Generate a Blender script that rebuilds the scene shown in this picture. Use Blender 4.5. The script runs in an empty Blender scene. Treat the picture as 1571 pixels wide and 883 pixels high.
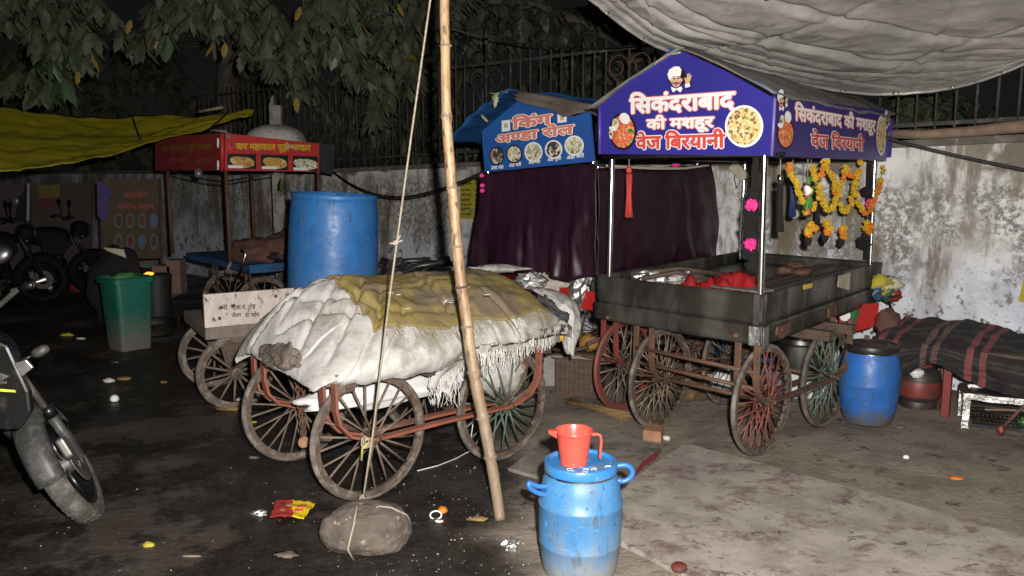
import bpy, bmesh, math, random
from mathutils import Vector, Matrix, noise
random.seed(7)
S = bpy.context.scene
COL = S.collection
PI = math.pi

# ------------------------------------------------------------------ camera, world, light, exposure
F_PX, PITCH, CAM_H = 1250.0, math.radians(8.04), 1.66
cd = bpy.data.cameras.new('camera')
cam = bpy.data.objects.new('camera', cd)
COL.objects.link(cam)
cam.location = (0, 0, CAM_H)
cam.rotation_euler = (PI / 2 - PITCH, 0, 0)
cd.sensor_width = 36.0
cd.lens = F_PX / 1571.0 * 36.0
cd.clip_start, cd.clip_end = 0.05, 400
S.camera = cam

w = bpy.data.worlds.new('World')
S.world = w
w.use_nodes = True
wn_ = w.node_tree
bg = wn_.nodes['Background']
sky = wn_.nodes.new('ShaderNodeTexSky')
sky.sky_type = 'NISHITA'
sky.sun_disc = False
sky.sun_elevation = math.radians(12)
sky.sun_rotation = math.radians(200)
hs_ = wn_.nodes.new('ShaderNodeHueSaturation')
hs_.inputs['Saturation'].default_value = .3
wn_.links.new(sky.outputs[0], hs_.inputs['Color'])
wn_.links.new(hs_.outputs[0], bg.inputs[0])
bg.inputs[1].default_value = 0.0013          # night: the sky is all but dark

sd = bpy.data.lights.new('moon', 'SUN')
sd.energy, sd.angle, sd.color = 0.012, math.radians(8), (0.85, 0.9, 1.0)
so = bpy.data.objects.new('moon', sd)
COL.objects.link(so)
so.rotation_euler = (math.radians(60), 0, math.radians(-20))

# the photographer's flash, up and to the right of the lens: the light this photograph was taken by
fd = bpy.data.lights.new('camera_flash', 'POINT')
fd.energy, fd.shadow_soft_size, fd.color = 1530, 0.03, (1.0, 0.96, 0.905)
fo = bpy.data.objects.new('camera_flash', fd)
COL.objects.link(fo)
fo.location = (0.11, 0.02, CAM_H + 0.13)

S.view_settings.view_transform = 'Standard'
S.view_settings.look = 'None'
S.view_settings.exposure = 0.0
S.view_settings.gamma = 1.0
S.view_settings.use_curve_mapping = False
S.render.engine = 'CYCLES'
S.cycles.max_bounces = 6
S.cycles.use_denoising = True

# ------------------------------------------------------------------ pixel -> place
CP, SP = math.cos(PITCH), math.sin(PITCH)
EYE = Vector((0, 0, CAM_H))

def ray(px, py):
    x, y = (px - 785.5) / F_PX, -(py - 441.5) / F_PX
    return Vector((x, CP + y * SP, y * CP - SP))

def at(px, py, Y):                 # the point seen at a pixel, at forward distance Y
    r = ray(px, py)
    return EYE + r * (Y / r.y)

def gnd(px, py, h=0.0):            # the point seen at a pixel, at height h
    r = ray(px, py)
    return EYE + r * ((h - CAM_H) / r.z)

def onp(px, py, p0, n, off=0.0):   # the point seen at a pixel, on a plane
    r = ray(px, py)
    return EYE + r * ((p0 - EYE).dot(n) / r.dot(n)) + n * off

def fr(p, s=1.0, o=0.0):
    return noise.fractal(Vector(p) * s + Vector((o, o * 1.7, o * .3)), 1.0, 2.0, 4)

# ------------------------------------------------------------------ materials
def mat(name, c1, c2=None, scale=6.0, rough=0.6, metal=0.0, spec=0.5, bump=0.0, bscale=40.0,
        dirt=None, dscale=4.0, dthr=0.55, dsoft=0.08, dust=None, stretch=None, emit=None, drough=None, sheen=0, trans=0, contrast=.22):
    m = bpy.data.materials.new(name)
    m.use_nodes = True
    nt = m.node_tree
    N, Lk = nt.nodes, nt.links
    b = N['Principled BSDF']
    tc = N.new('ShaderNodeTexCoord')
    src = tc.outputs['Object']
    if stretch:
        mp = N.new('ShaderNodeMapping')
        mp.inputs['Scale'].default_value = stretch
        Lk.new(src, mp.inputs['Vector'])
        src = mp.outputs[0]
    def noi(sc, det=6, ro=.6):
        n = N.new('ShaderNodeTexNoise')
        n.inputs['Scale'].default_value = sc
        n.inputs['Detail'].default_value = det
        n.inputs['Roughness'].default_value = ro
        Lk.new(src, n.inputs['Vector'])
        return n.outputs[0]
    def rng(v, lo, hi):
        r = N.new('ShaderNodeMapRange')
        r.interpolation_type = 'SMOOTHSTEP'
        r.inputs[1].default_value, r.inputs[2].default_value = lo, hi
        Lk.new(v, r.inputs[0])
        return r.outputs[0]
    def mix(f, a, bb):
        x = N.new('ShaderNodeMix')
        x.data_type = 'RGBA'
        Lk.new(f, x.inputs[0])
        for i, q in ((6, a), (7, bb)):
            if isinstance(q, (tuple, list)):
                x.inputs[i].default_value = (*q[:3], 1)
            else:
                Lk.new(q, x.inputs[i])
        return x.outputs[2]
    if c2 is None:
        c2 = tuple(c * .72 for c in c1)
    col = mix(rng(noi(scale), .5 - contrast, .5 + contrast), c2, c1)
    b.inputs['Roughness'].default_value = rough
    if dirt:
        f = rng(noi(dscale, 9, .65), dthr - dsoft, dthr + dsoft)
        col = mix(f, col, dirt)
        if drough is not None:
            r2 = N.new('ShaderNodeMapRange')
            r2.inputs[3].default_value, r2.inputs[4].default_value = rough, drough
            Lk.new(f, r2.inputs[0])
            Lk.new(r2.outputs[0], b.inputs['Roughness'])
    if dust:                        # (colour, low z, high z, strength): splashed mud and dust near the foot of a thing
        sx = N.new('ShaderNodeSeparateXYZ')
        Lk.new(tc.outputs['Object'], sx.inputs[0])
        ad = N.new('ShaderNodeMath')
        ad.operation = 'MULTIPLY_ADD'
        ad.inputs[1].default_value = (dust[2] - dust[1]) * 1.5
        Lk.new(noi(14, 8, .7), ad.inputs[0])
        Lk.new(sx.outputs[2], ad.inputs[2])
        off = (dust[2] - dust[1]) * .75
        f = rng(ad.outputs[0], dust[2] + off, dust[1] + off)
        ml = N.new('ShaderNodeMath')
        ml.operation = 'MULTIPLY'
        ml.inputs[1].default_value = dust[3]
        Lk.new(f, ml.inputs[0])
        col = mix(ml.outputs[0], col, dust[0])
    Lk.new(col, b.inputs['Base Color'])
    b.inputs['Metallic'].default_value = metal
    b.inputs['Specular IOR Level'].default_value = spec
    if sheen:
        b.inputs['Sheen Weight'].default_value = sheen
    if trans:
        b.inputs['Transmission Weight'].default_value = trans
    if bump:
        bn = N.new('ShaderNodeBump')
        bn.inputs['Strength'].default_value = bump
        bn.inputs['Distance'].default_value = 0.01
        Lk.new(noi(bscale, 8, .65), bn.inputs['Height'])
        Lk.new(bn.outputs[0], b.inputs['Normal'])
    if emit:
        b.inputs['Emission Color'].default_value = (*emit[:3], 1)
        b.inputs['Emission Strength'].default_value = emit[3]
    return m

def _nodes(name):
    m = bpy.data.materials.new(name)
    m.use_nodes = True
    N, Lk = m.node_tree.nodes, m.node_tree.links
    P = N.new('ShaderNodeTexCoord').outputs['Object']
    def noi(sc, det=9, ro=.65, st=None, off=(0, 0, 0), dist=0.0):
        mp = N.new('ShaderNodeMapping')
        mp.inputs['Location'].default_value = off
        mp.inputs['Scale'].default_value = st or (1, 1, 1)
        Lk.new(P, mp.inputs['Vector'])
        n = N.new('ShaderNodeTexNoise')
        n.inputs['Scale'].default_value, n.inputs['Detail'].default_value, n.inputs['Roughness'].default_value = sc, det, ro
        n.inputs['Distortion'].default_value = dist
        Lk.new(mp.outputs[0], n.inputs['Vector'])
        return n.outputs[0]
    def rng(v, a, c, lo=0., hi=1.):
        r = N.new('ShaderNodeMapRange')
        r.interpolation_type = 'SMOOTHSTEP'
        for i, q in ((1, a), (2, c), (3, lo), (4, hi)):
            r.inputs[i].default_value = q
        Lk.new(v, r.inputs[0])
        return r.outputs[0]
    def mix(f, a, c):
        x = N.new('ShaderNodeMix')
        x.data_type = 'RGBA'
        Lk.new(f, x.inputs[0])
        for i, q in ((6, a), (7, c)):
            if isinstance(q, tuple):
                x.inputs[i].default_value = (*q, 1)
            else:
                Lk.new(q, x.inputs[i])
        return x.outputs[2]
    def mth(op, a, c):
        x = N.new('ShaderNodeMath')
        x.operation = op
        for i, q in enumerate((a, c)):
            if isinstance(q, (int, float)):
                x.inputs[i].default_value = q
            else:
                Lk.new(q, x.inputs[i])
        return x.outputs[0]
    return m, N, Lk, P, noi, rng, mix, mth

def slab_mat(name, c1, c2, stain, dark):
    m, N, Lk, P, noi, rng, mix, mth = _nodes(name)
    b = N['Principled BSDF']
    col = mix(rng(noi(4), .36, .62), c2, c1)
    col = mix(mth('MULTIPLY', rng(noi(3.6, 13, .78, (1, 1.25, 1), (3, 1, 0), .2), .48, .6), rng(noi(14, 9, .75), .36, .56)), col, stain)
    col = mix(mth('MULTIPLY', rng(noi(7, 13, .78, (1, 1.3, 1), (7, 2, 0), .3), .58, .63), .85), col, dark)
    col = mix(rng(noi(30, 9, .75, None, (1, 5, 0)), .6, .68), col, dark)
    col = mix(rng(noi(42, 6, .7, None, (4, 5, 0)), .66, .72), col, tuple(min(1, q * 1.5) for q in c1))
    Lk.new(col, b.inputs['Base Color'])
    b.inputs['Roughness'].default_value = .78
    bn = N.new('ShaderNodeBump')
    bn.inputs['Strength'].default_value, bn.inputs['Distance'].default_value = .5, .008
    Lk.new(noi(20, 10, .7), bn.inputs['Height'])
    Lk.new(bn.outputs[0], b.inputs['Normal'])
    return m

def tarp_mat(name, c1, c2, dirt):
    """crumpled woven-plastic sheet: fine straight creases and facets"""
    m, N, Lk, P, noi, rng, mix, mth = _nodes(name)
    b = N['Principled BSDF']
    col = mix(rng(noi(2.6), .35, .65), c2, c1)
    col = mix(mth('MULTIPLY', rng(noi(3.0, 10, .7, (1, 1, 1), (4, 2, 0)), .52, .7), .8), col, dirt)
    Lk.new(col, b.inputs['Base Color'])
    b.inputs['Roughness'].default_value = .36
    b.inputs['Metallic'].default_value = .15
    def vor(sc, st, w_, rot):
        mp = N.new('ShaderNodeMapping')
        mp.inputs['Scale'].default_value = st
        mp.inputs['Rotation'].default_value = (0, 0, rot)
        Lk.new(P, mp.inputs['Vector'])
        ad = N.new('ShaderNodeVectorMath')
        ad.operation = 'ADD'
        nz = N.new('ShaderNodeTexNoise')
        nz.inputs['Scale'].default_value = 3.5
        Lk.new(P, nz.inputs['Vector'])
        sc_ = N.new('ShaderNodeVectorMath')
        sc_.operation = 'SCALE'
        sc_.inputs[3].default_value = .22
        Lk.new(nz.outputs['Color'], sc_.inputs[0])
        Lk.new(mp.outputs[0], ad.inputs[0])
        Lk.new(sc_.outputs[0], ad.inputs[1])
        v = N.new('ShaderNodeTexVoronoi')
        v.feature = 'F1'
        v.inputs['Scale'].default_value = sc
        Lk.new(ad.outputs[0], v.inputs['Vector'])
        return mth('MULTIPLY', v.outputs['Distance'], w_)
    h = mth('ADD', vor(1.7, (1, 2.0, 1), 1.4, .6), mth('ADD', vor(5, (1, 2.0, 1), .5, -.5), vor(15, (1, 1.4, 1), .2, .3)))
    h = mth('ADD', h, mth('MULTIPLY', noi(26, 6, .6), .06))
    bn = N.new('ShaderNodeBump')
    bn.inputs['Strength'].default_value, bn.inputs['Distance'].default_value = .42, .03
    Lk.new(h, bn.inputs['Height'])
    Lk.new(bn.outputs[0], b.inputs['Normal'])
    return m

def barrel_mat(name, ca, cb, fade, d0, d1, dcol, dstr=.88):
    m, N, Lk, P, noi, rng, mix, mth = _nodes(name)
    b = N['Principled BSDF']
    sx = N.new('ShaderNodeSeparateXYZ')
    Lk.new(P, sx.inputs[0])
    z = sx.outputs[2]
    col = mix(rng(noi(5), .36, .64), ca, cb)
    col = mix(mth('MULTIPLY', rng(noi(9, 10, .74, (1, 1, .35)), .47, .62), .72), col, fade)
    streak = mth('MULTIPLY', rng(noi(26, 8, .7, (1, 1, .2), (3, 1, 2)), .575, .65), .8)
    col = mix(streak, col, (.045, .07, .1))
    col = mix(rng(noi(48, 6, .72, None, (1, 8, 2)), .615, .66), col, (.035, .045, .06))
    scr = mth('MULTIPLY', rng(noi(60, 3, .5, (.25, .25, 1.6), (5, 1, 2), 1.2), .66, .7), .6)
    col = mix(scr, col, tuple(min(1, q * 1.5 + .04) for q in cb))
    d = mth('ADD', z, mth('MULTIPLY', noi(16, 10, .75, (1, 1, .4), (2, 4, 6)), .34))
    col = mix(mth('MULTIPLY', rng(d, d1 + .17, d0 + .17), dstr), col, dcol)
    col = mix(mth('MULTIPLY', rng(d, d0 + .27, d0 + .19), dstr), col, tuple(q * 1.12 for q in dcol))
    Lk.new(col, b.inputs['Base Color'])
    Lk.new(rng(noi(12), .3, .7, .34, .58), b.inputs['Roughness'])
    bn = N.new('ShaderNodeBump')
    bn.inputs['Strength'].default_value, bn.inputs['Distance'].default_value = .25, .01
    Lk.new(mth('ADD', noi(7, 4), mth('MULTIPLY', noi(60, 6), .15)), bn.inputs['Height'])
    Lk.new(bn.outputs[0], b.inputs['Normal'])
    return m

MUD = (.17, .145, .12)
M = dict(
    tyre=mat('tyre_rubber', (.13, .105, .085), (.05, .043, .038), 14, .85, dirt=(.2, .17, .14), dscale=9, dthr=.56),
    rim=mat('wheel_rim', (.15, .105, .078), (.07, .048, .036), 20, .6, .3, dirt=(.22, .19, .16), dscale=16, dthr=.58),
    spoke=mat('spoke_steel', (.22, .17, .12), (.11, .08, .06), 18, .55, .4),
    spoke_red=mat('spoke_red_paint', (.2, .05, .035), (.11, .04, .03), 14, .55),
    spoke_green=mat('spoke_green_paint', (.07, .13, .1), (.08, .08, .06), 12, .55),
    spoke_wood=mat('spoke_wood', (.16, .115, .085), (.08, .06, .045), 12, .7),
    rust=mat('rusty_iron', (.15, .075, .045), (.08, .048, .034), 18, .7, .25, bump=.3, bscale=60),
    rust_grey=mat('grey_rusted_iron', (.14, .1, .075), (.07, .05, .04), 12, .6, .3, bump=.3, bscale=50),
    redpipe=mat('red_oxide_paint', (.27, .085, .05), (.18, .06, .04), 10, .5, dirt=(.13, .075, .05), dscale=18, dthr=.58),
    wood_dark=mat('dark_wood', (.11, .065, .045), (.05, .033, .026), 12, .75, bump=.4, bscale=30, stretch=(1, 1, 6)),
    wood=mat('worn_wood', (.26, .19, .14), (.15, .11, .085), 10, .75, bump=.4, bscale=30),
    plank=mat('grey_plank', (.2, .165, .14), (.12, .095, .08), 9, .8, bump=.4),
    whiteboard=mat('white_painted_board', (.58, .5, .46), (.44, .37, .33), 14, .7, dirt=(.09, .065, .055), dscale=22, dthr=.61, dsoft=.05, stretch=(1, 1, .5)),
    sheetmetal=mat('grimy_steel_sheet', (.19, .182, .162), (.08, .075, .064), 4.5, .38, .7, dirt=(.04, .036, .03), dscale=3.4, dthr=.53, dsoft=.12, drough=.62, bump=.2, bscale=8, stretch=(1, 1, .45), contrast=.14),
    traybase=mat('greasy_tray_floor', (.05, .045, .04), (.02, .018, .016), 8, .35, .3, bump=.2),
    chrome=mat('steel_tube', (.75, .74, .72), (.62, .61, .6), 5, .22, 1.0),
    steel=mat('polished_steel', (.6, .6, .58), (.4, .4, .39), 5, .25, 1.0),
    foil=mat('crumpled_foil', (.7, .7, .68), (.45, .45, .43), 9, .3, .9, bump=1.0, bscale=28),
    blue1=barrel_mat('blue_barrel_plastic', (.04, .155, .34), (.058, .2, .41), (.11, .17, .23), .0, .25, (.2, .2, .19), .72),
    blue2=barrel_mat('deep_blue_drum_plastic', (.016, .1, .36), (.022, .135, .45), (.05, .12, .25), .0, .16, (.085, .085, .085), .85),
    blue3=barrel_mat('blue_drum_plastic', (.022, .135, .38), (.03, .17, .47), (.06, .15, .33), .0, .42, (.14, .14, .14), .65),
    handle_blue=mat('handle_blue', (.03, .15, .42), None, 8, .4),
    blackplastic=mat('black_plastic', (.022, .022, .023), (.012, .012, .012), 7, .4, dirt=(.07, .065, .06), dscale=9, dthr=.62),
    redmug=mat('red_mug_plastic', (.62, .085, .06), (.54, .07, .05), 4, .28, bump=.03),
    canopyblue=mat('violet_blue_flex_print', (.037, .032, .265), (.03, .026, .215), 1.5, .36, bump=.5, bscale=2.2),
    canopyside=mat('dark_violet_flex_print', (.045, .03, .2), (.034, .024, .15), 1.5, .38, bump=.5, bscale=2.2),
    kingblue=mat('mid_blue_flex_print', (.02, .105, .34), (.026, .07, .29), 2.0, .4, bump=.6, bscale=3),
    bluetarp=mat('blue_tarpaulin', (.015, .08, .22), (.01, .05, .15), 4, .5, bump=.4, bscale=12),
    white=mat('white_print', (.8, .78, .77), (.76, .74, .73), 3, .5),
    redprint=mat('red_print', (.6, .075, .06), (.54, .06, .05), 3, .5),
    pinkred=mat('pink_red_print', (.68, .22, .17), (.62, .18, .14), 3, .5),
    yellowprint=mat('yellow_print', (.62, .42, .03), (.5, .32, .02), 6, .5),
    skin=mat('printed_skin', (.6, .38, .26), (.55, .34, .22), 8, .5),
    blackprint=mat('black_print', (.012, .012, .014), None, 3, .5),
    roofgrey=mat('grey_roof_sheet', (.2, .185, .17), (.13, .12, .11), 5, .65, dirt=(.12, .15, .24), dscale=3, dthr=.6, bump=.5, bscale=14),
    roofbrown=mat('brown_roof_sheet', (.135, .108, .085), (.1, .08, .065), 5, .8, bump=.4, bscale=16),
    curtain=mat('plum_curtain', (.03, .009, .02), (.016, .005, .011), 2.0, .42, spec=.35, bump=.3, bscale=5),
    redrim=mat('dull_red_rim', (.22, .035, .03), (.12, .035, .028), 12, .6, dirt=(.09, .06, .045), dscale=14, dthr=.56),
    redboard=mat('red_painted_board', (.42, .02, .018), (.34, .018, .016), 6, .4),
    redcloth=mat('red_cloth', (.38, .017, .02), (.2, .011, .014), 5, .45, bump=.3, bscale=10),
    redsign=mat('red_flex_print', (.5, .035, .03), (.42, .028, .025), 2, .5),
    redsign_dark=mat('dark_red_flex_print', (.36, .04, .04), (.27, .032, .032), 4, .6),  # darker red for the side sign and menu letters
    sack=mat('white_woven_sack', (.5, .485, .465), (.42, .405, .385), 5, .6, dirt=(.25, .225, .195), dscale=4.2, dthr=.56, dsoft=.1, bump=.55, bscale=38),
    olive=mat('olive_mat', (.3, .225, .052), (.225, .17, .056), 3.5, .72, dirt=(.165, .128, .085), dscale=3.2, dthr=.5, dsoft=.12, bump=.35, bscale=50),
    thread=mat('frayed_thread', (.7, .68, .64), None, 20, .8),
    oldthread=mat('olive_thread', (.2, .165, .07), None, 20, .8),
    rag=mat('charcoal_rag', (.05, .05, .05), (.022, .022, .022), 7, .85, bump=.7, bscale=20),
    brownrag=mat('brown_canvas', (.16, .125, .1), (.09, .072, .06), 8, .85, bump=.6, bscale=16),
    bamboo=mat('bamboo', (.46, .32, .18), (.25, .135, .06), 4, .42, dirt=(.1, .055, .03), dscale=11, dthr=.58, dsoft=.06, stretch=(4, 4, 1.1), bump=.3, dust=((.2, .16, .12), .2, 1.5, .75)),
    rope=mat('jute_rope', (.38, .33, .25), (.25, .21, .15), 40, .85, bump=.6, bscale=200),
    rock=mat('rock', (.14, .11, .088), (.07, .055, .045), 11, .9, dirt=(.3, .245, .2), dscale=17, dthr=.63, dsoft=.03, bump=1.0, bscale=42),
    bigtarp=tarp_mat('grey_silver_tarpaulin', (.37, .355, .335), (.25, .24, .225), (.15, .14, .13)),
    yellowtarp=mat('yellow_tarpaulin', (.34, .29, .011), (.24, .205, .01), 1.2, .55, bump=.2, bscale=7, stretch=(1, 1, 4)),
    leaf=mat('dusty_leaf', (.076, .082, .05), (.036, .042, .026), 5, .7, spec=.3, contrast=.12),
    leafgreen=mat('green_leaf', (.05, .085, .035), (.038, .06, .026), 3, .5, contrast=.12),
    leafdark=mat('dark_leaf', (.08, .088, .056), (.045, .052, .033), 3, .6),
    leafyellow=mat('yellow_leaf', (.24, .16, .025), (.17, .12, .025), 6, .6),
    bark=mat('bark', (.12, .1, .08), (.06, .05, .04), 8, .9, bump=.8, bscale=18),
    iron=mat('fence_iron', (.075, .066, .057), (.03, .027, .024), 6, .75, .2, dirt=(.15, .135, .12), dscale=12, dthr=.64),
    iron_red=mat('red_oxide_iron', (.13, .06, .05), (.08, .04, .035), 6, .7),
    binplastic=mat('teal_bin_plastic', (.012, .14, .1), (.009, .095, .07), 4, .5, dust=((.14, .13, .11), .02, .42, .95)),
    marigold=mat('marigold_yellow', (.68, .46, .02), (.5, .28, .012), 60, .7, bump=1, bscale=120),
    marigold2=mat('marigold_orange', (.72, .24, .01), (.55, .16, .01), 60, .7, bump=1, bscale=120),
    pink=mat('pink_paper_flower', (.8, .04, .3), (.62, .03, .22), 40, .6, bump=.8, bscale=80),
    blackyarn=mat('black_yarn', (.012, .012, .013), (.006, .006, .006), 60, .9, bump=1, bscale=120),
    tassel_red=mat('red_tassel', (.6, .06, .05), (.42, .035, .03), 30, .6, stretch=(4, 4, .4), bump=.6, bscale=50),
    green=mat('bright_green', (.05, .22, .03), None, 20, .5),
    card=mat('pale_cardboard', (.5, .46, .34), (.38, .35, .26), 8, .8),
    brick=mat('brick', (.36, .19, .115), (.24, .12, .075), 12, .85, bump=.5, bscale=30),
    slab=slab_mat('worn_slab', (.345, .31, .27), (.245, .215, .188), (.15, .1, .09), (.065, .053, .046)),
    slab2=slab_mat('grey_slab', (.23, .205, .18), (.15, .13, .113), (.1, .08, .07), (.06, .05, .044)),
    cylinder_red=mat('cylinder_red', (.24, .04, .028), (.13, .035, .028), 7, .5, .2, dirt=(.06, .045, .04), dscale=6, dthr=.54),
    blanket=mat('black_wool_blanket', (.02, .018, .018), (.011, .01, .01), 14, .95, bump=.6, bscale=60),
    blanket_grey=mat('grey_wool_stripe', (.042, .039, .038), (.027, .025, .025), 14, .95, bump=.6, bscale=60),
    blanket_pink=mat('pink_wool_stripe', (.21, .055, .062), (.13, .04, .045), 14, .95, bump=.6, bscale=60),
    blanket_brown=mat('brown_wool_stripe', (.13, .075, .065), (.09, .055, .05), 14, .95, bump=.6, bscale=60),
    redpaint=mat('red_paint_worn', (.22, .032, .032), (.17, .03, .03), 12, .5),
    cable=mat('black_cable', (.018, .018, .02), None, 5, .5),
    posteryellow=mat('yellow_poster_paper', (.42, .36, .03), (.34, .28, .025), 5, .8, dirt=(.2, .17, .06), dscale=6, dthr=.6),
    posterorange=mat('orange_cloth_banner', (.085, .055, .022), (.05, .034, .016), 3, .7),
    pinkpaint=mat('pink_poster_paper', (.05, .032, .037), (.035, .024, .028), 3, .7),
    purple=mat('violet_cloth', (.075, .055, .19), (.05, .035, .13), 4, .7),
    bikeblack=mat('black_bike_paint', (.008, .008, .009), (.005, .005, .005), 4, .32, dirt=(.03, .028, .025), dscale=9, dthr=.6),
    bikegrey=mat('dusty_bike_plastic', (.042, .043, .045), (.026, .027, .028), 9, .5, dirt=(.085, .078, .068), dscale=26, dthr=.57, dsoft=.12),
    biketyre=mat('dusty_tyre', (.085, .08, .07), (.05, .047, .042), 10, .85, dirt=(.15, .135, .115), dscale=18, dthr=.55, dsoft=.1),
    bikemetal=mat('dull_alloy', (.3, .29, .27), (.16, .155, .145), 10, .4, .8),
    lime=mat('lime_stripe', (.55, .68, .03), None, 10, .4),
    lens=mat('reflector_lens', (.2, .195, .19), (.12, .12, .115), 30, .3, .3),
    orange=mat('orange_paper', (.75, .2, .02), None, 10, .5),
    paper=mat('pale_paper', (.62, .6, .55), (.45, .43, .4), 15, .7),
    packet=mat('packet_yellow', (.6, .45, .02), (.55, .38, .02), 5, .35),
    ember=mat('ember', (.3, .03, .0), None, 20, .8, emit=(1, .18, .02, 6)),
    whiteconc=mat('pale_concrete', (.34, .32, .3), (.2, .19, .18), 7, .85, dirt=(.1, .09, .08), dscale=6, dthr=.58),
    bluepaint=mat('blue_painted_steel', (.02, .12, .29), (.016, .065, .15), 5, .45, dirt=(.04, .045, .05), dscale=6, dthr=.56),
    wicker=mat('pale_wicker', (.48, .42, .36), (.3, .26, .22), 30, .8, bump=1, bscale=45),
    straw=mat('broom_straw', (.25, .15, .055), (.15, .09, .035), 18, .8),
    darkjunk=mat('dark_scrap', (.03, .028, .027), (.013, .013, .013), 9, .55, bump=.4),
    brownheap=mat('brown_sacking', (.14, .06, .045), (.08, .035, .028), 5, .85, bump=.5),
    lightplastic=mat('white_plastic_bag', (.68, .67, .66), (.5, .5, .5), 8, .45, bump=.6, bscale=14),
)

def food(name, stops, scale, rough=.5):
    m = bpy.data.materials.new(name)
    m.use_nodes = True
    N, Lk = m.node_tree.nodes, m.node_tree.links
    b = N['Principled BSDF']
    tc = N.new('ShaderNodeTexCoord')
    v = N.new('ShaderNodeTexVoronoi')
    v.inputs['Scale'].default_value = scale
    Lk.new(tc.outputs['Object'], v.inputs['Vector'])
    sx = N.new('ShaderNodeSeparateColor')
    Lk.new(v.outputs['Color'], sx.inputs[0])
    r = N.new('ShaderNodeValToRGB')
    r.color_ramp.interpolation = 'CONSTANT'
    e = r.color_ramp.elements
    while len(e) < len(stops):
        e.new(1)
    for i, (p, c) in enumerate(stops):
        e[i].position = p
        e[i].color = (*c, 1)
    Lk.new(sx.outputs[0], r.inputs[0])
    Lk.new(r.outputs[0], b.inputs['Base Color'])
    b.inputs['Roughness'].default_value = rough
    return m
M['food_rice'] = food('printed_fried_rice', [(0, (.62, .48, .2)), (.35, (.7, .58, .3)), (.6, (.45, .3, .1)), (.72, (.25, .1, .05)), (.84, (.14, .2, .05)), (.9, (.8, .7, .42))], 75)
M['food_red'] = food('printed_red_biryani', [(0, (.6, .13, .06)), (.4, (.7, .25, .1)), (.62, (.5, .08, .04)), (.8, (.72, .42, .2)), (.93, (.12, .22, .05))], 80)
M['food_pale'] = food('printed_egg_dish', [(0, (.6, .55, .42)), (.4, (.72, .68, .6)), (.6, (.3, .33, .16)), (.8, (.5, .42, .25)), (.92, (.12, .1, .07))], 55)
M['food_dark'] = food('printed_dark_dish', [(0, (.05, .05, .05)), (.55, (.6, .58, .52)), (.75, (.25, .2, .15)), (.9, (.45, .18, .12))], 48)
M['food_puri'] = food('printed_puri', [(0, (.5, .28, .06)), (.45, (.6, .36, .1)), (.75, (.4, .18, .05)), (.92, (.65, .5, .2))], 22)

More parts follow.
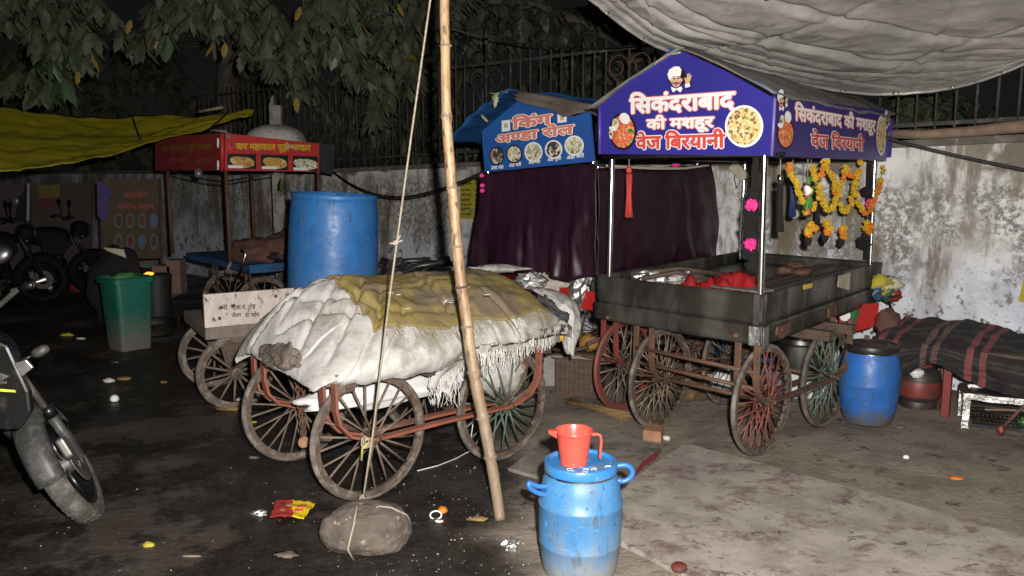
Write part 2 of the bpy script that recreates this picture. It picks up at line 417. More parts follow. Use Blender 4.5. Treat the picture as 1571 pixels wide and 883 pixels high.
# ------------------------------------------------------------------ mesh builder
class MB:
    def __init__(s):
        s.v, s.f, s.m, s.k = [], [], [], 0
    def face(s, idx):
        s.f.append(idx)
        s.m.append(s.k)
    def add(s, vs, fs):
        b = len(s.v)
        s.v += [Vector(q) for q in vs]
        for f in fs:
            s.face([b + i for i in f])
        return s
    def hexa(s, p):                # 8 corners: 0-3 bottom ring, 4-7 top ring
        return s.add(p, [(3, 2, 1, 0), (4, 5, 6, 7), (0, 1, 5, 4), (1, 2, 6, 5), (2, 3, 7, 6), (3, 0, 4, 7)])
    def box(s, o, ux, uy, uz):
        o, ux, uy, uz = Vector(o), Vector(ux), Vector(uy), Vector(uz)
        p = [o, o + ux, o + ux + uy, o + uy]
        return s.hexa(p + [q + uz for q in p])
    def cbox(s, c, sx, sy, sz, ax=(1, 0, 0), ay=(0, 1, 0), az=(0, 0, 1)):
        ax, ay, az = Vector(ax) * sx, Vector(ay) * sy, Vector(az) * sz
        return s.box(Vector(c) - ax / 2 - ay / 2 - az / 2, ax, ay, az)
    def tube(s, pts, r, n=8, cap=True, closed=False):
        pts = [Vector(p) for p in pts]
        L = len(pts)
        rs = r if isinstance(r, (list, tuple)) else [r] * L
        b = len(s.v)
        up = None
        for i, p in enumerate(pts):
            if closed:
                t = pts[(i + 1) % L] - pts[i - 1]
            else:
                t = pts[min(i + 1, L - 1)] - pts[max(i - 1, 0)]
            t = t.normalized() if t.length > 1e-9 else Vector((0, 0, 1))
            if up is None:
                a = Vector((0, 0, 1)) if abs(t.z) < .9 else Vector((1, 0, 0))
                up = (a - t * a.dot(t)).normalized()
            else:
                up = up - t * up.dot(t)
                up = up.normalized() if up.length > 1e-6 else t.orthogonal().normalized()
            sd_ = t.cross(up)
            for j in range(n):
                a = 2 * PI * j / n
                s.v.append(p + (up * math.cos(a) + sd_ * math.sin(a)) * rs[i])
        for i in range(L if closed else L - 1):
            i2 = (i + 1) % L
            for j in range(n):
                j2 = (j + 1) % n
                s.face([b + i * n + j, b + i * n + j2, b + i2 * n + j2, b + i2 * n + j])
        if cap and not closed:
            s.face([b + j for j in range(n)][::-1])
            s.face([b + (L - 1) * n + j for j in range(n)])
        return s
    def ribbon(s, pts, wdir, wid, th, nrm=None):   # flat bar following pts; wdir = width direction (const)
        pts = [Vector(p) for p in pts]
        wv = Vector(wdir).normalized() * wid / 2
        b = len(s.v)
        L = len(pts)
        for i, p in enumerate(pts):
            t = (pts[min(i + 1, L - 1)] - pts[max(i - 1, 0)]).normalized()
            nv = t.cross(wv).normalized() * th / 2
            s.v += [p - wv - nv, p + wv - nv, p + wv + nv, p - wv + nv]
        for i in range(L - 1):
            for j in range(4):
                j2 = (j + 1) % 4
                s.face([b + i * 4 + j, b + i * 4 + j2, b + i * 4 + 4 + j2, b + i * 4 + 4 + j])
        s.face([b + 3, b + 2, b + 1, b])
        e = b + (L - 1) * 4
        s.face([e, e + 1, e + 2, e + 3])
        return s
    def lathe(s, prof, c, n=32, ax=(1, 0, 0), ay=(0, 1, 0), az=(0, 0, 1), capb=True, capt=True):
        c, ax, ay, az = Vector(c), Vector(ax), Vector(ay), Vector(az)
        b = len(s.v)
        for (r, z) in prof:
            for j in range(n):
                a = 2 * PI * j / n
                s.v.append(c + (ax * math.cos(a) + ay * math.sin(a)) * r + az * z)
        for i in range(len(prof) - 1):
            for j in range(n):
                j2 = (j + 1) % n
                s.face([b + i * n + j, b + i * n + j2, b + (i + 1) * n + j2, b + (i + 1) * n + j])
        if capb:
            s.face([b + j for j in range(n)][::-1])
        if capt:
            e = b + (len(prof) - 1) * n
            s.face([e + j for j in range(n)])
        return s
    def blob(s, c, rx, ry, rz, nu=14, nv=9, amp=.0, fs=3.0, off=0.0, ax=(1, 0, 0), ay=(0, 1, 0), az=(0, 0, 1), flat=None, pw=1.0):
        c, ax, ay, az = Vector(c), Vector(ax), Vector(ay), Vector(az)
        b = len(s.v)
        def pt(d):
            k = 1 + amp * fr(d, fs, off)
            q = [math.copysign(abs(x) ** pw, x) for x in d]
            p = ax * q[0] * rx * k + ay * q[1] * ry * k + az * q[2] * rz * k
            if flat is not None and p.dot(az) < flat:
                p -= az * (p.dot(az) - flat)
            return c + p
        s.v.append(pt(Vector((0, 0, -1))))
        for i in range(1, nv):
            ph = -PI / 2 + PI * i / nv
            for j in range(nu):
                a = 2 * PI * j / nu
                s.v.append(pt(Vector((math.cos(ph) * math.cos(a), math.cos(ph) * math.sin(a), math.sin(ph)))))
        s.v.append(pt(Vector((0, 0, 1))))
        top = len(s.v) - 1
        for j in range(nu):
            j2 = (j + 1) % nu
            s.face([b, b + 1 + j2, b + 1 + j])
            for i in range(nv - 2):
                q = b + 1 + i * nu
                s.face([q + j, q + j2, q + nu + j2, q + nu + j])
            q = b + 1 + (nv - 2) * nu
            s.face([q + j, q + j2, top])
        return s
    def grid(s, fn, nu, nv, mfn=None):
        b = len(s.v)
        for i in range(nu + 1):
            for j in range(nv + 1):
                s.v.append(Vector(fn(i / nu, j / nv)))
        for i in range(nu):
            for j in range(nv):
                if mfn:
                    k = mfn((i + .5) / nu, (j + .5) / nv)
                    if k is None:
                        continue
                    s.k = k
                q = b + i * (nv + 1) + j
                s.face([q, q + nv + 1, q + nv + 2, q + 1])
        return s
    def poly(s, pts, th=None, n=None):     # flat polygon; with thickness th along -n a slab
        pts = [Vector(p) for p in pts]
        if th is None:
            return s.add(pts, [tuple(range(len(pts)))])
        k = len(pts)
        nn = Vector(n).normalized() * th
        s.add(pts + [p - nn for p in pts], [tuple(range(k)), tuple(range(2 * k - 1, k - 1, -1))] +
              [(i, i + k, (i + 1) % k + k, (i + 1) % k) for i in range(k)])
        return s
    def build(s, name, mats, parent=None, smooth=False, loc=None, bev=0, sub=0, solid=0, angle=None):
        org = Vector((0, 0, 0))
        if loc is not None:
            org = Vector(loc)
        elif parent is not None:
            org = parent['_o'] if False else ORG[parent.name]
        me = bpy.data.meshes.new(name)
        me.from_pydata([tuple(q - org) for q in s.v], [], s.f)
        for m_ in (mats if isinstance(mats, (list, tuple)) else [mats]):
            me.materials.append(m_)
        if any(s.m):
            me.polygons.foreach_set('material_index', s.m)
        bmx = bmesh.new()
        bmx.from_mesh(me)
        bmesh.ops.recalc_face_normals(bmx, faces=bmx.faces)
        bmx.to_mesh(me)
        bmx.free()
        if smooth:
            me.polygons.foreach_set('use_smooth', [True] * len(me.polygons))
            if angle:
                me.set_sharp_from_angle(angle=math.radians(angle))
        o = bpy.data.objects.new(name, me)
        COL.objects.link(o)
        ORG[o.name] = org
        if parent is not None:
            o.parent = parent
        elif loc is not None:
            o.location = org
        if solid:
            md = o.modifiers.new('solid', 'SOLIDIFY')
            md.thickness = solid
            md.offset = 0
        if bev:
            md = o.modifiers.new('bevel', 'BEVEL')
            md.width, md.segments, md.limit_method = bev, 2, 'ANGLE'
        if sub:
            md = o.modifiers.new('sub', 'SUBSURF')
            md.levels = md.render_levels = sub
        return o
ORG = {}

def thing(name, label, cat, loc, group=None):
    o = bpy.data.objects.new(name, None)
    o.empty_display_size = .1
    COL.objects.link(o)
    o.location = loc
    ORG[o.name] = Vector(loc)
    o['label'], o['category'] = label, cat
    if group:
        o['group'] = group
    return o

def tag(o, label, cat, group=None):
    o['label'], o['category'] = label, cat
    if group:
        o['group'] = group
    return o

def structure(o):
    o['kind'] = 'structure'
    return o

# ------------------------------------------------------------------ writing
_tc = {}
def glyphs(txt):
    """2-D outline mesh of a line of text: (verts, faces); islands numbered for depth."""
    if txt in _tc:
        return _tc[txt]
    c = bpy.data.curves.new('txt', 'FONT')
    c.body = txt
    c.resolution_u = 3
    o = bpy.data.objects.new('txt', c)
    COL.objects.link(o)
    bpy.context.view_layer.update()
    dg = bpy.context.evaluated_depsgraph_get()
    me = bpy.data.meshes.new_from_object(o.evaluated_get(dg))
    vs = [(q.co.x, q.co.y) for q in me.vertices]
    fs = [tuple(p.vertices) for p in me.polygons]
    par = list(range(len(vs)))
    def find(a):
        while par[a] != a:
            par[a] = par[par[a]]
            a = par[a]
        return a
    for f in fs:
        for a in f[1:]:
            par[find(a)] = find(f[0])
    ids, isl = {}, []
    for i in range(len(vs)):
        r = find(i)
        isl.append(ids.setdefault(r, len(ids)))
    bpy.data.objects.remove(o)
    bpy.data.curves.remove(c)
    bpy.data.meshes.remove(me)
    _tc[txt] = (vs, fs, isl)
    return _tc[txt]

def width(txt):                     # advance of a string
    a = max(x for x, y in glyphs(txt + 'क')[0])
    b = max(x for x, y in glyphs('क')[0])
    return a - b

def half(vs, fs, isl, cut):         # a half letter: everything right of the cut goes
    bm = bmesh.new()
    bv = [bm.verts.new((x, y, 0)) for x, y in vs]
    for f in fs:
        try:
            bm.faces.new([bv[i] for i in f])
        except ValueError:
            pass
    bmesh.ops.bisect_plane(bm, geom=bm.verts[:] + bm.edges[:] + bm.faces[:], plane_co=(cut, 0, 0), plane_no=(1, 0, 0), clear_outer=True)
    bm.verts.index_update()
    out = [(q.co.x, q.co.y) for q in bm.verts], [tuple(q.index for q in f.verts) for f in bm.faces]
    bm.free()
    return out[0], out[1], [0] * len(out[0])

def line(txt):
    """A line of writing; '{x}' marks a half letter x."""
    V, Fc, I, x0, k = [], [], [], 0.0, 0
    rest = txt
    segs = []
    while '{' in rest:
        a, b = rest.split('{', 1)
        h, rest = b.split('}', 1)
        if a:
            segs.append((a, False))
        segs.append((h, True))
    if rest:
        segs.append((rest, False))
    for t, hf in segs:
        vs, fs, isl = glyphs(t)
        adv = width(t)
        if hf:
            cut = adv * HALF.get(t, .66)
            vs, fs, isl = half(vs, fs, isl, cut)
            adv = cut
        n = len(V)
        V += [(x + x0, y) for x, y in vs]
        Fc += [tuple(n + i for i in f) for f in fs]
        I += [k + i for i in isl]
        k = max(I) + 1
        x0 += adv
    return V, Fc, I
HALF = {'ण': .62}

def write(mb, txt, bl, br, tl, n, off, rad=0.0, copies=8, rel=None):
    """Lay a line of text into the parallelogram bl-br-tl, fattened by rad (in letter heights)."""
    V, Fc, I = line(txt)
    xs, ys = [q[0] for q in V], [q[1] for q in V]
    x0, x1, y0, y1 = min(xs), max(xs), min(ys), max(ys)
    n = Vector(n).normalized()
    offs = [(0, 0)] if rad == 0 else [(math.cos(2 * PI * i / copies), math.sin(2 * PI * i / copies)) for i in range(copies)]
    for c, (dx, dy) in enumerate(offs):
        vs = []
        for (x, y), i in zip(V, I):
            p = bl + (br - bl) * ((x + dx * rad - x0) / (x1 - x0)) + (tl - bl) * ((y + dy * rad - y0) / (y1 - y0))
            vs.append(p + n * (off + c * .00009 + (i % 2) * .00004))
        mb.add(vs, Fc)
    return mb

def disc(mb, c, ex, ey, n, off, k=28):
    return mb.poly([c + ex * math.cos(2 * PI * i / k) + ey * math.sin(2 * PI * i / k) + Vector(n) * off for i in range(k)])

# ------------------------------------------------------------------ wheels and carts
def arc_pts(c, e1, e2, r, a0, a1, n):
    return [c + (e1 * math.cos(a0 + (a1 - a0) * i / n) + e2 * math.sin(a0 + (a1 - a0) * i / n)) * r for i in range(n + 1)]

def wheel(root, c, fwd, axl, R, nsp, m_sp, m_rim='rim', m_tyre='tyre', sp_r=.005, tyre_r=.0145, hub_r=.035, wood=False, cross=0.0, seed=0):
    c, fwd, axl = Vector(c), Vector(fwd).normalized(), Vector(axl).normalized()
    up = Vector((0, 0, 1))
    ring = [(c + (fwd * math.cos(2 * PI * i / 48) + up * math.sin(2 * PI * i / 48)) * (R - tyre_r)) for i in range(48)]
    # the rim: a broad flat ring just inside the tyre
    rb = MB()
    ri, ro, hw = R - tyre_r * 2 - .018, R - tyre_r * 1.3, tyre_r * .95
    prof = [(ro, -hw), (ro, hw), (ri, hw * .8), (ri, -hw * .8), (ro, -hw)]
    rb.lathe(prof, c, 48, fwd, up, axl, False, False)
    w_ = rb.build('wheel', M[m_rim], root, True, angle=40)
    tb = MB()
    b = 0
    prof = [(R - tyre_r + tyre_r * math.cos(2 * PI * j / 10) * 1.0, tyre_r * 1.05 * math.sin(2 * PI * j / 10)) for j in range(11)]
    tb.lathe(prof, c, 48, fwd, up, axl, False, False)
    tb.build('tyre', M[m_tyre], w_, True)
    hb = MB()
    hb.lathe([(hub_r * .45, -.075), (hub_r * .45, -.055), (hub_r, -.05), (hub_r, -.035), (hub_r * .6, -.03), (hub_r * .6, .03), (hub_r, .035), (hub_r, .05), (hub_r * .45, .055), (hub_r * .45, .075)], c, 16, fwd, up, axl)
    hb.build('hub', M['rust_grey'], w_, True, angle=30)
    rnd = random.Random(seed)
    for i in range(nsp):
        a = 2 * PI * (i + .3) / nsp + rnd.uniform(-.02, .02)
        side = 1 if i % 2 else -1
        h = .0 if wood else .04 * side
        a2 = a + cross * (1 if (i // 2) % 2 else -1)
        p0 = c + (fwd * math.cos(a2) + up * math.sin(a2)) * hub_r * .9 + axl * h
        p1 = c + (fwd * math.cos(a) + up * math.sin(a)) * (ri + .004)
        sb = MB()
        if wood:
            sb.tube([p0, p0.lerp(p1, .5), p1], [sp_r * 1.25, sp_r, sp_r * .9], 6)
        else:
            sb.tube([p0, p1], sp_r, 6)
        sb.build('spoke', M[m_sp], w_, True)
    return w_

def bracket(root, F, a0, a1, b, ztop, zh, m_, wid=.042, th=.012, drop=.20, axis=None):
    k = drop
    prof = [(a0 - k, ztop), (a0 - k, zh + k * .85), (a0 - k * .92, zh + k * .5), (a0 - k * .66, zh + k * .2), (a0 - k * .3, zh + .015), (a0, zh),
            ((a0 + a1) / 2, zh + .005), (a1, zh), (a1 + k * .3, zh + .015), (a1 + k * .66, zh + k * .2), (a1 + k * .92, zh + k * .5), (a1 + k, zh + k * .85), (a1 + k, ztop)]
    pts = [F(a, b, z) for a, z in prof]
    mb = MB().ribbon(pts, axis, wid, th)
    return mb.build('axle_bracket', M[m_], root, False, bev=.003)

# ================================================================== THE SETTING
# ---- ground: dark damp asphalt on the left, pale dusty paving on the right
def ground_material():
    m = bpy.data.materials.new('street_ground')
    m.use_nodes = True
    N, Lk = m.node_tree.nodes, m.node_tree.links
    b = N['Principled BSDF']
    tc = N.new('ShaderNodeTexCoord')
    P = tc.outputs['Object']
    def noi(sc, det=8, ro=.62, vec=P):
        n = N.new('ShaderNodeTexNoise')
        n.inputs['Scale'].default_value, n.inputs['Detail'].default_value, n.inputs['Roughness'].default_value = sc, det, ro
        Lk.new(vec, n.inputs['Vector'])
        return n.outputs[0]
    def rng(v, a, c, lo=0., hi=1.):
        r = N.new('ShaderNodeMapRange')
        r.interpolation_type = 'SMOOTHSTEP'
        for i, q in ((1, a), (2, c), (3, lo), (4, hi)):
            r.inputs[i].default_value = q
        Lk.new(v, r.inputs[0])
        return r.outputs[0]
    def mix(f, a, c):
        x = N.new('ShaderNodeMix')
        x.data_type = 'RGBA'
        Lk.new(f, x.inputs[0])
        for i, q in ((6, a), (7, c)):
            if isinstance(q, tuple):
                x.inputs[i].default_value = (*q, 1)
            else:
                Lk.new(q, x.inputs[i])
        return x.outputs[2]
    def math_(op, a, c=None):
        x = N.new('ShaderNodeMath')
        x.operation = op
        for i, q in enumerate((a, c)):
            if q is None:
                continue
            if isinstance(q, (int, float)):
                x.inputs[i].default_value = q
            else:
                Lk.new(q, x.inputs[i])
        return x.outputs[0]
    sx = N.new('ShaderNodeSeparateXYZ')
    Lk.new(P, sx.inputs[0])
    def mth2(v):
        return math_('MULTIPLY', v, .6)
    # signed distance from the line where the paving begins (it runs away from the camera, a little to the left)
    p0, p1 = gnd(745, 800), gnd(770, 620)
    d = (p1 - p0).normalized()
    nx, ny = d.y, -d.x
    dist = math_('ADD', math_('MULTIPLY', sx.outputs[0], nx), math_('MULTIPLY', sx.outputs[1], ny))
    dist = math_('SUBTRACT', dist, p0.x * nx + p0.y * ny)
    dist = math_('ADD', dist, math_('MULTIPLY', math_('SUBTRACT', noi(1.3), .5), 1.3))
    pale = rng(dist, -.1, .34)
    asph = mix(rng(noi(9), .35, .65), (.011, .0095, .0083), (.024, .02, .017))
    asph = mix(mth2(rng(noi(26, 10, .75), .5, .62)), asph, (.042, .035, .029))
    asph = mix(rng(noi(3.5, 12, .75), .58, .66), asph, (.008, .007, .0065))
    mudf = rng(noi(.7, 12, .68), .535, .58)
    asph = mix(math_('MULTIPLY', mudf, .75), asph, (.075, .059, .049))
    asph = mix(rng(noi(60, 3), .66, .72), asph, (.085, .075, .065))
    pav = mix(rng(noi(2.2), .32, .62), (.14, .113, .089), (.27, .228, .184))
    pav = mix(rng(noi(5.5, 12, .75), .56, .64), pav, (.055, .046, .038))
    pav = mix(math_('MULTIPLY', rng(noi(1.0, 10, .68), .55, .64), .6), pav, (.085, .07, .06))
    pav = mix(rng(noi(24, 10, .75), .6, .66), pav, (.07, .06, .05))
    pav = mix(rng(noi(75, 3), .68, .74), pav, (.3, .27, .23))
    Lk.new(mix(pale, asph, pav), b.inputs['Base Color'])
    wet = rng(noi(1.6), .44, .62, .36, .75)
    ro = N.new('ShaderNodeMix')
    ro.data_type = 'FLOAT'
    Lk.new(pale, ro.inputs[0])
    Lk.new(wet, ro.inputs[2])
    ro.inputs[3].default_value = .85
    Lk.new(ro.outputs[0], b.inputs['Roughness'])
    bn = N.new('ShaderNodeBump')
    bn.inputs['Strength'].default_value, bn.inputs['Distance'].default_value = .8, .015
    Lk.new(math_('ADD', noi(28, 9, .7), math_('MULTIPLY', noi(5), 1.2)), bn.inputs['Height'])
    Lk.new(bn.outputs[0], b.inputs['Normal'])
    return m
def ground_z(x, y):
    return .012 * fr((x, y, 0), .9) + .006 * fr((x, y, 3), 3.2) if (abs(x) < 8 and 1 < y < 14) else 0
gb = MB()
xs = [-300, -60, -20] + [-8 + .16 * i for i in range(101)] + [20, 60, 300]
ys = [-60, -10] + [1 + .16 * i for i in range(82)] + [20, 60, 300]
gb.v = [Vector((x, y, ground_z(x, y) * min(1, (8 - abs(x)) / 1.5, (y - 1) / .8, (14 - y) / 1.5) if abs(x) < 8 and 1 < y < 14 else 0)) for x in xs for y in ys]
for i in range(len(xs) - 1):
    for j in range(len(ys) - 1):
        q = i * len(ys) + j
        gb.face([q, q + len(ys), q + len(ys) + 1, q + 1])
structure(gb.build('ground', ground_material(), None, True))

# ---- the compound wall: whitewashed plaster, peeling and grimy
WD = Vector((-.768, .640, 0)).normalized()       # along the wall, away to the left
WN = Vector((-.640, -.768, 0)).normalized()      # out of the wall, towards the street
W0 = Vector((0, 8.95, 0))
def wpt(s, z=0.0, out=0.0):
    return W0 + WD * s + WN * out + Vector((0, 0, z))
def wpx(px, py, out=0.0):
    return onp(px, py, W0 + WN * out, WN)
def wtop(s):
    X = W0.x + WD.x * s
    return max(1.70, min(2.02, 1.80 + .036 * X))
def wall_material():
    m = bpy.data.materials.new('peeling_whitewash')
    m.use_nodes = True
    N, Lk = m.node_tree.nodes, m.node_tree.links
    b = N['Principled BSDF']
    tc = N.new('ShaderNodeTexCoord')
    P = tc.outputs['Object']
    def noi(sc, det=8, ro=.62, off=None, st=None):
        vec = P
        if off or st:
            mp = N.new('ShaderNodeMapping')
            mp.inputs['Location'].default_value = off or (0, 0, 0)
            mp.inputs['Scale'].default_value = st or (1, 1, 1)
            Lk.new(P, mp.inputs['Vector'])
            vec = mp.outputs[0]
        n = N.new('ShaderNodeTexNoise')
        n.inputs['Scale'].default_value, n.inputs['Detail'].default_value, n.inputs['Roughness'].default_value = sc, det, ro
        Lk.new(vec, n.inputs['Vector'])
        return n.outputs[0]
    def rng(v, a, c, lo=0., hi=1.):
        r = N.new('ShaderNodeMapRange')
        r.interpolation_type = 'SMOOTHSTEP'
        for i, q in ((1, a), (2, c), (3, lo), (4, hi)):
            r.inputs[i].default_value = q
        Lk.new(v, r.inputs[0])
        return r.outputs[0]
    def mix(f, a, c):
        x = N.new('ShaderNodeMix')
        x.data_type = 'RGBA'
        Lk.new(f, x.inputs[0])
        for i, q in ((6, a), (7, c)):
            if isinstance(q, tuple):
                x.inputs[i].default_value = (*q, 1)
            else:
                Lk.new(q, x.inputs[i])
        return x.outputs[2]
    def mth(op, a, c):
        x = N.new('ShaderNodeMath')
        x.operation = op
        for i, q in enumerate((a, c)):
            if isinstance(q, (int, float)):
                x.inputs[i].default_value = q
            else:
                Lk.new(q, x.inputs[i])
        return x.outputs[0]
    sx = N.new('ShaderNodeSeparateXYZ')
    Lk.new(P, sx.inputs[0])
    z = mth('ADD', sx.outputs[2], mth('MULTIPLY', mth('SUBTRACT', noi(1.4), .5), .5))
    col = mix(rng(noi(2.5), .35, .65), (.6, .6, .595), (.75, .75, .75))
    col = mix(rng(z, 1.15, .85), col, mix(rng(noi(3), .35, .65), (.53, .56, .64), (.69, .715, .78)))   # bluish wash low down
    # grimy belt with mossy brown streaks: thickest at 1.0 to 1.6 m
    belt = mth('MULTIPLY', rng(z, .62, 1.02), rng(z, 1.74, 1.5))
    gr = mth('MULTIPLY', belt, rng(noi(1.15, 7, .6, (3, 1, 0)), .38, .52))
    speck = mth('MAXIMUM', rng(noi(22, 9, .75), .42, .56), rng(noi(2.6, 10, .7, (2, 6, 1), (1, 1, .5)), .5, .62))
    col = mix(mth('MULTIPLY', mth('MULTIPLY', gr, speck), .82), col, mix(rng(noi(4), .4, .6), (.085, .08, .072), (.15, .125, .085)))
    st = mth('MULTIPLY', mth('MULTIPLY', rng(noi(3.2, 9, .7, (7, 0, 2), (1, 1, .22)), .475, .61), rng(z, .5, .95)), .9)
    col = mix(st, col, (.145, .115, .07))
    # bare brown plaster under the coping
    col = mix(mth('MULTIPLY', rng(z, 1.66, 1.72), rng(noi(2.0, 6, .6, (1, 5, 0)), .46, .53)), col, (.16, .135, .11))
    # softly greyed limewash and long drips
    col = mix(mth('MULTIPLY', rng(noi(2.0, 12, .75, (9, 1, 3)), .48, .68), .45), col, (.29, .285, .265))
    col = mix(mth('MULTIPLY', rng(noi(7, 9, .7, (4, 4, 1), (1, 1, .09)), .56, .66), .5), col, (.17, .155, .115))
    # chips knocked out of the paint
    chips = mth('MULTIPLY', rng(noi(9, 9, .66, (2, 2, 9)), .575, .595), rng(z, 1.15, .5, .3, 1))
    col = mix(chips, col, (.14, .105, .08))
    chips2 = mth('MULTIPLY', rng(noi(22, 9, .72, (5, 2, 1)), .57, .6), rng(z, .95, .4))
    col = mix(chips2, col, (.1, .085, .07))
    # mottled grey, stronger towards the far left
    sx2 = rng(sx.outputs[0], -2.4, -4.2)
    far_grey = mth('MULTIPLY', sx2, rng(noi(1.3, 8, .65, (0, 9, 4)), .42, .66, .0, .7))
    col = mix(far_grey, col, (.15, .148, .14))
    Lk.new(col, b.inputs['Base Color'])
    b.inputs['Roughness'].default_value = .85
    bn = N.new('ShaderNodeBump')
    bn.inputs['Strength'].default_value, bn.inputs['Distance'].default_value = .5, .01
    Lk.new(mth('SUBTRACT', noi(16, 9, .7), mth('ADD', chips, gr)), bn.inputs['Height'])
    Lk.new(bn.outputs[0], b.inputs['Normal'])
    return m
wall = thing('compound_wall', 'long peeling whitewashed boundary wall behind the food carts', 'wall', wpt(0))
wb = MB()
ss = [-7 + .5 * i for i in range(58)]
for a, c in zip(ss[:-1], ss[1:]):
    p = [wpt(a), wpt(c), wpt(c, 0, -.23), wpt(a, 0, -.23)]
    q = [wpt(a, wtop(a)), wpt(c, wtop(c)), wpt(c, wtop(c), -.23), wpt(a, wtop(a), -.23)]
    wb.hexa(p + q)
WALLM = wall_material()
# one clean skin instead of many boxes
wb = MB()
def wskin(u, v):
    s = -7 + 29 * u
    prof = [(0, 0), (0, .3), (0, .6), (0, .9), (0, 1.2), (0, 1.0), (0, 1.0), (-.23, 1.0), (-.23, 0)]
    return wpt(s)
for i in range(len(ss)):
    s = ss[i]
    t = wtop(s)
    wb.v += [wpt(s, 0, 0), wpt(s, t - .055, 0), wpt(s, t - .055, -.23), wpt(s, 0, -.23)]
for i in range(len(ss) - 1):
    for j in range(4):
        wb.face([i * 4 + j, i * 4 + (j + 1) % 4, i * 4 + 4 + (j + 1) % 4, i * 4 + 4 + j])
wb.face([0, 1, 2, 3])
wb.face([len(wb.v) - 4 + i for i in range(4)])
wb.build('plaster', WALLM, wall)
cb = MB()
for i in range(len(ss)):
    s, t = ss[i], wtop(ss[i])
    j = .008 * fr((s * 3, 0, 0))
    cb.v += [wpt(s, t - .053, .022 + j), wpt(s, t + j, .018 + j), wpt(s, t + j, -.25), wpt(s, t - .053, -.25)]
for i in range(len(ss) - 1):
    for j in range(4):
        cb.face([i * 4 + j, i * 4 + (j + 1) % 4, i * 4 + 4 + (j + 1) % 4, i * 4 + 4 + j])
cb.build('coping', M['whiteconc'] if False else mat('coping_concrete', (.15, .135, .115), (.08, .072, .064), 7, .9, dirt=(.3, .28, .25), dscale=9, dthr=.63, bump=.6), wall)

# ---- iron fence on the wall
fence = thing('iron_fence', 'tall rusty iron bar fence with scrollwork standing on the whitewashed wall', 'fence', wpt(0, 1.8, -.1))
FZ = 2.86
s = -6.2
k = 0
ORN = [wpx(737, 150).x, wpx(956, 150).x]
orn_s = [(q.x - W0.x) / WD.x for q in (wpx(737, 150), wpx(956, 150))]
orn_s = [orn_s[0] + (orn_s[0] - orn_s[1]), orn_s[0], orn_s[1], orn_s[1] - (orn_s[0] - orn_s[1]), orn_s[1] - 2 * (orn_s[0] - orn_s[1])]
while s < 6.6:
    o_near = min(abs(s - q) for q in orn_s)
    if o_near > .05:
        top = FZ + (.11 if o_near > .22 else -.26)
        MB().tube([wpt(s, wtop(s) - .01, -.1), wpt(s, top - .05, -.1), wpt(s, top, -.1)], [.0105, .0105, .006], 6).build('bar', M['iron'], fence, True)
    s += .137
for zz, nm in ((2.86, 'rail'), (None, 'rail')):
    r = MB()
    pts = [wpt(q, (zz if zz else wtop(q) + .12), -.1) for q in [-6.3 + .5 * i for i in range(27)]]
    r.ribbon(pts, (0, 0, 1), .03, .012)
    r.build(nm, M['iron'], fence)
for i, q in enumerate(orn_s):
    m_ = M['iron_red'] if i == 2 else M['iron']
    b = MB()
    b.tube([wpt(q, wtop(q) - .01, -.1), wpt(q, FZ + .22, -.1)], .011, 6)
    zf = FZ + .22
    b.lathe([(.011, 0), (.03, .02), (.012, .05), (.026, .075), (.03, .1), (.012, .15), (.002, .21)], wpt(q, zf - .02, -.1), 10)
    for sg in (-1, 1):
        # C scroll: out from the post and curling in, above a lower S scroll
        pts = []
        for t in range(26):
            a = t / 25 * PI * 2.6
            rr = .125 * (1 - .62 * t / 25)
            pts.append(wpt(q + sg * (.135 - math.cos(a) * rr * -1 * -1 + .0), FZ - .17 + math.sin(a) * rr, -.1))
        b.tube(pts, .0085, 5)
        pts = [wpt(q + sg * (.26 - .2 * math.sin(t / 12 * PI / 2)), FZ - .17 - .32 * t / 12, -.1) for t in range(13)]
        b.tube(pts, .0085, 5)
        pts = [wpt(q + sg * (.14 + .055 * math.cos(t / 14 * PI * 2)), wtop(q) + .22 + .07 * math.sin(t / 14 * PI * 2), -.1) for t in range(15)]
        b.tube(pts, .007, 5)
    b.build('scroll_post', m_, fence, True)

# ---- trees
def leaf(mb, p, d, L, wd, fold=.25, mi=0, rnd=random):
    """one leaf: a folded, drooping blade from p along d"""
    d = Vector(d).normalized()
    side = d.cross(Vector((rnd.uniform(-.3, .3), rnd.uniform(-.3, .3), 1))).normalized()
    nrm = side.cross(d).normalized()
    mb.k = mi
    z1, z2 = rnd.uniform(.55, .85), rnd.uniform(.5, .8)
    prof = [(0, .12), (.2, .7), (.34, z1), (.48, 1.0), (.62, z2), (.74, .74), (1.0, .04)]
    b = len(mb.v)
    for t, q in prof:
        c = p + d * (L * t) + Vector((0, 0, -1)) * (L * .22 * t * t)
        mb.v += [c + side * (wd * q) - nrm * wd * q * fold, c, c - side * (wd * q) - nrm * wd * q * fold]
    for i in range(6):
        for j in range(2):
            q = b + i * 3 + j
            mb.face([q, q + 1, q + 4, q + 3])
def cluster(mb, p, n, L, rnd, mis, droop=(.5, 1.25)):
    a0 = rnd.uniform(0, 2 * PI)
    for i in range(n):
        a = a0 + 2 * PI * i / n + rnd.uniform(-.3, .3)
        dr = rnd.uniform(*droop)
        d = Vector((math.cos(a) * math.cos(dr), math.sin(a) * math.cos(dr), -math.sin(dr)))
        l = L * rnd.uniform(.7, 1.15)
        mi = mis if isinstance(mis, int) else rnd.choices(range(len(mis)), mis)[0]
        leaf(mb, p + d * .03, d, l, l * rnd.uniform(.2, .3), rnd.uniform(.1, .5), mi, rnd)
def edge_y(line_, x):
    for (x0, y0), (x1, y1) in zip(line_[:-1], line_[1:]):
        if x0 <= x <= x1:
            return y0 + (y1 - y0) * (x - x0) / (x1 - x0)
    return line_[-1][1]

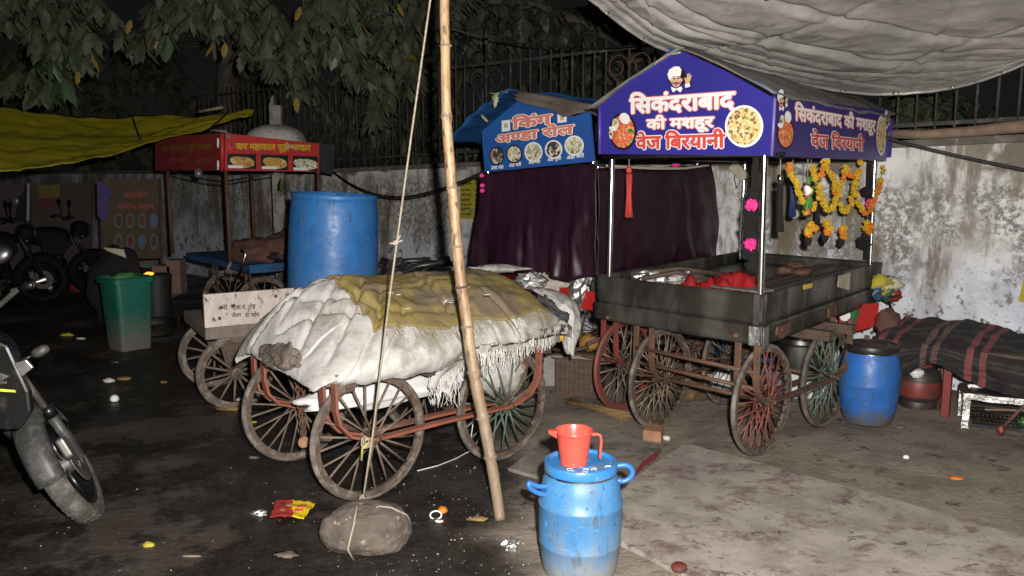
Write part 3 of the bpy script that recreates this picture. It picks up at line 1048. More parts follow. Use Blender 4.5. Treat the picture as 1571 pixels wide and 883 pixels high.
def limb(mb, pts, r0, r1):
    n = len(pts)
    mb.tube(pts, [r0 + (r1 - r0) * i / (n - 1) for i in range(n)], 9)
def bez(a, b, c, n=10):
    a, b, c = Vector(a), Vector(b), Vector(c)
    return [a * (1 - t) ** 2 + b * 2 * t * (1 - t) + c * t * t for t in [i / n for i in range(n + 1)]]

rnd = random.Random(3)
tr = thing('leafy_tree', 'big drooping-leaved tree whose dusty branches hang over the red sign', 'tree', (-5.2, 14.6, 0))
tb = MB()
limb(tb, bez((-5.2, 14.6, 0), (-5.0, 14.5, 2.4), (-4.7, 14.1, 4.6)), .26, .16)
BR = [((-4.7, 14.1, 4.6), (-4.2, 11.5, 5.2), at(330, 90, 9.0)), ((-4.7, 14.1, 4.4), (-5.5, 11.5, 4.8), at(80, 60, 8.6)),
      ((-4.7, 14.1, 4.6), (-2.6, 11.5, 5.6), at(560, 100, 8.6)), ((-4.6, 13.9, 4.2), (-2.6, 11.6, 4.4), at(440, 150, 9.2)),
      ((-4.7, 14.1, 4.6), (-4, 10.5, 6.2), at(200, -60, 7.6)), ((-4.7, 14.1, 4.6), (-2.4, 10.5, 6.0), at(520, -60, 7.8))]
for a, c, e in BR:
    limb(tb, bez(a, c, e), .09, .018)
tb.build('trunk', M['bark'], tr, True)
lb = MB()
EDGE = [(-60, 150), (0, 158), (50, 160), (95, 168), (108, 120), (140, 120), (160, 128), (185, 115), (205, 112), (225, 92), (250, 100), (262, 62), (285, 40), (300, 58), (322, 55), (345, 78), (362, 70), (372, 112), (400, 110), (420, 130), (440, 140), (460, 205), (492, 215), (520, 205), (548, 205), (585, 222), (598, 178), (622, 168), (648, 150), (660, 90), (690, 60), (720, 20), (760, -20)]
n = 0
while n < 1500:
    px = rnd.uniform(-60, 740)
    e = edge_y(EDGE, px) - 34
    py = rnd.uniform(-90, max(e, -60))
    if py > e or (262 < px < 362 and py > 30 and rnd.random() < .5):
        continue
    # thinner where the photograph shows gaps
    g = fr((px / 90, py / 90, 1.5), 1.0)
    if g < -.24:
        continue
    Y = 7.7 + 2.6 * rnd.random() ** .8 + (.6 if px > 560 else 0)
    green = [.55, .44, .01] if px < 110 and py > 70 else ([.955, .035, .01] if px < 640 else [.97, .025, .005])
    cluster(lb, at(px, py, Y), rnd.choice((4, 5, 6, 7)), rnd.uniform(.13, .24), rnd, green)
    n += 1
for px, py in ((345, 66), (235, 52), (326, 66), (118, 108), (460, 10), (455, 150), (612, 5), (200, 30)):
    p = at(px, py, 7.6)
    leaf(lb, p, (rnd.uniform(-.5, .5), -.5, -.8), .13, .035, .3, 2, rnd)
lb.build('crown', [M['leaf'], M['leafgreen'], M['leafyellow']], tr, True)

rnd = random.Random(11)
def dark_tree(label, base, px0, px1, py0, py1, Y0, Y1, count, L, seed, thr=-.1):
    r = random.Random(seed)
    t = thing('dark_tree', label, 'tree', base)
    tm = MB()
    b = Vector(base)
    limb(tm, bez(b, b + Vector((.2, 0, 2)), b + Vector((.1, -.3, 4))), .2, .12)
    for q in range(5):
        e = at(r.uniform(px0, px1), r.uniform(py0, (py0 + py1) / 2), (Y0 + Y1) / 2)
        limb(tm, bez(b + Vector((.1, -.3, 3.4)), (b + Vector((0, 0, 5)) + e) / 2, e), .08, .015)
    tm.build('trunk', M['bark'], t, True)
    m_ = MB()
    i = 0
    while i < count:
        px, py = r.uniform(px0, px1), r.uniform(py0, py1)
        if fr((px / 70, py / 70, seed), 1.0) < thr:
            continue
        cluster(m_, at(px, py, r.uniform(Y0, Y1)), 6, L * r.uniform(.7, 1.2), r, [.92, .08], (.1, 1.2))
        i += 1
    m_.build('crown', [M['leafdark'], M['leafgreen']], t, True)
dark_tree('dim tree with fine leaves behind the fence, above the blue egg-roll canopy', (1.6, 12.2, 0), 480, 1010, -120, 235, 10.6, 12.8, 900, .2, 21)
dark_tree('dim tree standing behind the wall at the far left, under the yellow tarpaulin', (-9.2, 17.5, 0), -60, 420, 60, 240, 14.5, 17, 330, .3, 22, -.2)
# a bush behind the fence at the right
bu = thing('bush', 'green bush behind the fence bars, below the grey tarpaulin', 'bush', (4.0, 8.1, 0))
sb = MB()
for q in range(6):
    a = q * 1.05
    limb(sb, bez((4.0, 8.1, 0), (4.0 + .2 * math.cos(a), 8.1 + .2 * math.sin(a), 1.2), (4.0 + .7 * math.cos(a), 8.1 + .4 * math.sin(a), 2.3)), .025, .006)
sb.build('stem', M['bark'], bu, True)
m_ = MB()
r = random.Random(5)
for q in range(150):
    px, py = r.uniform(1370, 1475), r.uniform(140, 222)
    cluster(m_, at(px, py, r.uniform(7.2, 8.4)), 6, .13, r, [.5, .5], (.0, 1.1))
m_.build('foliage', [M['leafdark'], M['leafgreen']], bu, True)

# ================================================================== THE BIRYANI CART
B_, C_, A_ = gnd(1168, 452, .97), gnd(1352, 402, .97), gnd(917, 422, .97)
B0, U2, V2 = B_ * 1.0, (C_ - B_), (A_ - B_)
L2, W2 = U2.length, V2.length
U2, V2 = U2 / L2, V2 / W2
def F2(a, b, z):
    p = B0 + U2 * a + V2 * b
    return Vector((p.x, p.y, z))
N2f = Vector((V2.y, -V2.x, 0)).normalized()           # out of the front face
if N2f.y > 0: N2f = -N2f
N2s = Vector((U2.y, -U2.x, 0)).normalized()           # out of the long right face
if N2s.x < 0: N2s = -N2s
c2 = thing('food_cart', 'steel biryani cart under a violet-blue gabled sign canopy on four spoked wheels', 'food cart', F2(L2 / 2, W2 / 2, 0))
sm = M['sheetmetal']
def tray_wall(a0, b0, a1, b1, nrm, z0, z1, th, mb):
    p, q = F2(a0, b0, 0), F2(a1, b1, 0)
    n = Vector(nrm)
    base = [p, q, q - n * th, p - n * th]
    mb.hexa([Vector((k.x, k.y, z0)) for k in base] + [Vector((k.x, k.y, z1)) for k in base])
def dents(o, amp, seed):
    pass
# upper side sheets and the heavier lower skirt, a little proud
def panel(name, a0, b0, a1, b1, nrm, z0, z1, out, amp, seed, m_=sm):
    p, q = F2(a0, b0, 0) + Vector(nrm) * out, F2(a1, b1, 0) + Vector(nrm) * out
    n = Vector(nrm)
    mb = MB()
    nu, nv = 36, 6
    def fn(u, v):
        x = p.lerp(q, u)
        d = amp * fr((u * 5, v * 1.5, seed), 1.2)
        if v in (0, 1): d *= .4
        return Vector((x.x, x.y, z0 + (z1 - z0) * v)) + n * d
    mb.grid(fn, nu, nv)
    o = mb.build(name, m_, c2, True)
    md = o.modifiers.new('solid', 'SOLIDIFY')
    md.thickness = .018
    md.offset = 0
    return o
ZT, ZM, ZB = .97, .79, .675
panel('side_panel', 0, 0, 0, W2, N2f, ZM, ZT, 0, .004, 1)
panel('side_panel', 0, 0, L2, 0, N2s, ZM, ZT, 0, .004, 2)
panel('side_panel', L2, 0, L2, W2, -N2f, ZM, ZT, 0, .004, 3)
panel('side_panel', 0, W2, L2, W2, -N2s, ZM, ZT, 0, .004, 4)
panel('skirt', 0, -.012, 0, W2 + .012, N2f, ZB, ZM, .012, .008, 5)
panel('skirt', -.012, 0, L2, 0, N2s, ZB, ZM, .012, .008, 6)
panel('skirt', L2, 0, L2, W2, -N2f, ZB, ZM, .012, .006, 7)
panel('skirt', 0, W2, L2, W2, -N2s, ZB, ZM, .012, .006, 8)
mb = MB()
mb.hexa([F2(.012, .012, .72), F2(L2 - .012, .012, .72), F2(L2 - .012, W2 - .012, .72), F2(.012, W2 - .012, .72), F2(.012, .012, .885), F2(L2 - .012, .012, .885), F2(L2 - .012, W2 - .012, .885), F2(.012, W2 - .012, .885)])
mb.build('tray_floor', M['traybase'], c2)
for i in range(7):                        # greasy slats lying lengthwise on the right half
    b = .10 + i * .055
    mb = MB()
    mb.hexa([F2(.3, b, .888), F2(L2 - .06, b, .888), F2(L2 - .06, b + .04, .888), F2(.3, b + .04, .888), F2(.3, b, .93 + .004 * (i % 3)), F2(L2 - .06, b, .93), F2(L2 - .06, b + .04, .93), F2(.3, b + .04, .93 + .004 * (i % 3))])
    mb.build('slat', M['wood_dark'] if i % 3 == 1 else M['traybase'], c2, bev=.004)
mb = MB()                                 # riveted corner angle at the near corner
for nrm, d in ((N2f, V2), (N2s, U2)):
    p = F2(0, 0, 0) + Vector(nrm) * .016
    mb.hexa([Vector((k.x, k.y, ZM + .005)) for k in (p, p + d * .035, p + d * .035 + nrm * .004, p + nrm * .004)] + [Vector((k.x, k.y, ZT)) for k in (p, p + d * .035, p + d * .035 + nrm * .004, p + nrm * .004)])
mb.build('corner_angle', M['steel'], c2)
mb = MB()
for nrm, d in ((N2f, V2), (N2s, U2)):
    p = F2(0, 0, 0) + Vector(nrm) * .030
    mb.hexa([Vector((k.x, k.y, ZB)) for k in (p - d * .02, p + d * .05, p + d * .05 + nrm * .004, p - d * .02 + nrm * .004)] + [Vector((k.x, k.y, ZM - .005)) for k in (p - d * .02, p + d * .05, p + d * .05 + nrm * .004, p - d * .02 + nrm * .004)])
mb.build('corner_angle', M['foil'], c2)
for px, py, s_ in ((1128, 514, .022), (932, 487, .018), (1197, 505, .02)):   # rust spots round the bolts
    nrm = N2s if px > 1170 else N2f
    p = onp(px, py, F2(0, 0, 0) + nrm * .026, nrm)
    mb = MB().blob(p, s_, s_, s_ * .8, 10, 7, .3, 3, px)
    mb.build('rusty_bolt', M['rust'], c2, True)
mb = MB()                                 # paper patch and a yellow one stuck on the long side
q = [onp(x, y, F2(0, 0, 0) + N2s * .015, N2s) for x, y in ((1285, 440), (1287, 423), (1305, 418), (1303, 445))]
mb.poly(q, .003, N2s)
mb.build('paper_patch', M['card'], c2)
q = [onp(x, y, F2(0, 0, 0) + N2s * .015, N2s) for x, y in ((1233, 444), (1233, 437), (1247, 434), (1246, 441))]
MB().poly(q, .003, N2s).build('yellow_patch', M['yellowprint'], c2)
mb = MB()                                 # rusty hinge bracket under the near corner of the long side
q = [onp(x, y, F2(0, 0, 0) + N2s * .038, N2s) for x, y in ((1192, 514), (1194, 502), (1213, 494), (1213, 508), (1200, 520))]
mb.poly(q, .012, N2s)
mb.build('rusty_bracket', M['rust'], c2)
mb = MB()
q = [onp(x, y, F2(0, 0, 0) + N2s * .034, N2s) for x, y in ((1272, 488), (1272, 472), (1284, 468), (1284, 484))]
mb.poly(q, .012, N2s)
mb.build('rusty_bracket', M['rust'], c2)

# undercarriage: four spoked wheels, bent brackets, tie rods
K0 = gnd(1166, 697)
KU = gnd(1250, 650) - K0
KV = gnd(1012, 656) - K0
KL, KW = KU.length, KV.length
KU, KV = KU / KL, KV / KW
KU = Vector((math.cos(math.radians(43.5)), math.sin(math.radians(43.5)), 0))
def G2(a, b, z):
    p = K0 + KU * a + KV * b
    return Vector((p.x, p.y, z))
AX = Vector((KU.y, -KU.x, 0))
RW = .335
wheel(c2, G2(0, 0, RW), KU, AX, RW, 36, 'spoke_red', cross=.35, sp_r=.0052, seed=1)
wheel(c2, G2(KL, 0, RW), KU, AX, RW, 36, 'spoke_green', cross=.35, sp_r=.0052, seed=2)
wheel(c2, G2(0, KW, RW), KU, AX, RW, 40, 'spoke', cross=.3, sp_r=.0045, seed=3)
wheel(c2, G2(KL, KW, RW), KU, AX, RW, 28, 'spoke', sp_r=.0045, seed=4)
for b in (-.06, .06, KW - .06, KW + .06):
    bracket(c2, G2, 0, KL, b, .70, RW, 'rust', axis=AX, drop=.19)
for a in (0, KL):
    MB().tube([G2(a, -.09, RW), G2(a, KW + .09, RW)], .014, 8).build('axle', M['rust'], c2, True)
for z, a in ((.56, -.19), (.46, -.17)):
    MB().tube([G2(a, -.06, z - .02), G2(a, KW + .06, z)], .013, 8).build('tie_rod', M['rust'], c2, True)
for a in (KL - .2, KL + .12):
    mb = MB().hexa([G2(a, -.1, .61), G2(a + .06, -.1, .61), G2(a + .06, 1.1, .61), G2(a, 1.1, .61), G2(a, -.1, .672), G2(a + .06, -.1, .672), G2(a + .06, 1.1, .672), G2(a, 1.1, .672)])
    mb.build('cross_beam', M['wood_dark'], c2)

# posts
for nm, (x0, y0, x1, y1), Y, r_ in (('post', (1172.5, 235, 1167, 449), B_.y + .03, .0195), ('post', (939.5, 232, 935, 420), A_.y + .02, .0185), ('post', (1342, 243, 1335.5, 402), C_.y - .04, .0195), ('post', (1143.5, 250, 1134.5, 418), None, .018)):
    if Y is None:
        d_ = F2(L2 - .03, W2 - .03, 0)
        Y = d_.y
    p1 = at(x1, y1, Y); p1.z = .9
    p0 = at(x0, y0, Y); p0.z = 1.95
    MB().tube([p1, p0], r_, 16).build(nm, M['chrome'], c2, True, angle=50)

# canopy: front gable sign, side sign, back board, roof sheet
PF0 = F2(-.012, 0, 0) + N2f * .012
front = [(918.5, 236), (1181.5, 238), (1187, 150), (1110, 107), (1046, 78), (1028, 79), (980, 112), (918.5, 163)]
fp = [onp(x, y, PF0, N2f) for x, y in front]
sgn = MB().poly(fp, .022, N2f).build('front_sign', M['canopyblue'], c2)
PS0 = F2(0, -.012, 0) + N2s * .012
side = [(1186.5, 239), (1360, 246), (1362.5, 170), (1189, 146)]
sp_ = [onp(x, y, PS0, N2s) for x, y in side]
sgs = MB().poly(sp_, .022, N2s).build('side_sign', M['canopyside'], c2)
mb = MB()
q = [F2(L2 + .02, -.02, 1.78), F2(L2 + .02, W2 + .02, 1.78), F2(L2 + .02, W2 + .02, 2.06), F2(L2 + .02, W2 / 2, 2.36), F2(L2 + .02, -.02, 2.06)]
mb.poly(q, .02, U2)
mb.build('back_sign', M['canopyside'], c2)
q = [F2(0.03, W2 + .02, 1.8), F2(L2, W2 + .02, 1.8), F2(L2, W2 + .02, 2.06), F2(0.03, W2 + .02, 2.06)]
MB().poly(q, .02, -N2s).build('side_sign', M['canopyside'], c2)
mb = MB()                                   # white trim down the near corner of the canopy
p0, p1 = onp(1184, 239, PF0 + N2f * .004, N2f), onp(1189, 150, PF0 + N2f * .004, N2f)
mb.tube([p0, p1], .009, 6)
mb.build('corner_trim', mat('violet_trim', (.2, .15, .42), None, 8, .4), c2, True)
p0, p1 = onp(920, 236, PF0 + N2f * .006, N2f), onp(920, 166, PF0 + N2f * .006, N2f)
MB().tube([p0, p1], .011, 6).build('corner_trim', mat('violet_trim2', (.1, .06, .4), None, 8, .4), c2, True)
mb = MB()                                   # black frame under the canopy
for a0, b0, a1, b1 in ((.02, .02, .02, W2 - .02), (.02, .02, L2 - .02, .02), (L2 - .03, .02, L2 - .03, W2 - .02), (.02, W2 - .03, L2 - .02, W2 - .03), (.9, .02, .9, W2 - .02)):
    p, q2 = F2(a0, b0, 1.765), F2(a1, b1, 1.765)
    mb.tube([p, q2], .016, 6)
mb.build('canopy_frame', M['blackplastic'], c2, True)
ridge0 = onp(1040, 76, PF0 + N2f * .03, N2f)
RZ = ridge0.z + .012
lw, rw = (F2(0, W2, 0) - ridge0).to_2d().length, (F2(0, 0, 0) - ridge0).to_2d().length
bm_ = (Vector((ridge0.x, ridge0.y, 0)) - Vector((B0.x, B0.y, 0))).dot(V2)
ER = onp(1187, 149, PF0, N2f).z + .022
EL = onp(918, 163, PF0, N2f).z + .012
def roof(u, v):
    a = -.055 + (L2 + .1) * u
    t = v * 2 - 1                           # -1 right eave, +1 left eave
    if t < 0:
        b = bm_ + (bm_ + .045) * t
        z = RZ + (ER - RZ) * (-t) ** 1.12
        if t < -.95:
            z -= .012 * fr((a * 2.2, 0, 4), 1.5)
    else:
        b = bm_ + (W2 - bm_ + .09) * t
        z = RZ + (EL - .03 - RZ) * t ** 1.08
    z += .022 * fr((a * 2, t * 2, 0), 1.3) * (1 if .02 < u else .15) - .02 * math.sin(PI * u)
    return F2(a, b, z)
mb = MB().grid(roof, 48, 30)
mb.build('roof_sheet', M['roofgrey'], c2, True, solid=.008)
# white cord tied along the left ridge
MB().tube([onp(x, y, PF0 + N2f * .05, N2f) for x, y in ((1044, 80), (1034, 82), (1025, 83), (1017, 88), (1008, 94), (1005, 99))], .006, 6).build('roof_cord', M['rope'], c2, True)
# blue tarpaulin showing under the roof at the ridge
mb = MB().poly([onp(x, y, PF0 - N2f * .03, N2f) + U2 * .0 for x, y in ((1004, 103), (1018, 84), (1030, 74), (1044, 77), (1030, 84))], .01, N2f)
mb.build('ridge_tarp', M['bluetarp'], c2)

# the printing on the front sign
def PFp(x, y, off=0.0):
    return onp(x, y, PF0, N2f, off)
def plate(par, name, fn, n, px, py, rx, ry, food_m, rimm, off=.002, frac=.88, dark=False):
    c = fn(px, py); ex = fn(px + rx, py) - c; ey = fn(px, py - ry) - c
    mb = MB()
    mb.k = 0
    disc(mb, c, ex, ey, n, off)
    mb.k = 1
    disc(mb, c, ex * frac, ey * frac, n, off + .0006)
    return mb.build(name, [rimm, food_m], par)
r_ = MB()
r_.k = 0
write(r_, 'िसकंदराबाद', PFp(967, 175.5), PFp(1127, 167), PFp(967, 143), N2f, .0015, .075, 16)
write(r_, 'की मशहूर', PFp(993, 204), PFp(1095, 201), PFp(993, 177.5), N2f, .0015, .085, 16)
r_.k = 1
write(r_, 'िसकंदराबाद', PFp(967, 175.5), PFp(1127, 167), PFp(967, 143), N2f, .0042, .038, 10)
write(r_, 'की मशहूर', PFp(993, 204), PFp(1095, 201), PFp(993, 177.5), N2f, .0042, .036, 10)
r_.k = 1
write(r_, 'वेज िबरयानी', PFp(977, 228.5), PFp(1112, 226), PFp(977, 202.5), N2f, .0015, .085, 16)
r_.k = 2
write(r_, 'वेज िबरयानी', PFp(977, 228.5), PFp(1112, 226), PFp(977, 202.5), N2f, .0042, .04, 10)
lt = r_.build('sign_lettering', [M['pinkred'], M['white'], M['redprint']], sgn)
plate(sgn, 'printed_plate', PFp, N2f, 1141.5, 193.5, 30, 32.5, M['food_rice'], M['white'], .003)
plate(sgn, 'printed_plate', PFp, N2f, 955.5, 201.5, 21.5, 29, M['food_red'], M['blackprint'], .003, .86)
g = MB()
for i, (x, y, rx, ry, k) in enumerate(((959, 181.5, 8, 8.5, 0), (945, 189, 5, 7, 1), (941, 197, 6, 3, 0), (938, 205, 3, 8, 1), (968, 200, 4, 3, 2))):
    c = PFp(x, y)
    g.k = k
    disc(g, c, PFp(x + rx, y + rx * .2) - c, PFp(x, y - ry) - c, N2f, .0042 + i * .0003)
g.build('printed_garnish', [M['white'], M['food_pale'], M['green']], sgn)
def chef(par, fn, n, cx, cy, s_, off):
    mb = MB()
    def P(k, pts, o):
        mb.k = k
        mb.poly([fn(cx + x * s_, cy + y * s_, off + o) for x, y in pts])
    def D(k, x, y, rx, ry, o):
        mb.k = k
        c = fn(cx + x * s_, cy + y * s_)
        disc(mb, c, fn(cx + (x + rx) * s_, cy + y * s_) - c, fn(cx + x * s_, cy + (y - ry) * s_) - c, n, off + o)
    D(2, 0, -6, 19.5, 21.5, -.0004)
    D(1, 0, 4, 10, 13, .0004)                         # face
    D(1, -10, 3, 2.5, 4, .0003); D(1, 10.5, 2, 2.5, 4, .0003)
    P(0, [(-16, -1), (-18, -10), (-14, -20), (-4, -26), (6, -26), (11, -20), (10, -13), (9, -6), (-10, -2), (-12, 4)], .0008)
    D(2, -4, -1, 1.5, 2.2, .001); D(2, 4, -1.5, 1.5, 2.2, .001)
    P(2, [(-8, -5), (-2, -5.5), (-2, -4.2), (-8, -3.5)], .001); P(2, [(2, -6), (8, -6), (8, -4.5), (2, -4.6)], .001)
    P(2, [(-9, 4), (-6, 8), (0, 6), (6, 8), (10, 3.5), (7, 10.5), (0, 9), (-7, 10.5)], .0012)
    D(3, 0, 12, 3.2, 2.4, .0011)
    D(1, .5, 3, 2.3, 3, .0013)
    P(0, [(-11, 16), (0, 20), (11, 15), (13, 20), (9, 28), (1, 22), (-6, 28), (-9, 23)], .0014)
    # the raised hand with a cuff
    D(2, 24, 5, 8, 16, -.0005)
    D(1, 23, 4, 4.8, 6, .0005)
    for x0, y0, x1, y1 in ((20, -1, 17, -3), (23, -2, 24, -11), (25.5, -1, 27.5, -12), (27, 2, 31, -8)):
        P(1, [(x0 - 1.6, y0 + 3), (x1 - 1.3, y1), (x1 + 1.3, y1), (x0 + 1.8, y0 + 3)], .0007 + .0001 * x0 / 20)
    P(0, [(18, 10), (28, 8), (29, 16), (19, 18)], .001)
    return mb.build('printed_chef', [M['white'], M['skin'], M['blackprint'], M['redprint']], par)
chef(sgn, PFp, N2f, 1038, 121, .74, .0035)

def PSp(x, y, off=0.0):
    return onp(x, y, PS0, N2s, off)
r_ = MB()
r_.k = 0
write(r_, 'िसकंदराबाद की मशहूर', PSp(1219, 192), PSp(1342, 208), PSp(1219, 156), N2s, .0015, .07, 16)
r_.k = 1
write(r_, 'िसकंदराबाद की मशहूर', PSp(1219, 192), PSp(1342, 208), PSp(1219, 156), N2s, .0042, .034, 10)
write(r_, 'वेज िबरयानी', PSp(1244, 225.5), PSp(1324.5, 231), PSp(1244, 198), N2s, .0015, .07, 16)
r_.k = 2
write(r_, 'वेज िबरयानी', PSp(1244, 225.5), PSp(1324.5, 231), PSp(1244, 198), N2s, .0042, .03, 10)
r_.build('sign_lettering', [M['pinkred'], M['white'], M['redprint']], sgs)
plate(sgs, 'printed_plate', PSp, N2s, 1205, 205, 13, 24, M['food_red'], M['blackprint'], .003, .86)
plate(sgs, 'printed_plate', PSp, N2s, 1351.5, 208, 7.5, 31, M['food_rice'], M['white'], .003)
g = MB()
for i, (x, y, rx, ry, k) in enumerate(((1208, 179, 5, 9, 0), (1199, 184, 4, 8, 1), (1196, 192, 4, 4, 0))):
    c = PSp(x, y)
    g.k = k
    disc(g, c, PSp(x + rx, y + rx * .2) - c, PSp(x, y - ry) - c, N2s, .0042 + i * .0003)
g.build('printed_garnish', [M['white'], M['food_pale']], sgs)
def PSc(x, y, off=0.0):
    return PSp(1197 + (x - 1197) * .55, y, off)
chef(sgs, PSc, N2s, 1197, 153, .62, .0052)
def PSd(x, y, off=0.0):
    return PSp(1359 + (x - 1359) * .3, y, off)
chef(sgs, PSd, N2s, 1359, 183, .55, .0035)

# things on and about the biryani cart
def rag(name, label, cat, c, rx, ry, rz, m_, seed, amp=.45, nu=22, nv=14, group=None, fs=1.8):
    c = Vector(c)
    o = MB().blob((c.x, c.y, c.z + rz * .55), rx, ry, rz, nu, nv, amp, fs, seed, flat=-rz * .55).build(name, m_, None, True, loc=c)
    return tag(o, label, cat, group)
o = MB()
pk = [gnd(x, y, .985) for x, y in ((1035, 436), (1075, 428), (1112, 418), (1128, 424), (1160, 432), (1130, 442), (1100, 447), (1065, 443))]
def redc(u, v):
    a, b = .02 + .55 * u, .15 + .62 * v
    h = .885 + .05 * math.sin(PI * v) * math.sin(PI * u) + .13 * abs(fr((u * 3, v * 4, 2), 1.2)) * math.sin(PI * v) ** .5 + .06 * math.exp(-((u - .6) / .12) ** 2 - ((v - .3) / .16) ** 2)
    return F2(a, b, h)
o = MB().grid(redc, 30, 30).build('red_cloth', M['redcloth'], None, True, loc=F2(.3, .4, .88), solid=.006)
tag(o, 'crumpled red cloth lying in the tray of the biryani cart', 'cloth')
for i, (a, b, r_) in enumerate(((.42, .78, .1), (.3, 1.0, .09), (.62, .9, .1))):
    o = MB().blob(F2(a, b, .93), r_ * 1.3, r_, r_ * .62, 20, 12, .5, 3.0, i * 3.1, flat=-.05).build('foil_bundle', M['foil'], None, False, loc=F2(a, b, .88))
    tag(o, 'silvery crumpled foil bundle in the cart tray below the plum curtain', 'foil bundle', 'foil bundles in the tray')
for i, (a, b, c, d) in enumerate(((.25, 1.12, .8, .62), (.15, .95, .5, .62))):
    o = MB().tube([F2(a, b, .96), F2((a + c) / 2, (b + d) / 2, 1.0), F2(c, d, .95)], .016, 8).build('stick', M['wood_dark'], None, True, loc=F2(a, b, .9))
    tag(o, 'brown bent stick lying across the foil in the cart tray', 'stick', 'sticks in the tray')
o = MB()
o.hexa([F2(.015, .02, .972), F2(.16, -.01, .972), F2(.17, .04, .972), F2(.03, .36, .972), F2(.015, .02, .986), F2(.16, -.01, .986), F2(.17, .04, .986), F2(.03, .36, .986)])
tag(o.build('aluminium_sheet', M['foil'], None, False, loc=F2(.02, .1, .972), bev=.003), 'bent piece of shiny aluminium on the near corner of the steel tray', 'metal sheet')
for i, (px, py) in enumerate(((1205, 415), (1230, 417), (1222, 407))):
    o = MB().blob(gnd(px, py, .95), .07, .06, .035, 12, 8, .5, 3, i).build('brown_scrap', M['rust'], None, True, loc=gnd(px, py, .93))
    tag(o, 'rusty brown scrap on the slats of the biryani cart', 'scrap', 'rusty scraps on the cart slats')

# hanging things
def hung(px, py, p0, nrm):
    return onp(px, py, p0, nrm)
HS = F2(.1, .06, 0)                        # hanging plane along the long right side
PSh = PS0 - N2s * .05
def tassel(label, px, y0, y1, y2, wpx_, p0, n, m_, knot=None, group=None, cat='tassel'):
    top, kn, end = onp(px + .5, y0, p0, n), onp(px, y1, p0, n), onp(px - 1, y2, p0, n)
    d = (kn - EYE).length
    wd_ = wpx_ * d / F_PX / 2
    t = thing('tassel', label, cat, end, group)
    MB().tube([top, kn], .003, 5).build('cord', M['rope'], t)
    L = (kn - end).length
    kn2 = kn - Vector((0, 0, .02))
    MB().lathe([(.004, .03), (wd_ * .7, .025), (wd_ * .8, .0), (wd_ * .5, -.015)], kn, 10).build('bead', knot or m_, t, True)
    mb = MB()
    r = random.Random(px)
    for i in range(46):
        a = 2 * PI * i / 46 * 2.4
        q = wd_ * math.sqrt(((i * 7) % 46 + .5) / 46)
        e = end + Vector((math.cos(a) * q, math.sin(a) * q, r.uniform(-.008, .008)))
        mb.tube([kn2 + Vector((math.cos(a), math.sin(a), 0)) * q * .75, kn2.lerp(e, .5) + Vector((math.cos(a), math.sin(a), 0)) * q * .05, e], wd_ * .2, 5)
    mb.build('fringe', m_, t, True)
    return t
tassel('long red tassel hanging from the front left of the biryani canopy', 965, 238, 262, 332, 12, PF0 - N2f * .1, N2f, M['tassel_red'])
tassel('long black tassel hanging under the side sign, nearest to the flower-decked steel post', 1197, 243, 275, 354, 12, PSh, N2s, M['blackyarn'], M['steel'])
tassel('short coral red tassel hanging among the marigold garlands', 1239, 244, 289, 328, 10, PSh, N2s, mat('coral', (.75, .12, .1), None, 20, .6))
tassel('black tassel hanging just behind the coral red one', 1254, 275, 300, 349, 10, PSh - N2s * .12, N2s, M['blackyarn'])
tassel('navy blue ribbon tassel hanging behind the leftmost marigold garland', 1216, 244, 272, 332, 11, PSh - N2s * .2, N2s, mat('navy', (.02, .035, .14), None, 12, .6))
def garland(label, pts, p0, n, pend=None, seed=0):
    r = random.Random(seed)
    P = [onp(x, y, p0, n) for x, y in pts]
    t = thing('marigold_garland', label, 'garland', min(P, key=lambda q: q.z), 'marigold garlands under the side sign')
    MB().tube(P, .002, 4).build('thread', M['rope'], t)
    # flowers threaded along the string
    seg, tot = [], 0
    for a, b in zip(P[:-1], P[1:]):
        seg.append((tot, (b - a).length, a, b))
        tot += (b - a).length
    x = .01
    k = 0
    run = 0
    while x < tot:
        for s0, l, a, b in seg:
            if s0 <= x <= s0 + l:
                p = a.lerp(b, (x - s0) / max(l, 1e-6))
                break
        rr = r.uniform(.015, .022)
        if r.random() < .9:
            if run <= 0:
                run = r.randint(2, 5)
                orange = r.random() < .28
            run -= 1
            mb = MB().blob(p + Vector((r.uniform(-.008, .008), r.uniform(-.008, .008), 0)), rr, rr, rr * .8, 14, 9, .8, 6.5, seed + k * 1.3)
            mb.build('marigold', M['marigold2' if orange else 'marigold'], t, False)
        x += rr * 1.85
        k += 1
    if pend:
        (x0, y0), (x1, y1) = pend
        a, b = onp(x0, y0, p0, n), onp(x1, y1, p0, n)
        MB().tube([a, b], .002, 4).build('pendant_thread', M['rope'], t)
        for q in range(4):
            pp = b + Vector((r.uniform(-.018, .018), r.uniform(-.015, .015), -.02 * q + .02))
            MB().blob(pp, .026, .026, .022, 12, 8, .55, 4.5, seed + q).build('pendant_flower', M['marigold2' if q % 2 else 'marigold'], t, False)
        MB().blob(b + Vector((-.012, .01, -.075)), .026, .026, .034, 10, 8, .4, 4, seed).build('pendant_tuft', M['blackyarn'], t, False)
    return t
G0 = PSh + N2s * .03
garland('leftmost marigold garland, a straight strand beside the long black tassel', [(1211, 250), (1214, 265), (1220, 281), (1227, 301), (1233, 317), (1237, 328)], G0, N2s, None, 1)
garland('marigold garland in a U with a big orange flower pendant', [(1244, 244), (1246, 258), (1249, 270), (1254, 284), (1259, 298), (1263, 312), (1268, 320), (1273, 322), (1279, 312), (1286, 298), (1291, 282), (1296, 268), (1300, 256)], G0, N2s, ((1271, 326), (1270, 346)), 2)
garland('short marigold strand with a yellow and brown pendant over the coral tassel', [(1257, 302), (1252, 310), (1249, 318), (1247, 326)], G0 + N2s * .03, N2s, ((1246, 328), (1245, 350)), 3)
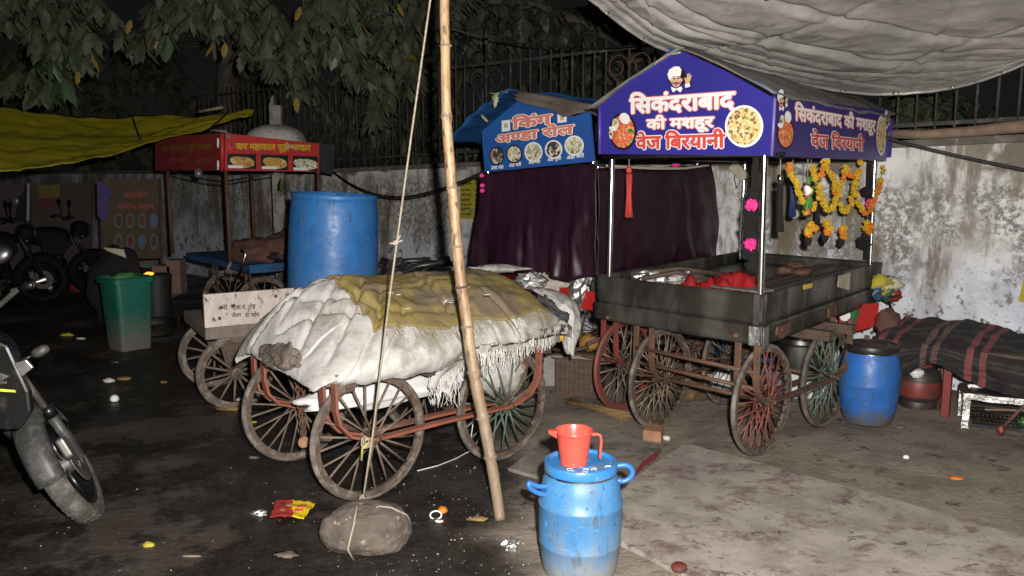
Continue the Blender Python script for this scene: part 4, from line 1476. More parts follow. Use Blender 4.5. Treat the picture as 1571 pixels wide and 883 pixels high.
garland('marigold garland of two strands meeting low with a small dark pendant', [(1264, 246), (1266, 256), (1273, 264), (1278, 272), (1280, 284), (1282, 296), (1288, 312), (1294, 324), (1299, 324), (1305, 312), (1309, 298), (1311, 282), (1315, 270)], G0 - N2s * .04, N2s, ((1296, 328), (1295, 354)), 4)
garland('short double marigold strand under the white shell below the side sign', [(1268, 246), (1264, 256), (1262, 266), (1262, 273)], G0 + N2s * .02, N2s, None, 5)
garland('rightmost marigold garland looping past the far steel post', [(1321, 247), (1320, 256), (1314, 274), (1310, 290), (1316, 310), (1323, 322), (1328, 328), (1334, 322), (1338, 312), (1344, 300), (1349, 286), (1353, 270), (1357, 252)], G0 + N2s * .01, N2s, ((1331, 330), (1332, 346)), 6)
garland('orange marigold strand hanging inside the second loop from the right', [(1300, 258), (1303, 266), (1309, 272), (1313, 266), (1317, 262)], G0 - N2s * .02, N2s, None, 7)
lf = thing('leaf_ornament', 'round white and green leaf ornament hanging among the marigolds', 'ornament', onp(1238, 300, G0, N2s))
mb = MB()
c = onp(1235, 292, G0 + N2s * .03, N2s)
mb.lathe([(.03, 0), (.03, .01), (.002, .014)], c, 18, V2, Vector((0, 0, 1)), N2s)
mb.build('medallion', M['white'], lf, True)
MB().lathe([(.017, .012), (.016, .018), (.002, .02)], c, 14, V2, Vector((0, 0, 1)), N2s).build('medallion_centre', M['redprint'], lf, True)
for i, (x, y, dx, dz) in enumerate(((1241, 284, .3, 1), (1242, 300, .4, -1), (1238, 302, -.2, -1), (1246, 288, 1, .6))):
    mb = MB()
    leaf(mb, onp(x, y, G0 + N2s * .03, N2s), U2 * dx + Vector((0, 0, dz)), .075, .02, .2, 0, random.Random(i))
    mb.build('leaf', M['green'], lf, True, solid=.002)
MB().blob(onp(1243, 292, G0 + N2s * .045, N2s), .022, .022, .022, 12, 8, .3, 4, 2).build('lime', mat('lime_fruit', (.62, .62, .06), None, 12, .4), lf, True)
o = MB().blob(onp(1267, 242, PSh + N2s * .01, N2s), .03, .02, .018, 14, 9).build('white_shell', M['white'], None, True, loc=onp(1267, 245, PSh, N2s))
tag(o, 'white shell-shaped ornament tucked under the side sign', 'ornament')
# black pom-pom garlands with pink paper flowers, tied along two of the posts
def pompom(label, pts, p0, n, strip):
    P = [onp(x, y, p0, n) for x, y, k in pts]
    t = thing('black_garland', label, 'garland', P[-1], 'black garlands tied along the steel posts')
    MB().ribbon([onp(x, y, p0 - n * .02, n) for x, y in strip], V2, .035, .012).build('strap', M['blackyarn'], t)
    for i, ((x, y, k), p) in enumerate(zip(pts, P)):
        if k == 'p':
            for q in range(3):
                MB().blob(p + V2 * (.014 * (q - 1)) + Vector((0, 0, .006 * (q % 2))) + n * .02, .024, .02, .03, 12, 9, .6, 3.5, i + q).build('pink_flower', M['pink'], t, False)
        else:
            for q in range(2):
                MB().blob(p + V2 * (.016 * q), .034, .034, .036, 14, 10, .5, 5, i * 2 + q).build('pompom', M['blackyarn'], t, False)
    return t
pompom('black pom-pom garland with two pink flowers tied beside the near corner post', [(1159, 298, 'b'), (1156, 314, 'p'), (1154, 330, 'b'), (1152, 348, 'b'), (1155, 360, 'b'), (1154, 374, 'p'), (1150, 388, 'b'), (1160, 400, 'b'), (1156, 408, 'b'), (1165, 403, 'b')], F2(.07, .05, 0) , N2f, [(1160, 240), (1159, 290), (1156, 345), (1156, 410)])
pompom('black pom-pom garland with one magenta flower tied beside the far post', [(1331, 294, 'b'), (1331, 312, 'p'), (1324, 372, 'b'), (1329, 376, 'b')], PSh - N2s * .05, N2s, [(1334, 245), (1332, 300), (1330, 350), (1328, 398)])
# small wooden board hanging from the back left post
p0 = F2(L2 - .05, W2 - .05, 0)
hb = thing('hanging_board', 'pale wooden board hanging crooked from the back left post', 'board', onp(1135, 275, p0, N2f))
mb = MB().poly([onp(x, y, p0 + N2f * .05, N2f) for x, y in ((1117, 258), (1128, 246), (1150, 270), (1137, 278))], .03, N2f)
mb.build('board', M['card'], hb)
MB().tube([onp(x, y, p0 + N2f * .04, N2f) for x, y in ((1139, 250), (1142, 262), (1148, 274), (1136, 277), (1130, 288), (1127, 275), (1127, 258))], .004, 5).build('string', M['cable'], hb)
tw = MB()
r = random.Random(4)
for i in range(7):
    pts = [PSp(1186 + r.uniform(-4, 12), 232 + r.uniform(0, 12), .03) for k in range(6)]
    tw.tube(pts, .0028, 4)
tag(tw.build('wire_tangle', M['cable'], None, True, loc=PSp(1190, 240, .03)), 'tangle of thin wires under the near corner of the canopy', 'wires')

# ================================================================== THE EGG-ROLL CART
KR, KLf = at(911, 248, 5.92), at(743.8, 264, 6.72)
KN = Vector((KLf.y - KR.y, -(KLf.x - KR.x), 0)).normalized()
if KN.y > 0: KN = -KN
KV_ = Vector((KLf.x - KR.x, KLf.y - KR.y, 0)).normalized()
KUx = Vector((U2.x, U2.y, 0)).normalized()
kc = thing('food_cart', 'egg-roll cart closed in by a plum curtain below a mid-blue gabled sign', 'food cart', Vector((KR.x, KR.y, 0)) + KV_ * .6 + KUx * .6)
def PK(x, y, off=0.0):
    return onp(x, y, KR, KN, off)
kp = [PK(x, y) for x, y in ((743.8, 263.7), (911, 247.4), (904, 171), (880, 178), (798, 151), (738.7, 201.6))]
ks = MB().poly(kp, .02, KN).build('front_sign', M['kingblue'], kc)
r_ = MB()
r_.k = 1
for tx, b in (('िकंग', ((787, 197.5), (846, 189.5), (787, 178))), ('अ{ण}डा रोल', ((762, 220), (880, 204.6), (762, 202.5)))):
    q = [PK(*e) for e in b]
    r_ = MB()
    r_.k = 2
    write(r_, tx, q[0], q[1], q[2], KN, .001, .12, 14)
    r_.k = 1
    write(r_, tx, q[0], q[1], q[2], KN, .0027, .085, 14)
    r_.k = 0
    write(r_, tx, q[0], q[1], q[2], KN, .0044, .04, 9)
    r_.build('sign_lettering', [M['pinkred'], M['white'], M['blackprint']], ks)
for tx, b in (('उबला अंडा', ((753.5, 260), (772.5, 258.2), (753.5, 253.5))), ('अंडा करी', ((781, 256), (799.5, 254), (781, 249.5))), ('अंडा रोल', ((811, 251.5), (829, 249.5), (811, 246))), ('अंडा भुजी', ((840, 249), (861, 246), (840, 241.5))), ('अंडा करी', ((869.5, 244.5), (896, 240.5), (869.5, 237.5)))):
    q = [PK(*e) for e in b]
    r_ = MB()
    write(r_, tx, q[0], q[1], q[2], KN, .001, .03, 5)
    r_.build('dish_caption', M['white'], ks)
for i, (x, y, rx, ry, fm, rm) in enumerate(((762, 239, 11.5, 14.5, 'food_dark', 'blackprint'), (789, 236, 12.5, 14.5, 'food_pale', 'blackprint'), (818.5, 233, 14, 15.5, 'food_pale', 'white'), (849.5, 229, 13.5, 14.5, 'food_dark', 'white'), (881, 223, 15, 15.5, 'food_pale', 'white'))):
    plate(ks, 'printed_plate', PK, KN, x, y, rx, ry, M[fm], M[rm], .002, .84)
g = MB()
for x, y, w_, h in ((776.5, 192.4, 6.5, 8.5), (862.5, 180.5, 7, 7)):
    g = MB()
    g.k = 0
    g.poly([PK(x - w_, y - h + 1, .002), PK(x + w_, y - h - .6, .002), PK(x + w_, y + h - .6, .002), PK(x - w_, y + h + 1, .002)])
    g.k = 1
    c = PK(x, y)
    disc(g, c, PK(x + 3.4, y) - c, PK(x, y - 4) - c, KN, .0028, 16)
    g.build('printed_seal', [M['white'], M['card']], ks)
kapex = PK(798, 149)
def kroof(u, v):
    a = -.05 + 1.75 * u
    b0 = (Vector((kapex.x, kapex.y, 0)) - Vector((KR.x, KR.y, 0))).dot(KV_)
    b = -.14 + (b0 + .16) * v
    t = 1 - v
    z = kapex.z + .012 - (kapex.z - PK(904, 178).z + .01) * t ** 1.05 + .02 * fr((a * 2, b * 3, 7), 1.5)
    if t > .85: z -= .05 * (t - .85) / .15 * (1 + fr((a * 3, 0, 0), 2))
    p = KR + KUx * a + KV_ * b + KN * .03
    return Vector((p.x, p.y, z))
MB().grid(kroof, 30, 16).build('roof_sheet', M['roofbrown'], kc, True, solid=.008)
def kflap(u, v):                              # the brown sheet turned down over the right half of the gable
    top = [(792, 139), (830, 145), (870, 152), (907, 160)]
    bot = [(798, 153), (836, 165), (872, 178), (905, 173)]
    x = u * 3
    i = min(int(x), 2)
    k = x - i
    t0 = [top[i][d] + (top[i + 1][d] - top[i][d]) * k for d in (0, 1)]
    t1 = [bot[i][d] + (bot[i + 1][d] - bot[i][d]) * k for d in (0, 1)]
    return PK(t0[0] + (t1[0] - t0[0]) * v, t0[1] + (t1[1] - t0[1]) * v + 1.2 * math.sin(u * 11) * v, .035 + .02 * math.sin(u * 9 + v) + .015 * v - .05 * (1 - v))
MB().grid(kflap, 24, 8).build('roof_flap', M['roofbrown'], kc, True, solid=.008)
def ktarp(u, v):                              # blue tarpaulin flung over the left slope and jutting out beyond it
    x = 800 + (712 - 800) * v
    b0 = (Vector((kapex.x, kapex.y, 0)) - Vector((KR.x, KR.y, 0))).dot(KV_)
    b = b0 + .02 + (1.02) * v * .72
    a = -.09 + 1.7 * u
    z = kapex.z + .05 - .37 * v ** .95 + .05 * math.sin(PI * v) + .03 * fr((a * 2, v * 4, 3), 1.4) - (.05 * u if v > .8 else 0)
    p = KR + KUx * a + KV_ * b + KN * .03
    return Vector((p.x, p.y, z))
MB().grid(ktarp, 30, 20).build('blue_tarp', M['bluetarp'], kc, True, solid=.008)
p = PK(780, 150, .09)
mb = MB()
for i, (x, y, dx, dz) in enumerate(((783, 143, -1, -.4), (784, 142, 1, .1), (780, 146, -.4, -1), (778, 145, -.8, .3), (755, 176, .5, -.3))):
    leaf(mb, PK(x, y, .12), KV_ * -dx + Vector((0, 0, dz)), .09, .022, .2, 0, random.Random(i))
tag(mb.build('fallen_leaf', M['leafyellow'] if False else mat('pale_fallen_leaf', (.35, .36, .2), (.25, .26, .13), 10, .6), None, True, loc=p, solid=.002), 'pale leaf sprig caught on the blue tarpaulin of the egg-roll cart', 'leaf sprig')
# posts, deck, wheels
def FK(a, b, z):
    p = KR + KUx * a + KV_ * b
    return Vector((p.x, p.y, z))
KWd = (Vector((KLf.x, KLf.y, 0)) - Vector((KR.x, KR.y, 0))).length
for a, b, t in ((.02, .02, 1.74), (.02, KWd - .02, 1.68), (1.6, .02, 1.74), (1.6, KWd - .02, 1.68)):
    MB().tube([FK(a, b, .7), FK(a, b, t + .06)], .017, 12).build('post', M['chrome'], kc, True, angle=50)
MB().hexa([FK(-.02, -.03, .66), FK(1.75, -.03, .66), FK(1.75, KWd + .03, .66), FK(-.02, KWd + .03, .66), FK(-.02, -.03, .80), FK(1.75, -.03, .80), FK(1.75, KWd + .03, .80), FK(-.02, KWd + .03, .80)]).build('deck', M['redboard'], kc, bev=.004)
Q0 = gnd(957, 628)
def GK(a, b, z):
    p = Q0 + KU * a + KV * b
    return Vector((p.x, p.y, z))
wheel(kc, GK(0, 0, .33), KU, AX, .33, 26, 'spoke', m_rim='redrim', m_tyre='redrim', sp_r=.0055, tyre_r=.016, seed=5)
wheel(kc, GK(.8, 0, .33), KU, AX, .33, 26, 'spoke', sp_r=.005, seed=6)
wheel(kc, GK(0, .85, .33), KU, AX, .33, 22, 'spoke_wood', sp_r=.006, seed=7)
wheel(kc, GK(.8, .85, .33), KU, AX, .33, 22, 'spoke_wood', sp_r=.006, seed=8)
for b in (-.055, .055, .8, .9):
    bracket(kc, GK, 0, .8, b, .665, .33, 'redrim', axis=AX, drop=.17)
for a in (0, .8):
    MB().tube([GK(a, -.09, .33), GK(a, .94, .33)], .014, 8).build('axle', M['rust'], kc, True)
# the curtain: front and right side, hung in folds
cn = Vector(KN); cs = Vector((KUx.y, -KUx.x, 0))
if cs.x < 0: cs = -cs
def cur_front(u, v):
    x = 741 + (917 - 741) * u
    yt = 266 - 16 * u
    yb = 404 + 26 * min(1, u / .8) - 5 * max(0, (u - .8) / .2) + 3 * math.sin(u * 19)
    x2 = x + (-11 * (1 - u) + 6 * u) * v
    d = (.004 + .03 * v) * math.sin(u * 30 + 4 * fr((u * 2.5, v * .6, 3), 1)) * (.1 + 1.3 * abs(fr((u * 4, v * .8, 1), 1))) + .03 * fr((u * 3, v * 2, 8), 1) + .05 * v
    return PK(x2, yt + (yb - yt) * v) + cn * (d + .012)
MB().grid(cur_front, 150, 24).build('curtain', M['curtain'], kc, True, solid=.005)
PR0 = FK(0, -.035, 0)
def cur_side(u, v):
    x = 917 + (1091 - 917) * u
    x2 = x + 20 * u * v
    yt = 257 - 5 * u + 4 * math.sin(u * PI)
    yb = 428 - 12 * u + (-8 * math.sin(u * 3.3 * PI) if u < .6 else 0) - 24 * max(0, u - .55)
    d = (.004 + .03 * v) * math.sin(u * 38 + 4 * fr((u * 2.5, v * .6, 13), 1)) * (.1 + 1.3 * abs(fr((u * 4, v * .8, 5), 1))) + .03 * fr((u * 3, v * 2, 18), 1)
    return onp(x2, yt + (yb - yt) * v, PR0, cs) + cs * d
MB().grid(cur_side, 150, 24).build('curtain', M['curtain'], kc, True, solid=.005)
mb = MB().tube([onp(x, y, PR0, cs) for x, y in ((912, 252), (960, 256), (1010, 258), (1060, 256), (1092, 251))], .012, 6)
mb.build('curtain_rail', M['blackplastic'], kc, True)
MB().ribbon([onp(x, y, PR0 + cs * .03, cs) for x, y in ((930, 254), (1000, 258), (1050, 258), (1088, 253))], (0, 0, 1), .018, .004).build('curtain_tape', M['card'], kc)
for x, y in ((747, 269), (748, 284), (748, 292)):
    MB().blob(PK(x, y, .06), .022, .014, .018, 10, 7, .4, 3, x).build('pink_bow', M['pink'], kc, True)
MB().blob(onp(1037, 253, PR0 + cs * .05, cs), .035, .02, .016, 12, 8, .4, 3, 2).build('pink_bow', M['pink'], kc, True)

# ================================================================== THE COVERED PUSH CART
O1 = gnd(570, 765)
U1 = Vector((math.cos(math.radians(41)), math.sin(math.radians(41)), 0))
_v = gnd(460, 705) - O1
W1 = _v.length
V1 = Vector((_v.x, _v.y, 0)).normalized()
L1 = (gnd(768, 703) - O1).length
def F1(a, b, z):
    p = O1 + U1 * a + V1 * b
    return Vector((p.x, p.y, z))
AX1 = Vector((U1.y, -U1.x, 0))
c1 = thing('push_cart', 'four-wheeled push cart with red-oxide brackets, loaded under white sacking', 'push cart', F1(L1 / 2, W1 / 2, 0))
wheel(c1, F1(0, 0, .335), U1, AX1, .335, 24, 'spoke_wood', sp_r=.0062, tyre_r=.0155, seed=11)
wheel(c1, F1(L1, 0, .335), U1, AX1, .335, 26, 'spoke_green', sp_r=.0058, tyre_r=.0155, seed=12)
wheel(c1, F1(0, W1, .335), U1, AX1, .335, 24, 'spoke_wood', sp_r=.0062, tyre_r=.0155, seed=13)
wheel(c1, F1(L1, W1, .335), U1, AX1, .335, 24, 'spoke_wood', sp_r=.0062, tyre_r=.0155, seed=14)
for b in (-.06, .06, W1 - .06, W1 + .06):
    bracket(c1, F1, 0, L1, b, .655, .335, 'redpipe', axis=AX1, drop=.225, wid=.05, th=.016)
for a in (0, L1):
    MB().tube([F1(a, -.09, .335), F1(a, W1 + .09, .335)], .015, 8).build('axle', M['rust'], c1, True)
for i in range(6):
    b = -.03 + i * .15
    MB().hexa([F1(-.2, b, .645), F1(1.32, b, .645), F1(1.32, b + .143, .645), F1(-.2, b + .143, .645), F1(-.2, b, .69), F1(1.32, b, .69), F1(1.32, b + .143, .69), F1(-.2, b + .143, .69)]).build('deck_plank', M['plank'], c1, bev=.004)
for a in (-.14, .35, .85, 1.2):
    MB().hexa([F1(a, -.02, .59), F1(a + .05, -.02, .59), F1(a + .05, .86, .59), F1(a, .86, .59), F1(a, -.02, .643), F1(a + .05, -.02, .643), F1(a + .05, .86, .643), F1(a, .86, .643)]).build('cross_beam', M['wood_dark'], c1)

CS = [(-.05, .632), (-.088, .68), (-.085, .75), (-.015, .83), (.14, .925), (.34, 1.01), (.54, 1.05), (.72, 1.025), (.86, .93), (.93, .79), (.91, .63)]
cl = [0]
for p, q in zip(CS[:-1], CS[1:]):
    cl.append(cl[-1] + math.hypot(q[0] - p[0], q[1] - p[1]))
def cs_(t):
    x = t * cl[-1]
    for i in range(len(CS) - 1):
        if x <= cl[i + 1] or i == len(CS) - 2:
            k = (x - cl[i]) / (cl[i + 1] - cl[i])
            # Catmull-Rom
            P = [CS[max(i - 1, 0)], CS[i], CS[i + 1], CS[min(i + 2, len(CS) - 1)]]
            return tuple(.5 * (2 * P[1][d] + (P[2][d] - P[0][d]) * k + (2 * P[0][d] - 5 * P[1][d] + 4 * P[2][d] - P[3][d]) * k * k + (3 * P[1][d] - P[0][d] - 3 * P[2][d] + P[3][d]) * k ** 3) for d in (0, 1))
def toab(px, py, h):
    q = gnd(px, py, h) - O1
    det = U1.x * V1.y - U1.y * V1.x
    return ((q.x * V1.y - q.y * V1.x) / det, (U1.x * q.y - U1.y * q.x) / det)
FOLDS = []
for (x0, y0, h0), (x1, y1, h1), dep, wd_ in (((505, 447, 1.0), (392, 548, .66), .055, .014), ((545, 445, 1.0), (428, 540, .68), .06, .013), ((560, 470, .97), (432, 555, .66), .05, .012), ((585, 470, .96), (470, 525, .74), .03, .014),
        ((520, 450, 1.0), (585, 508, .84), .03, .014), ((640, 425, 1.04), (690, 500, .82), .045, .011), ((742, 440, 1.0), (795, 500, .8), .05, .011), ((540, 470, .95), (680, 430, 1.03), .022, .012), ((830, 450, .98), (800, 520, .72), .03, .018), ((600, 500, .86), (720, 455, .97), .02, .012),
        ((470, 455, .97), (370, 520, .7), .04, .02)):
    FOLDS.append((toab(x0, y0, h0), toab(x1, y1, h1), dep, wd_))
def fold_depth(a, b):
    d = 0
    for (a0, b0), (a1, b1), dep, wd_ in FOLDS:
        da, db = a1 - a0, b1 - b0
        t = max(0, min(1, ((a - a0) * da + (b - b0) * db) / (da * da + db * db)))
        r2 = (a - a0 - da * t) ** 2 + (b - b0 - db * t) ** 2
        d += dep * math.exp(-r2 / (2 * wd_ * wd_)) - dep * .3 * math.exp(-r2 / (2 * (wd_ * 4) ** 2))
    return d
A0, A1 = -.31, 1.40
PLEATS = [((.33, .66), (.02, .52), .035, .010), ((.34, .60), (.03, .33), .05, .011), ((.35, .52), (.06, .14), .055, .011), ((.37, .44), (.12, .06), .055, .011), ((.40, .36), (.19, .05), .045, .010), ((.30, .46), (.17, .40), .03, .009),
          ((.25, .3), (.10, .22), .03, .008), ((.44, .2), (.52, .06), .025, .008), ((.6, .2), (.66, .04), .02, .007), ((.74, .18), (.72, .05), .025, .007), ((.86, .2), (.82, .05), .025, .007), ((.55, .12), (.62, .16), .02, .007)]
def pleat(u, v):
    d = 0
    for (a0, b0), (a1, b1), dep, wd_ in PLEATS:
        da, db = a1 - a0, b1 - b0
        t = max(0, min(1, ((u - a0) * da + (v - b0) * db) / (da * da + db * db)))
        t2 = t + .0
        bend = .012 * math.sin(t2 * PI * 1.5)
        r2 = (u - a0 - da * t - bend) ** 2 + (v - b0 - db * t) ** 2
        e = min(1, t * 5, (1 - t) * 6 + .25)
        d += dep * e * .9 * (math.exp(-r2 / (2 * (wd_ * .62) ** 2)) - .25 * math.exp(-r2 / (2 * (wd_ * 3.2) ** 2)))
    return d
def bundle(u, v, off=0.0):
    b, z = cs_(v)
    e = 1.0
    if u < .34:
        e = max(0, 1 - (1 - u / .34) ** 2) ** .62
    elif u > .84:
        e = math.sqrt(max(0, 1 - ((u - .84) / .16) ** 2)) * .55 + .45
    a = A0 + (A1 - A0) * u
    b = b * (1 + .13 * max(0, 1 - u * 1.6)) + (.02 * math.sin(u * 14) if v < .3 else 0)
    bc = .4 + (b - .4) * (.72 + .28 * e if u < .5 else .93 + .07 * e)
    z = .6 + (z - .6) * (e if u < .5 else e)
    amp = .5 + .5 * min(1, v * 4)
    n1 = .03 * fr((a * 1.9, bc * 2.2, z * 2), 1.1, 3)
    n2 = .016 * (.25 - abs(fr((a * 3.2 + bc * 2, bc * 5.5 - a * 2, z * 5), 1.0, 9))) + .006 * (.2 - abs(fr((a * 9 + bc * 6, bc * 16 - a * 5, z * 14), 1.0, 4)))
    dd = n1 * amp + n2 - fold_depth(a, bc) - pleat(u, v) * (1.0 if u < .36 or v < .2 else .4)
    # outward direction: sideways on the flanks, up on the top
    top = max(0, min(1, (v - .1) / .2)) * max(0, min(1, (.95 - v) / .15))
    o = Vector((0, 0, 1)) * top - V1 * (1 - top) * (1 if v < .5 else -1)
    p = F1(a, bc, z) + o * (dd + off)
    if v < .06:
        p.z += -.03 * fr((a * 5, 2, 2), 1.3) + .05 * max(0, 1 - abs(u - .95) / .2) + .035 * max(0, min(1, (u - .42) / .1)) 
    return p
sk = thing('sack_cover', 'white woven sacking draped in folds over the load of the push cart', 'sack cover', F1(.5, .4, .6))
MB().grid(lambda u, v: bundle(.006 + u * .988, v), 190, 96).build('sacking', M['sack'], sk, True, solid=.006)
rf = random.Random(8)
mb = MB()
for i in range(210):
    u = rf.uniform(.5, .9)
    p = bundle(u, rf.uniform(0, .035), .004)
    l = rf.uniform(.02, .1) * (1.5 if .56 < u < .66 else 1)
    q = [p]
    for k in range(3):
        q.append(q[-1] + Vector((rf.uniform(-.008, .008), rf.uniform(-.008, .008), -l / 3)))
    mb.tube(q, .0016, 3, False)
o = mb.build('frayed_fringe', M['thread'], sk)
o['kind'] = 'stuff'
# torn strip hanging between the wheels
def strip(u, v):
    s = .49 + .085 * u
    p = bundle(s, .02, .012)
    x = 664 + 36 * u
    q = at(x + 4 * math.sin(v * 6) - 6 * v, 545 + (66 + 10 * math.sin(u * 7)) * v, p.y - .02)
    t = min(1, v * 2)
    return p.lerp(q, t) if v < .5 else q + AX1 * .012 * math.sin(u * 9)
MB().grid(strip, 14, 16, lambda u, v: None if (v > .7 and fr((u * 9, v * 3, 0), 1) > .12) else 0).build('torn_strip', M['sack'], sk, True, solid=.004)
mb = MB()
for i in range(70):
    p = at(rf.uniform(658, 705), rf.uniform(560, 606), bundle(.53, .02).y - .03)
    mb.tube([p, p + Vector((rf.uniform(-.01, .01), 0, -.03)), p + Vector((rf.uniform(-.02, .02), 0, -.07))], .0015, 3, False)
o = mb.build('frayed_fringe', M['thread'], sk)
o['kind'] = 'stuff'

om = thing('olive_mat', 'worn olive-yellow mat lying on top of the white sacking', 'mat', F1(.6, .4, .9))
def mat_uv(u, v):
    u0 = .225 + .06 * v
    u1 = .955 - .05 * (1 - v) ** 2
    uu = u0 + (u1 - u0) * u
    vf = .165 + .010 * math.sin(uu * 25) + .055 * max(0, (.45 - uu) / .25) + .02 * max(0, (uu - .75) / .2)
    return uu, vf + (.86 - vf) * v
def matf(u, v):
    a, b = mat_uv(u, v)
    return bundle(a, b, .012 + .006 * fr((u * 8, v * 6, 1), 1.5))
MB().grid(matf, 150, 60).build('mat', M['olive'], om, True, solid=.006)
mb = MB()
for i in range(170):
    u = rf.uniform(.06, .98)
    a, b = mat_uv(u, 0)
    p, q = bundle(a, b + .004, .016), bundle(a + rf.uniform(-.008, .008), b - rf.uniform(.015, .06), .012)
    mb.tube([p, p.lerp(q, .5) + Vector((rf.uniform(-.004, .004),) * 3), q], .0014, 3, False)
o = mb.build('frayed_fringe', M['oldthread'], om)
o['kind'] = 'stuff'
mb = MB()
for x, y, h in ((575, 458, .98), (598, 452, 1.0), (611, 455, .99), (692, 467, .94), (748, 455, 1.0), (625, 476, .93)):
    a, b = toab(x, y, h)
    p = F1(a, b, h + .012)
    mb.blob(p, .018, .01, .003, 8, 6, .6, 4, x)
mb.build('torn_patch', M['lightplastic'], om)

def patch(A, B, bulge, nu=20, nv=10, wob=.01, seed=0):
    def line_at(P, t):
        x = t * (len(P) - 1)
        i = min(int(x), len(P) - 2)
        return P[i].lerp(P[i + 1], x - i)
    bl = Vector(bulge)
    def fn(u, v):
        p = line_at(A, u).lerp(line_at(B, u), v)
        return p + bl * math.sin(PI * v) * (.5 + .5 * math.sin(PI * u)) + Vector((fr((u * 5, v * 4, seed)), fr((u * 5, v * 4, seed + 5)), fr((u * 5, v * 4, seed + 9)))) * wob
    return MB().grid(fn, nu, nv)
YE = 4.95
hs = thing('torn_sack', 'torn white sack with a charcoal rag hanging off the right end of the push cart', 'sack', at(868, 545, YE))
A_l = [at(x, y, Y) for x, y, Y in ((816, 443, 5.2), (836, 456, 5.1), (856, 474, YE), (866, 494, YE), (862, 516, YE), (870, 543, YE))]
B_l = [at(x, y, Y) for x, y, Y in ((838, 443, 5.35), (868, 452, 5.2), (886, 466, 5.1), (891, 486, 5.05), (889, 514, YE), (879, 546, YE))]
patch(A_l, B_l, (-.01, -.06, .02), 30, 14, .02, 3).build('white_sacking', M['sack'], hs, True, solid=.006)
A_l = [at(x, y, 4.9) for x, y in ((828, 452), (838, 470), (828, 486), (806, 500), (792, 512))]
B_l = [at(x, y, 4.9) for x, y in ((848, 466), (874, 484), (868, 498), (838, 506), (806, 520))]
patch(A_l, B_l, (-.01, -.05, .015), 26, 12, .03, 6).build('charcoal_rag', M['rag'], hs, True, solid=.01)
A_l = [at(x, y, 4.86) for x, y in ((798, 506), (812, 530), (818, 556), (822, 578))]
B_l = [at(x, y, 4.86) for x, y in ((816, 508), (830, 528), (834, 552), (826, 580))]
patch(A_l, B_l, (-.01, -.03, 0), 16, 6, .02, 8).build('hanging_tail', M['rag'], hs, True, solid=.01)
A_l = [at(x, y, 4.84) for x, y in ((828, 488), (846, 486), (860, 490))]
B_l = [at(x, y, 4.84) for x, y in ((826, 502), (846, 503), (862, 496))]
patch(A_l, B_l, (0, -.03, 0), 12, 6, .012, 2).build('brown_fold', M['brownrag'], hs, True, solid=.008)
A_l = [at(x, y, 4.85) for x, y in ((804, 509), (820, 517), (842, 513), (860, 502))]
B_l = [at(x, y, 4.85) for x, y in ((806, 513), (822, 522), (844, 518), (862, 506))]
patch(A_l, B_l, (0, -.03, 0), 14, 4, .008, 5).build('white_hem', M['sack'], hs, True, solid=.008)
A_l = [at(x, y, 4.9) for x, y in ((846, 512), (852, 518), (860, 524))]
B_l = [at(x, y, 4.9) for x, y in ((860, 504), (865, 510), (866, 520))]
patch(A_l, B_l, (0, -.02, 0), 8, 6, .01, 7).build('yellow_scrap', M['yellowprint'], hs, True, solid=.004)
# brown canvas bunched under the near left of the load
br = MB()
A_l = [at(x, y, Y) for x, y, Y in ((402, 530, 4.25), (425, 525, 4.15), (447, 527, 4.05), (462, 545, 4.0))]
B_l = [at(x, y, Y) for x, y, Y in ((410, 556, 4.3), (428, 565, 4.2), (452, 566, 4.08), (474, 562, 4.0))]
o = patch(A_l, B_l, (-.03, -.07, -.02), 40, 22, .022, 1).build('brown_canvas', M['brownrag'], None, True, loc=at(440, 560, 4.1), solid=.01)
tag(o, 'bunched brown canvas stuffed under the white sacking at the cart\'s left end', 'canvas')
A_l = [at(x, y, Y) for x, y, Y in ((505, 562, 3.9), (540, 562, 3.95), (566, 556, 4.02), (584, 546, 4.08))]
B_l = [at(x, y, Y) for x, y, Y in ((508, 575, 3.9), (518, 597, 3.92), (528, 590, 3.96), (560, 566, 4.05))]
o = patch(A_l, B_l, (0, -.02, 0), 16, 8, .01, 4).build('grey_flap', M['brownrag'], None, True, loc=at(530, 590, 3.95), solid=.006)
tag(o, 'grey canvas flap hanging over the near cart wheel', 'flap')
o = MB().blob(F1(.42, .32, .47), .62, .17, .085, 34, 16, .3, 2.2, 5, U1, V1).build('sack_bundle', M['lightplastic'], None, True, loc=F1(.42, .32, .39))
tag(o, 'white plastic sack bundle stowed beneath the deck between the cart wheels', 'sack')
mb = MB()
for i, (a, b, l) in enumerate(((.1, .145, .13), (.24, .14, .05), (.3, .14, .09), (.42, .145, .04))):
    mb.tube([F1(a, b, .49 + .01 * (i % 2)), F1(a + l * .5, b - .012, .475 - .01 * (i % 2)), F1(a + l, b, .49)], .006, 5)
o = MB().blob(F1(.95, .1, .5), .16, .1, .14, 24, 12, .4, 2.5, 7, U1, V1).build('sack_bundle', M['sack'], None, True, loc=F1(.95, .1, .4))
tag(o, 'crumpled white sack bulging behind the right wheel of the push cart', 'sack')
# chain with a round weight
ct = thing('hanging_chain', 'rusty chain with a round weight hanging behind the near cart wheel', 'chain', at(466, 680, 4.28))
for sgn_ in (-1, 1):
    P = [at(460 + sgn_ * 5 + (6 - sgn_ * 4) * t, 584 + 86 * t, 4.28) for t in [i / 13 for i in range(14)]]
    for i, p in enumerate(P):
        fx = AX1 if i % 2 else U1
        k = [p + (fx * math.cos(2 * PI * q / 10) * .011 + Vector((0, 0, 1)) * math.sin(2 * PI * q / 10) * .018) for q in range(10)]
        MB().tube(k, .0046, 5, closed=True).build('link', M['rust'], ct, True)
cw = at(466, 678, 4.27)
MB().lathe([(.026, -.012), (.032, -.006), (.032, .006), (.026, .012)], cw, 20, U1, Vector((0, 0, 1)), AX1).build('weight', M['brick'], ct, True, angle=40)

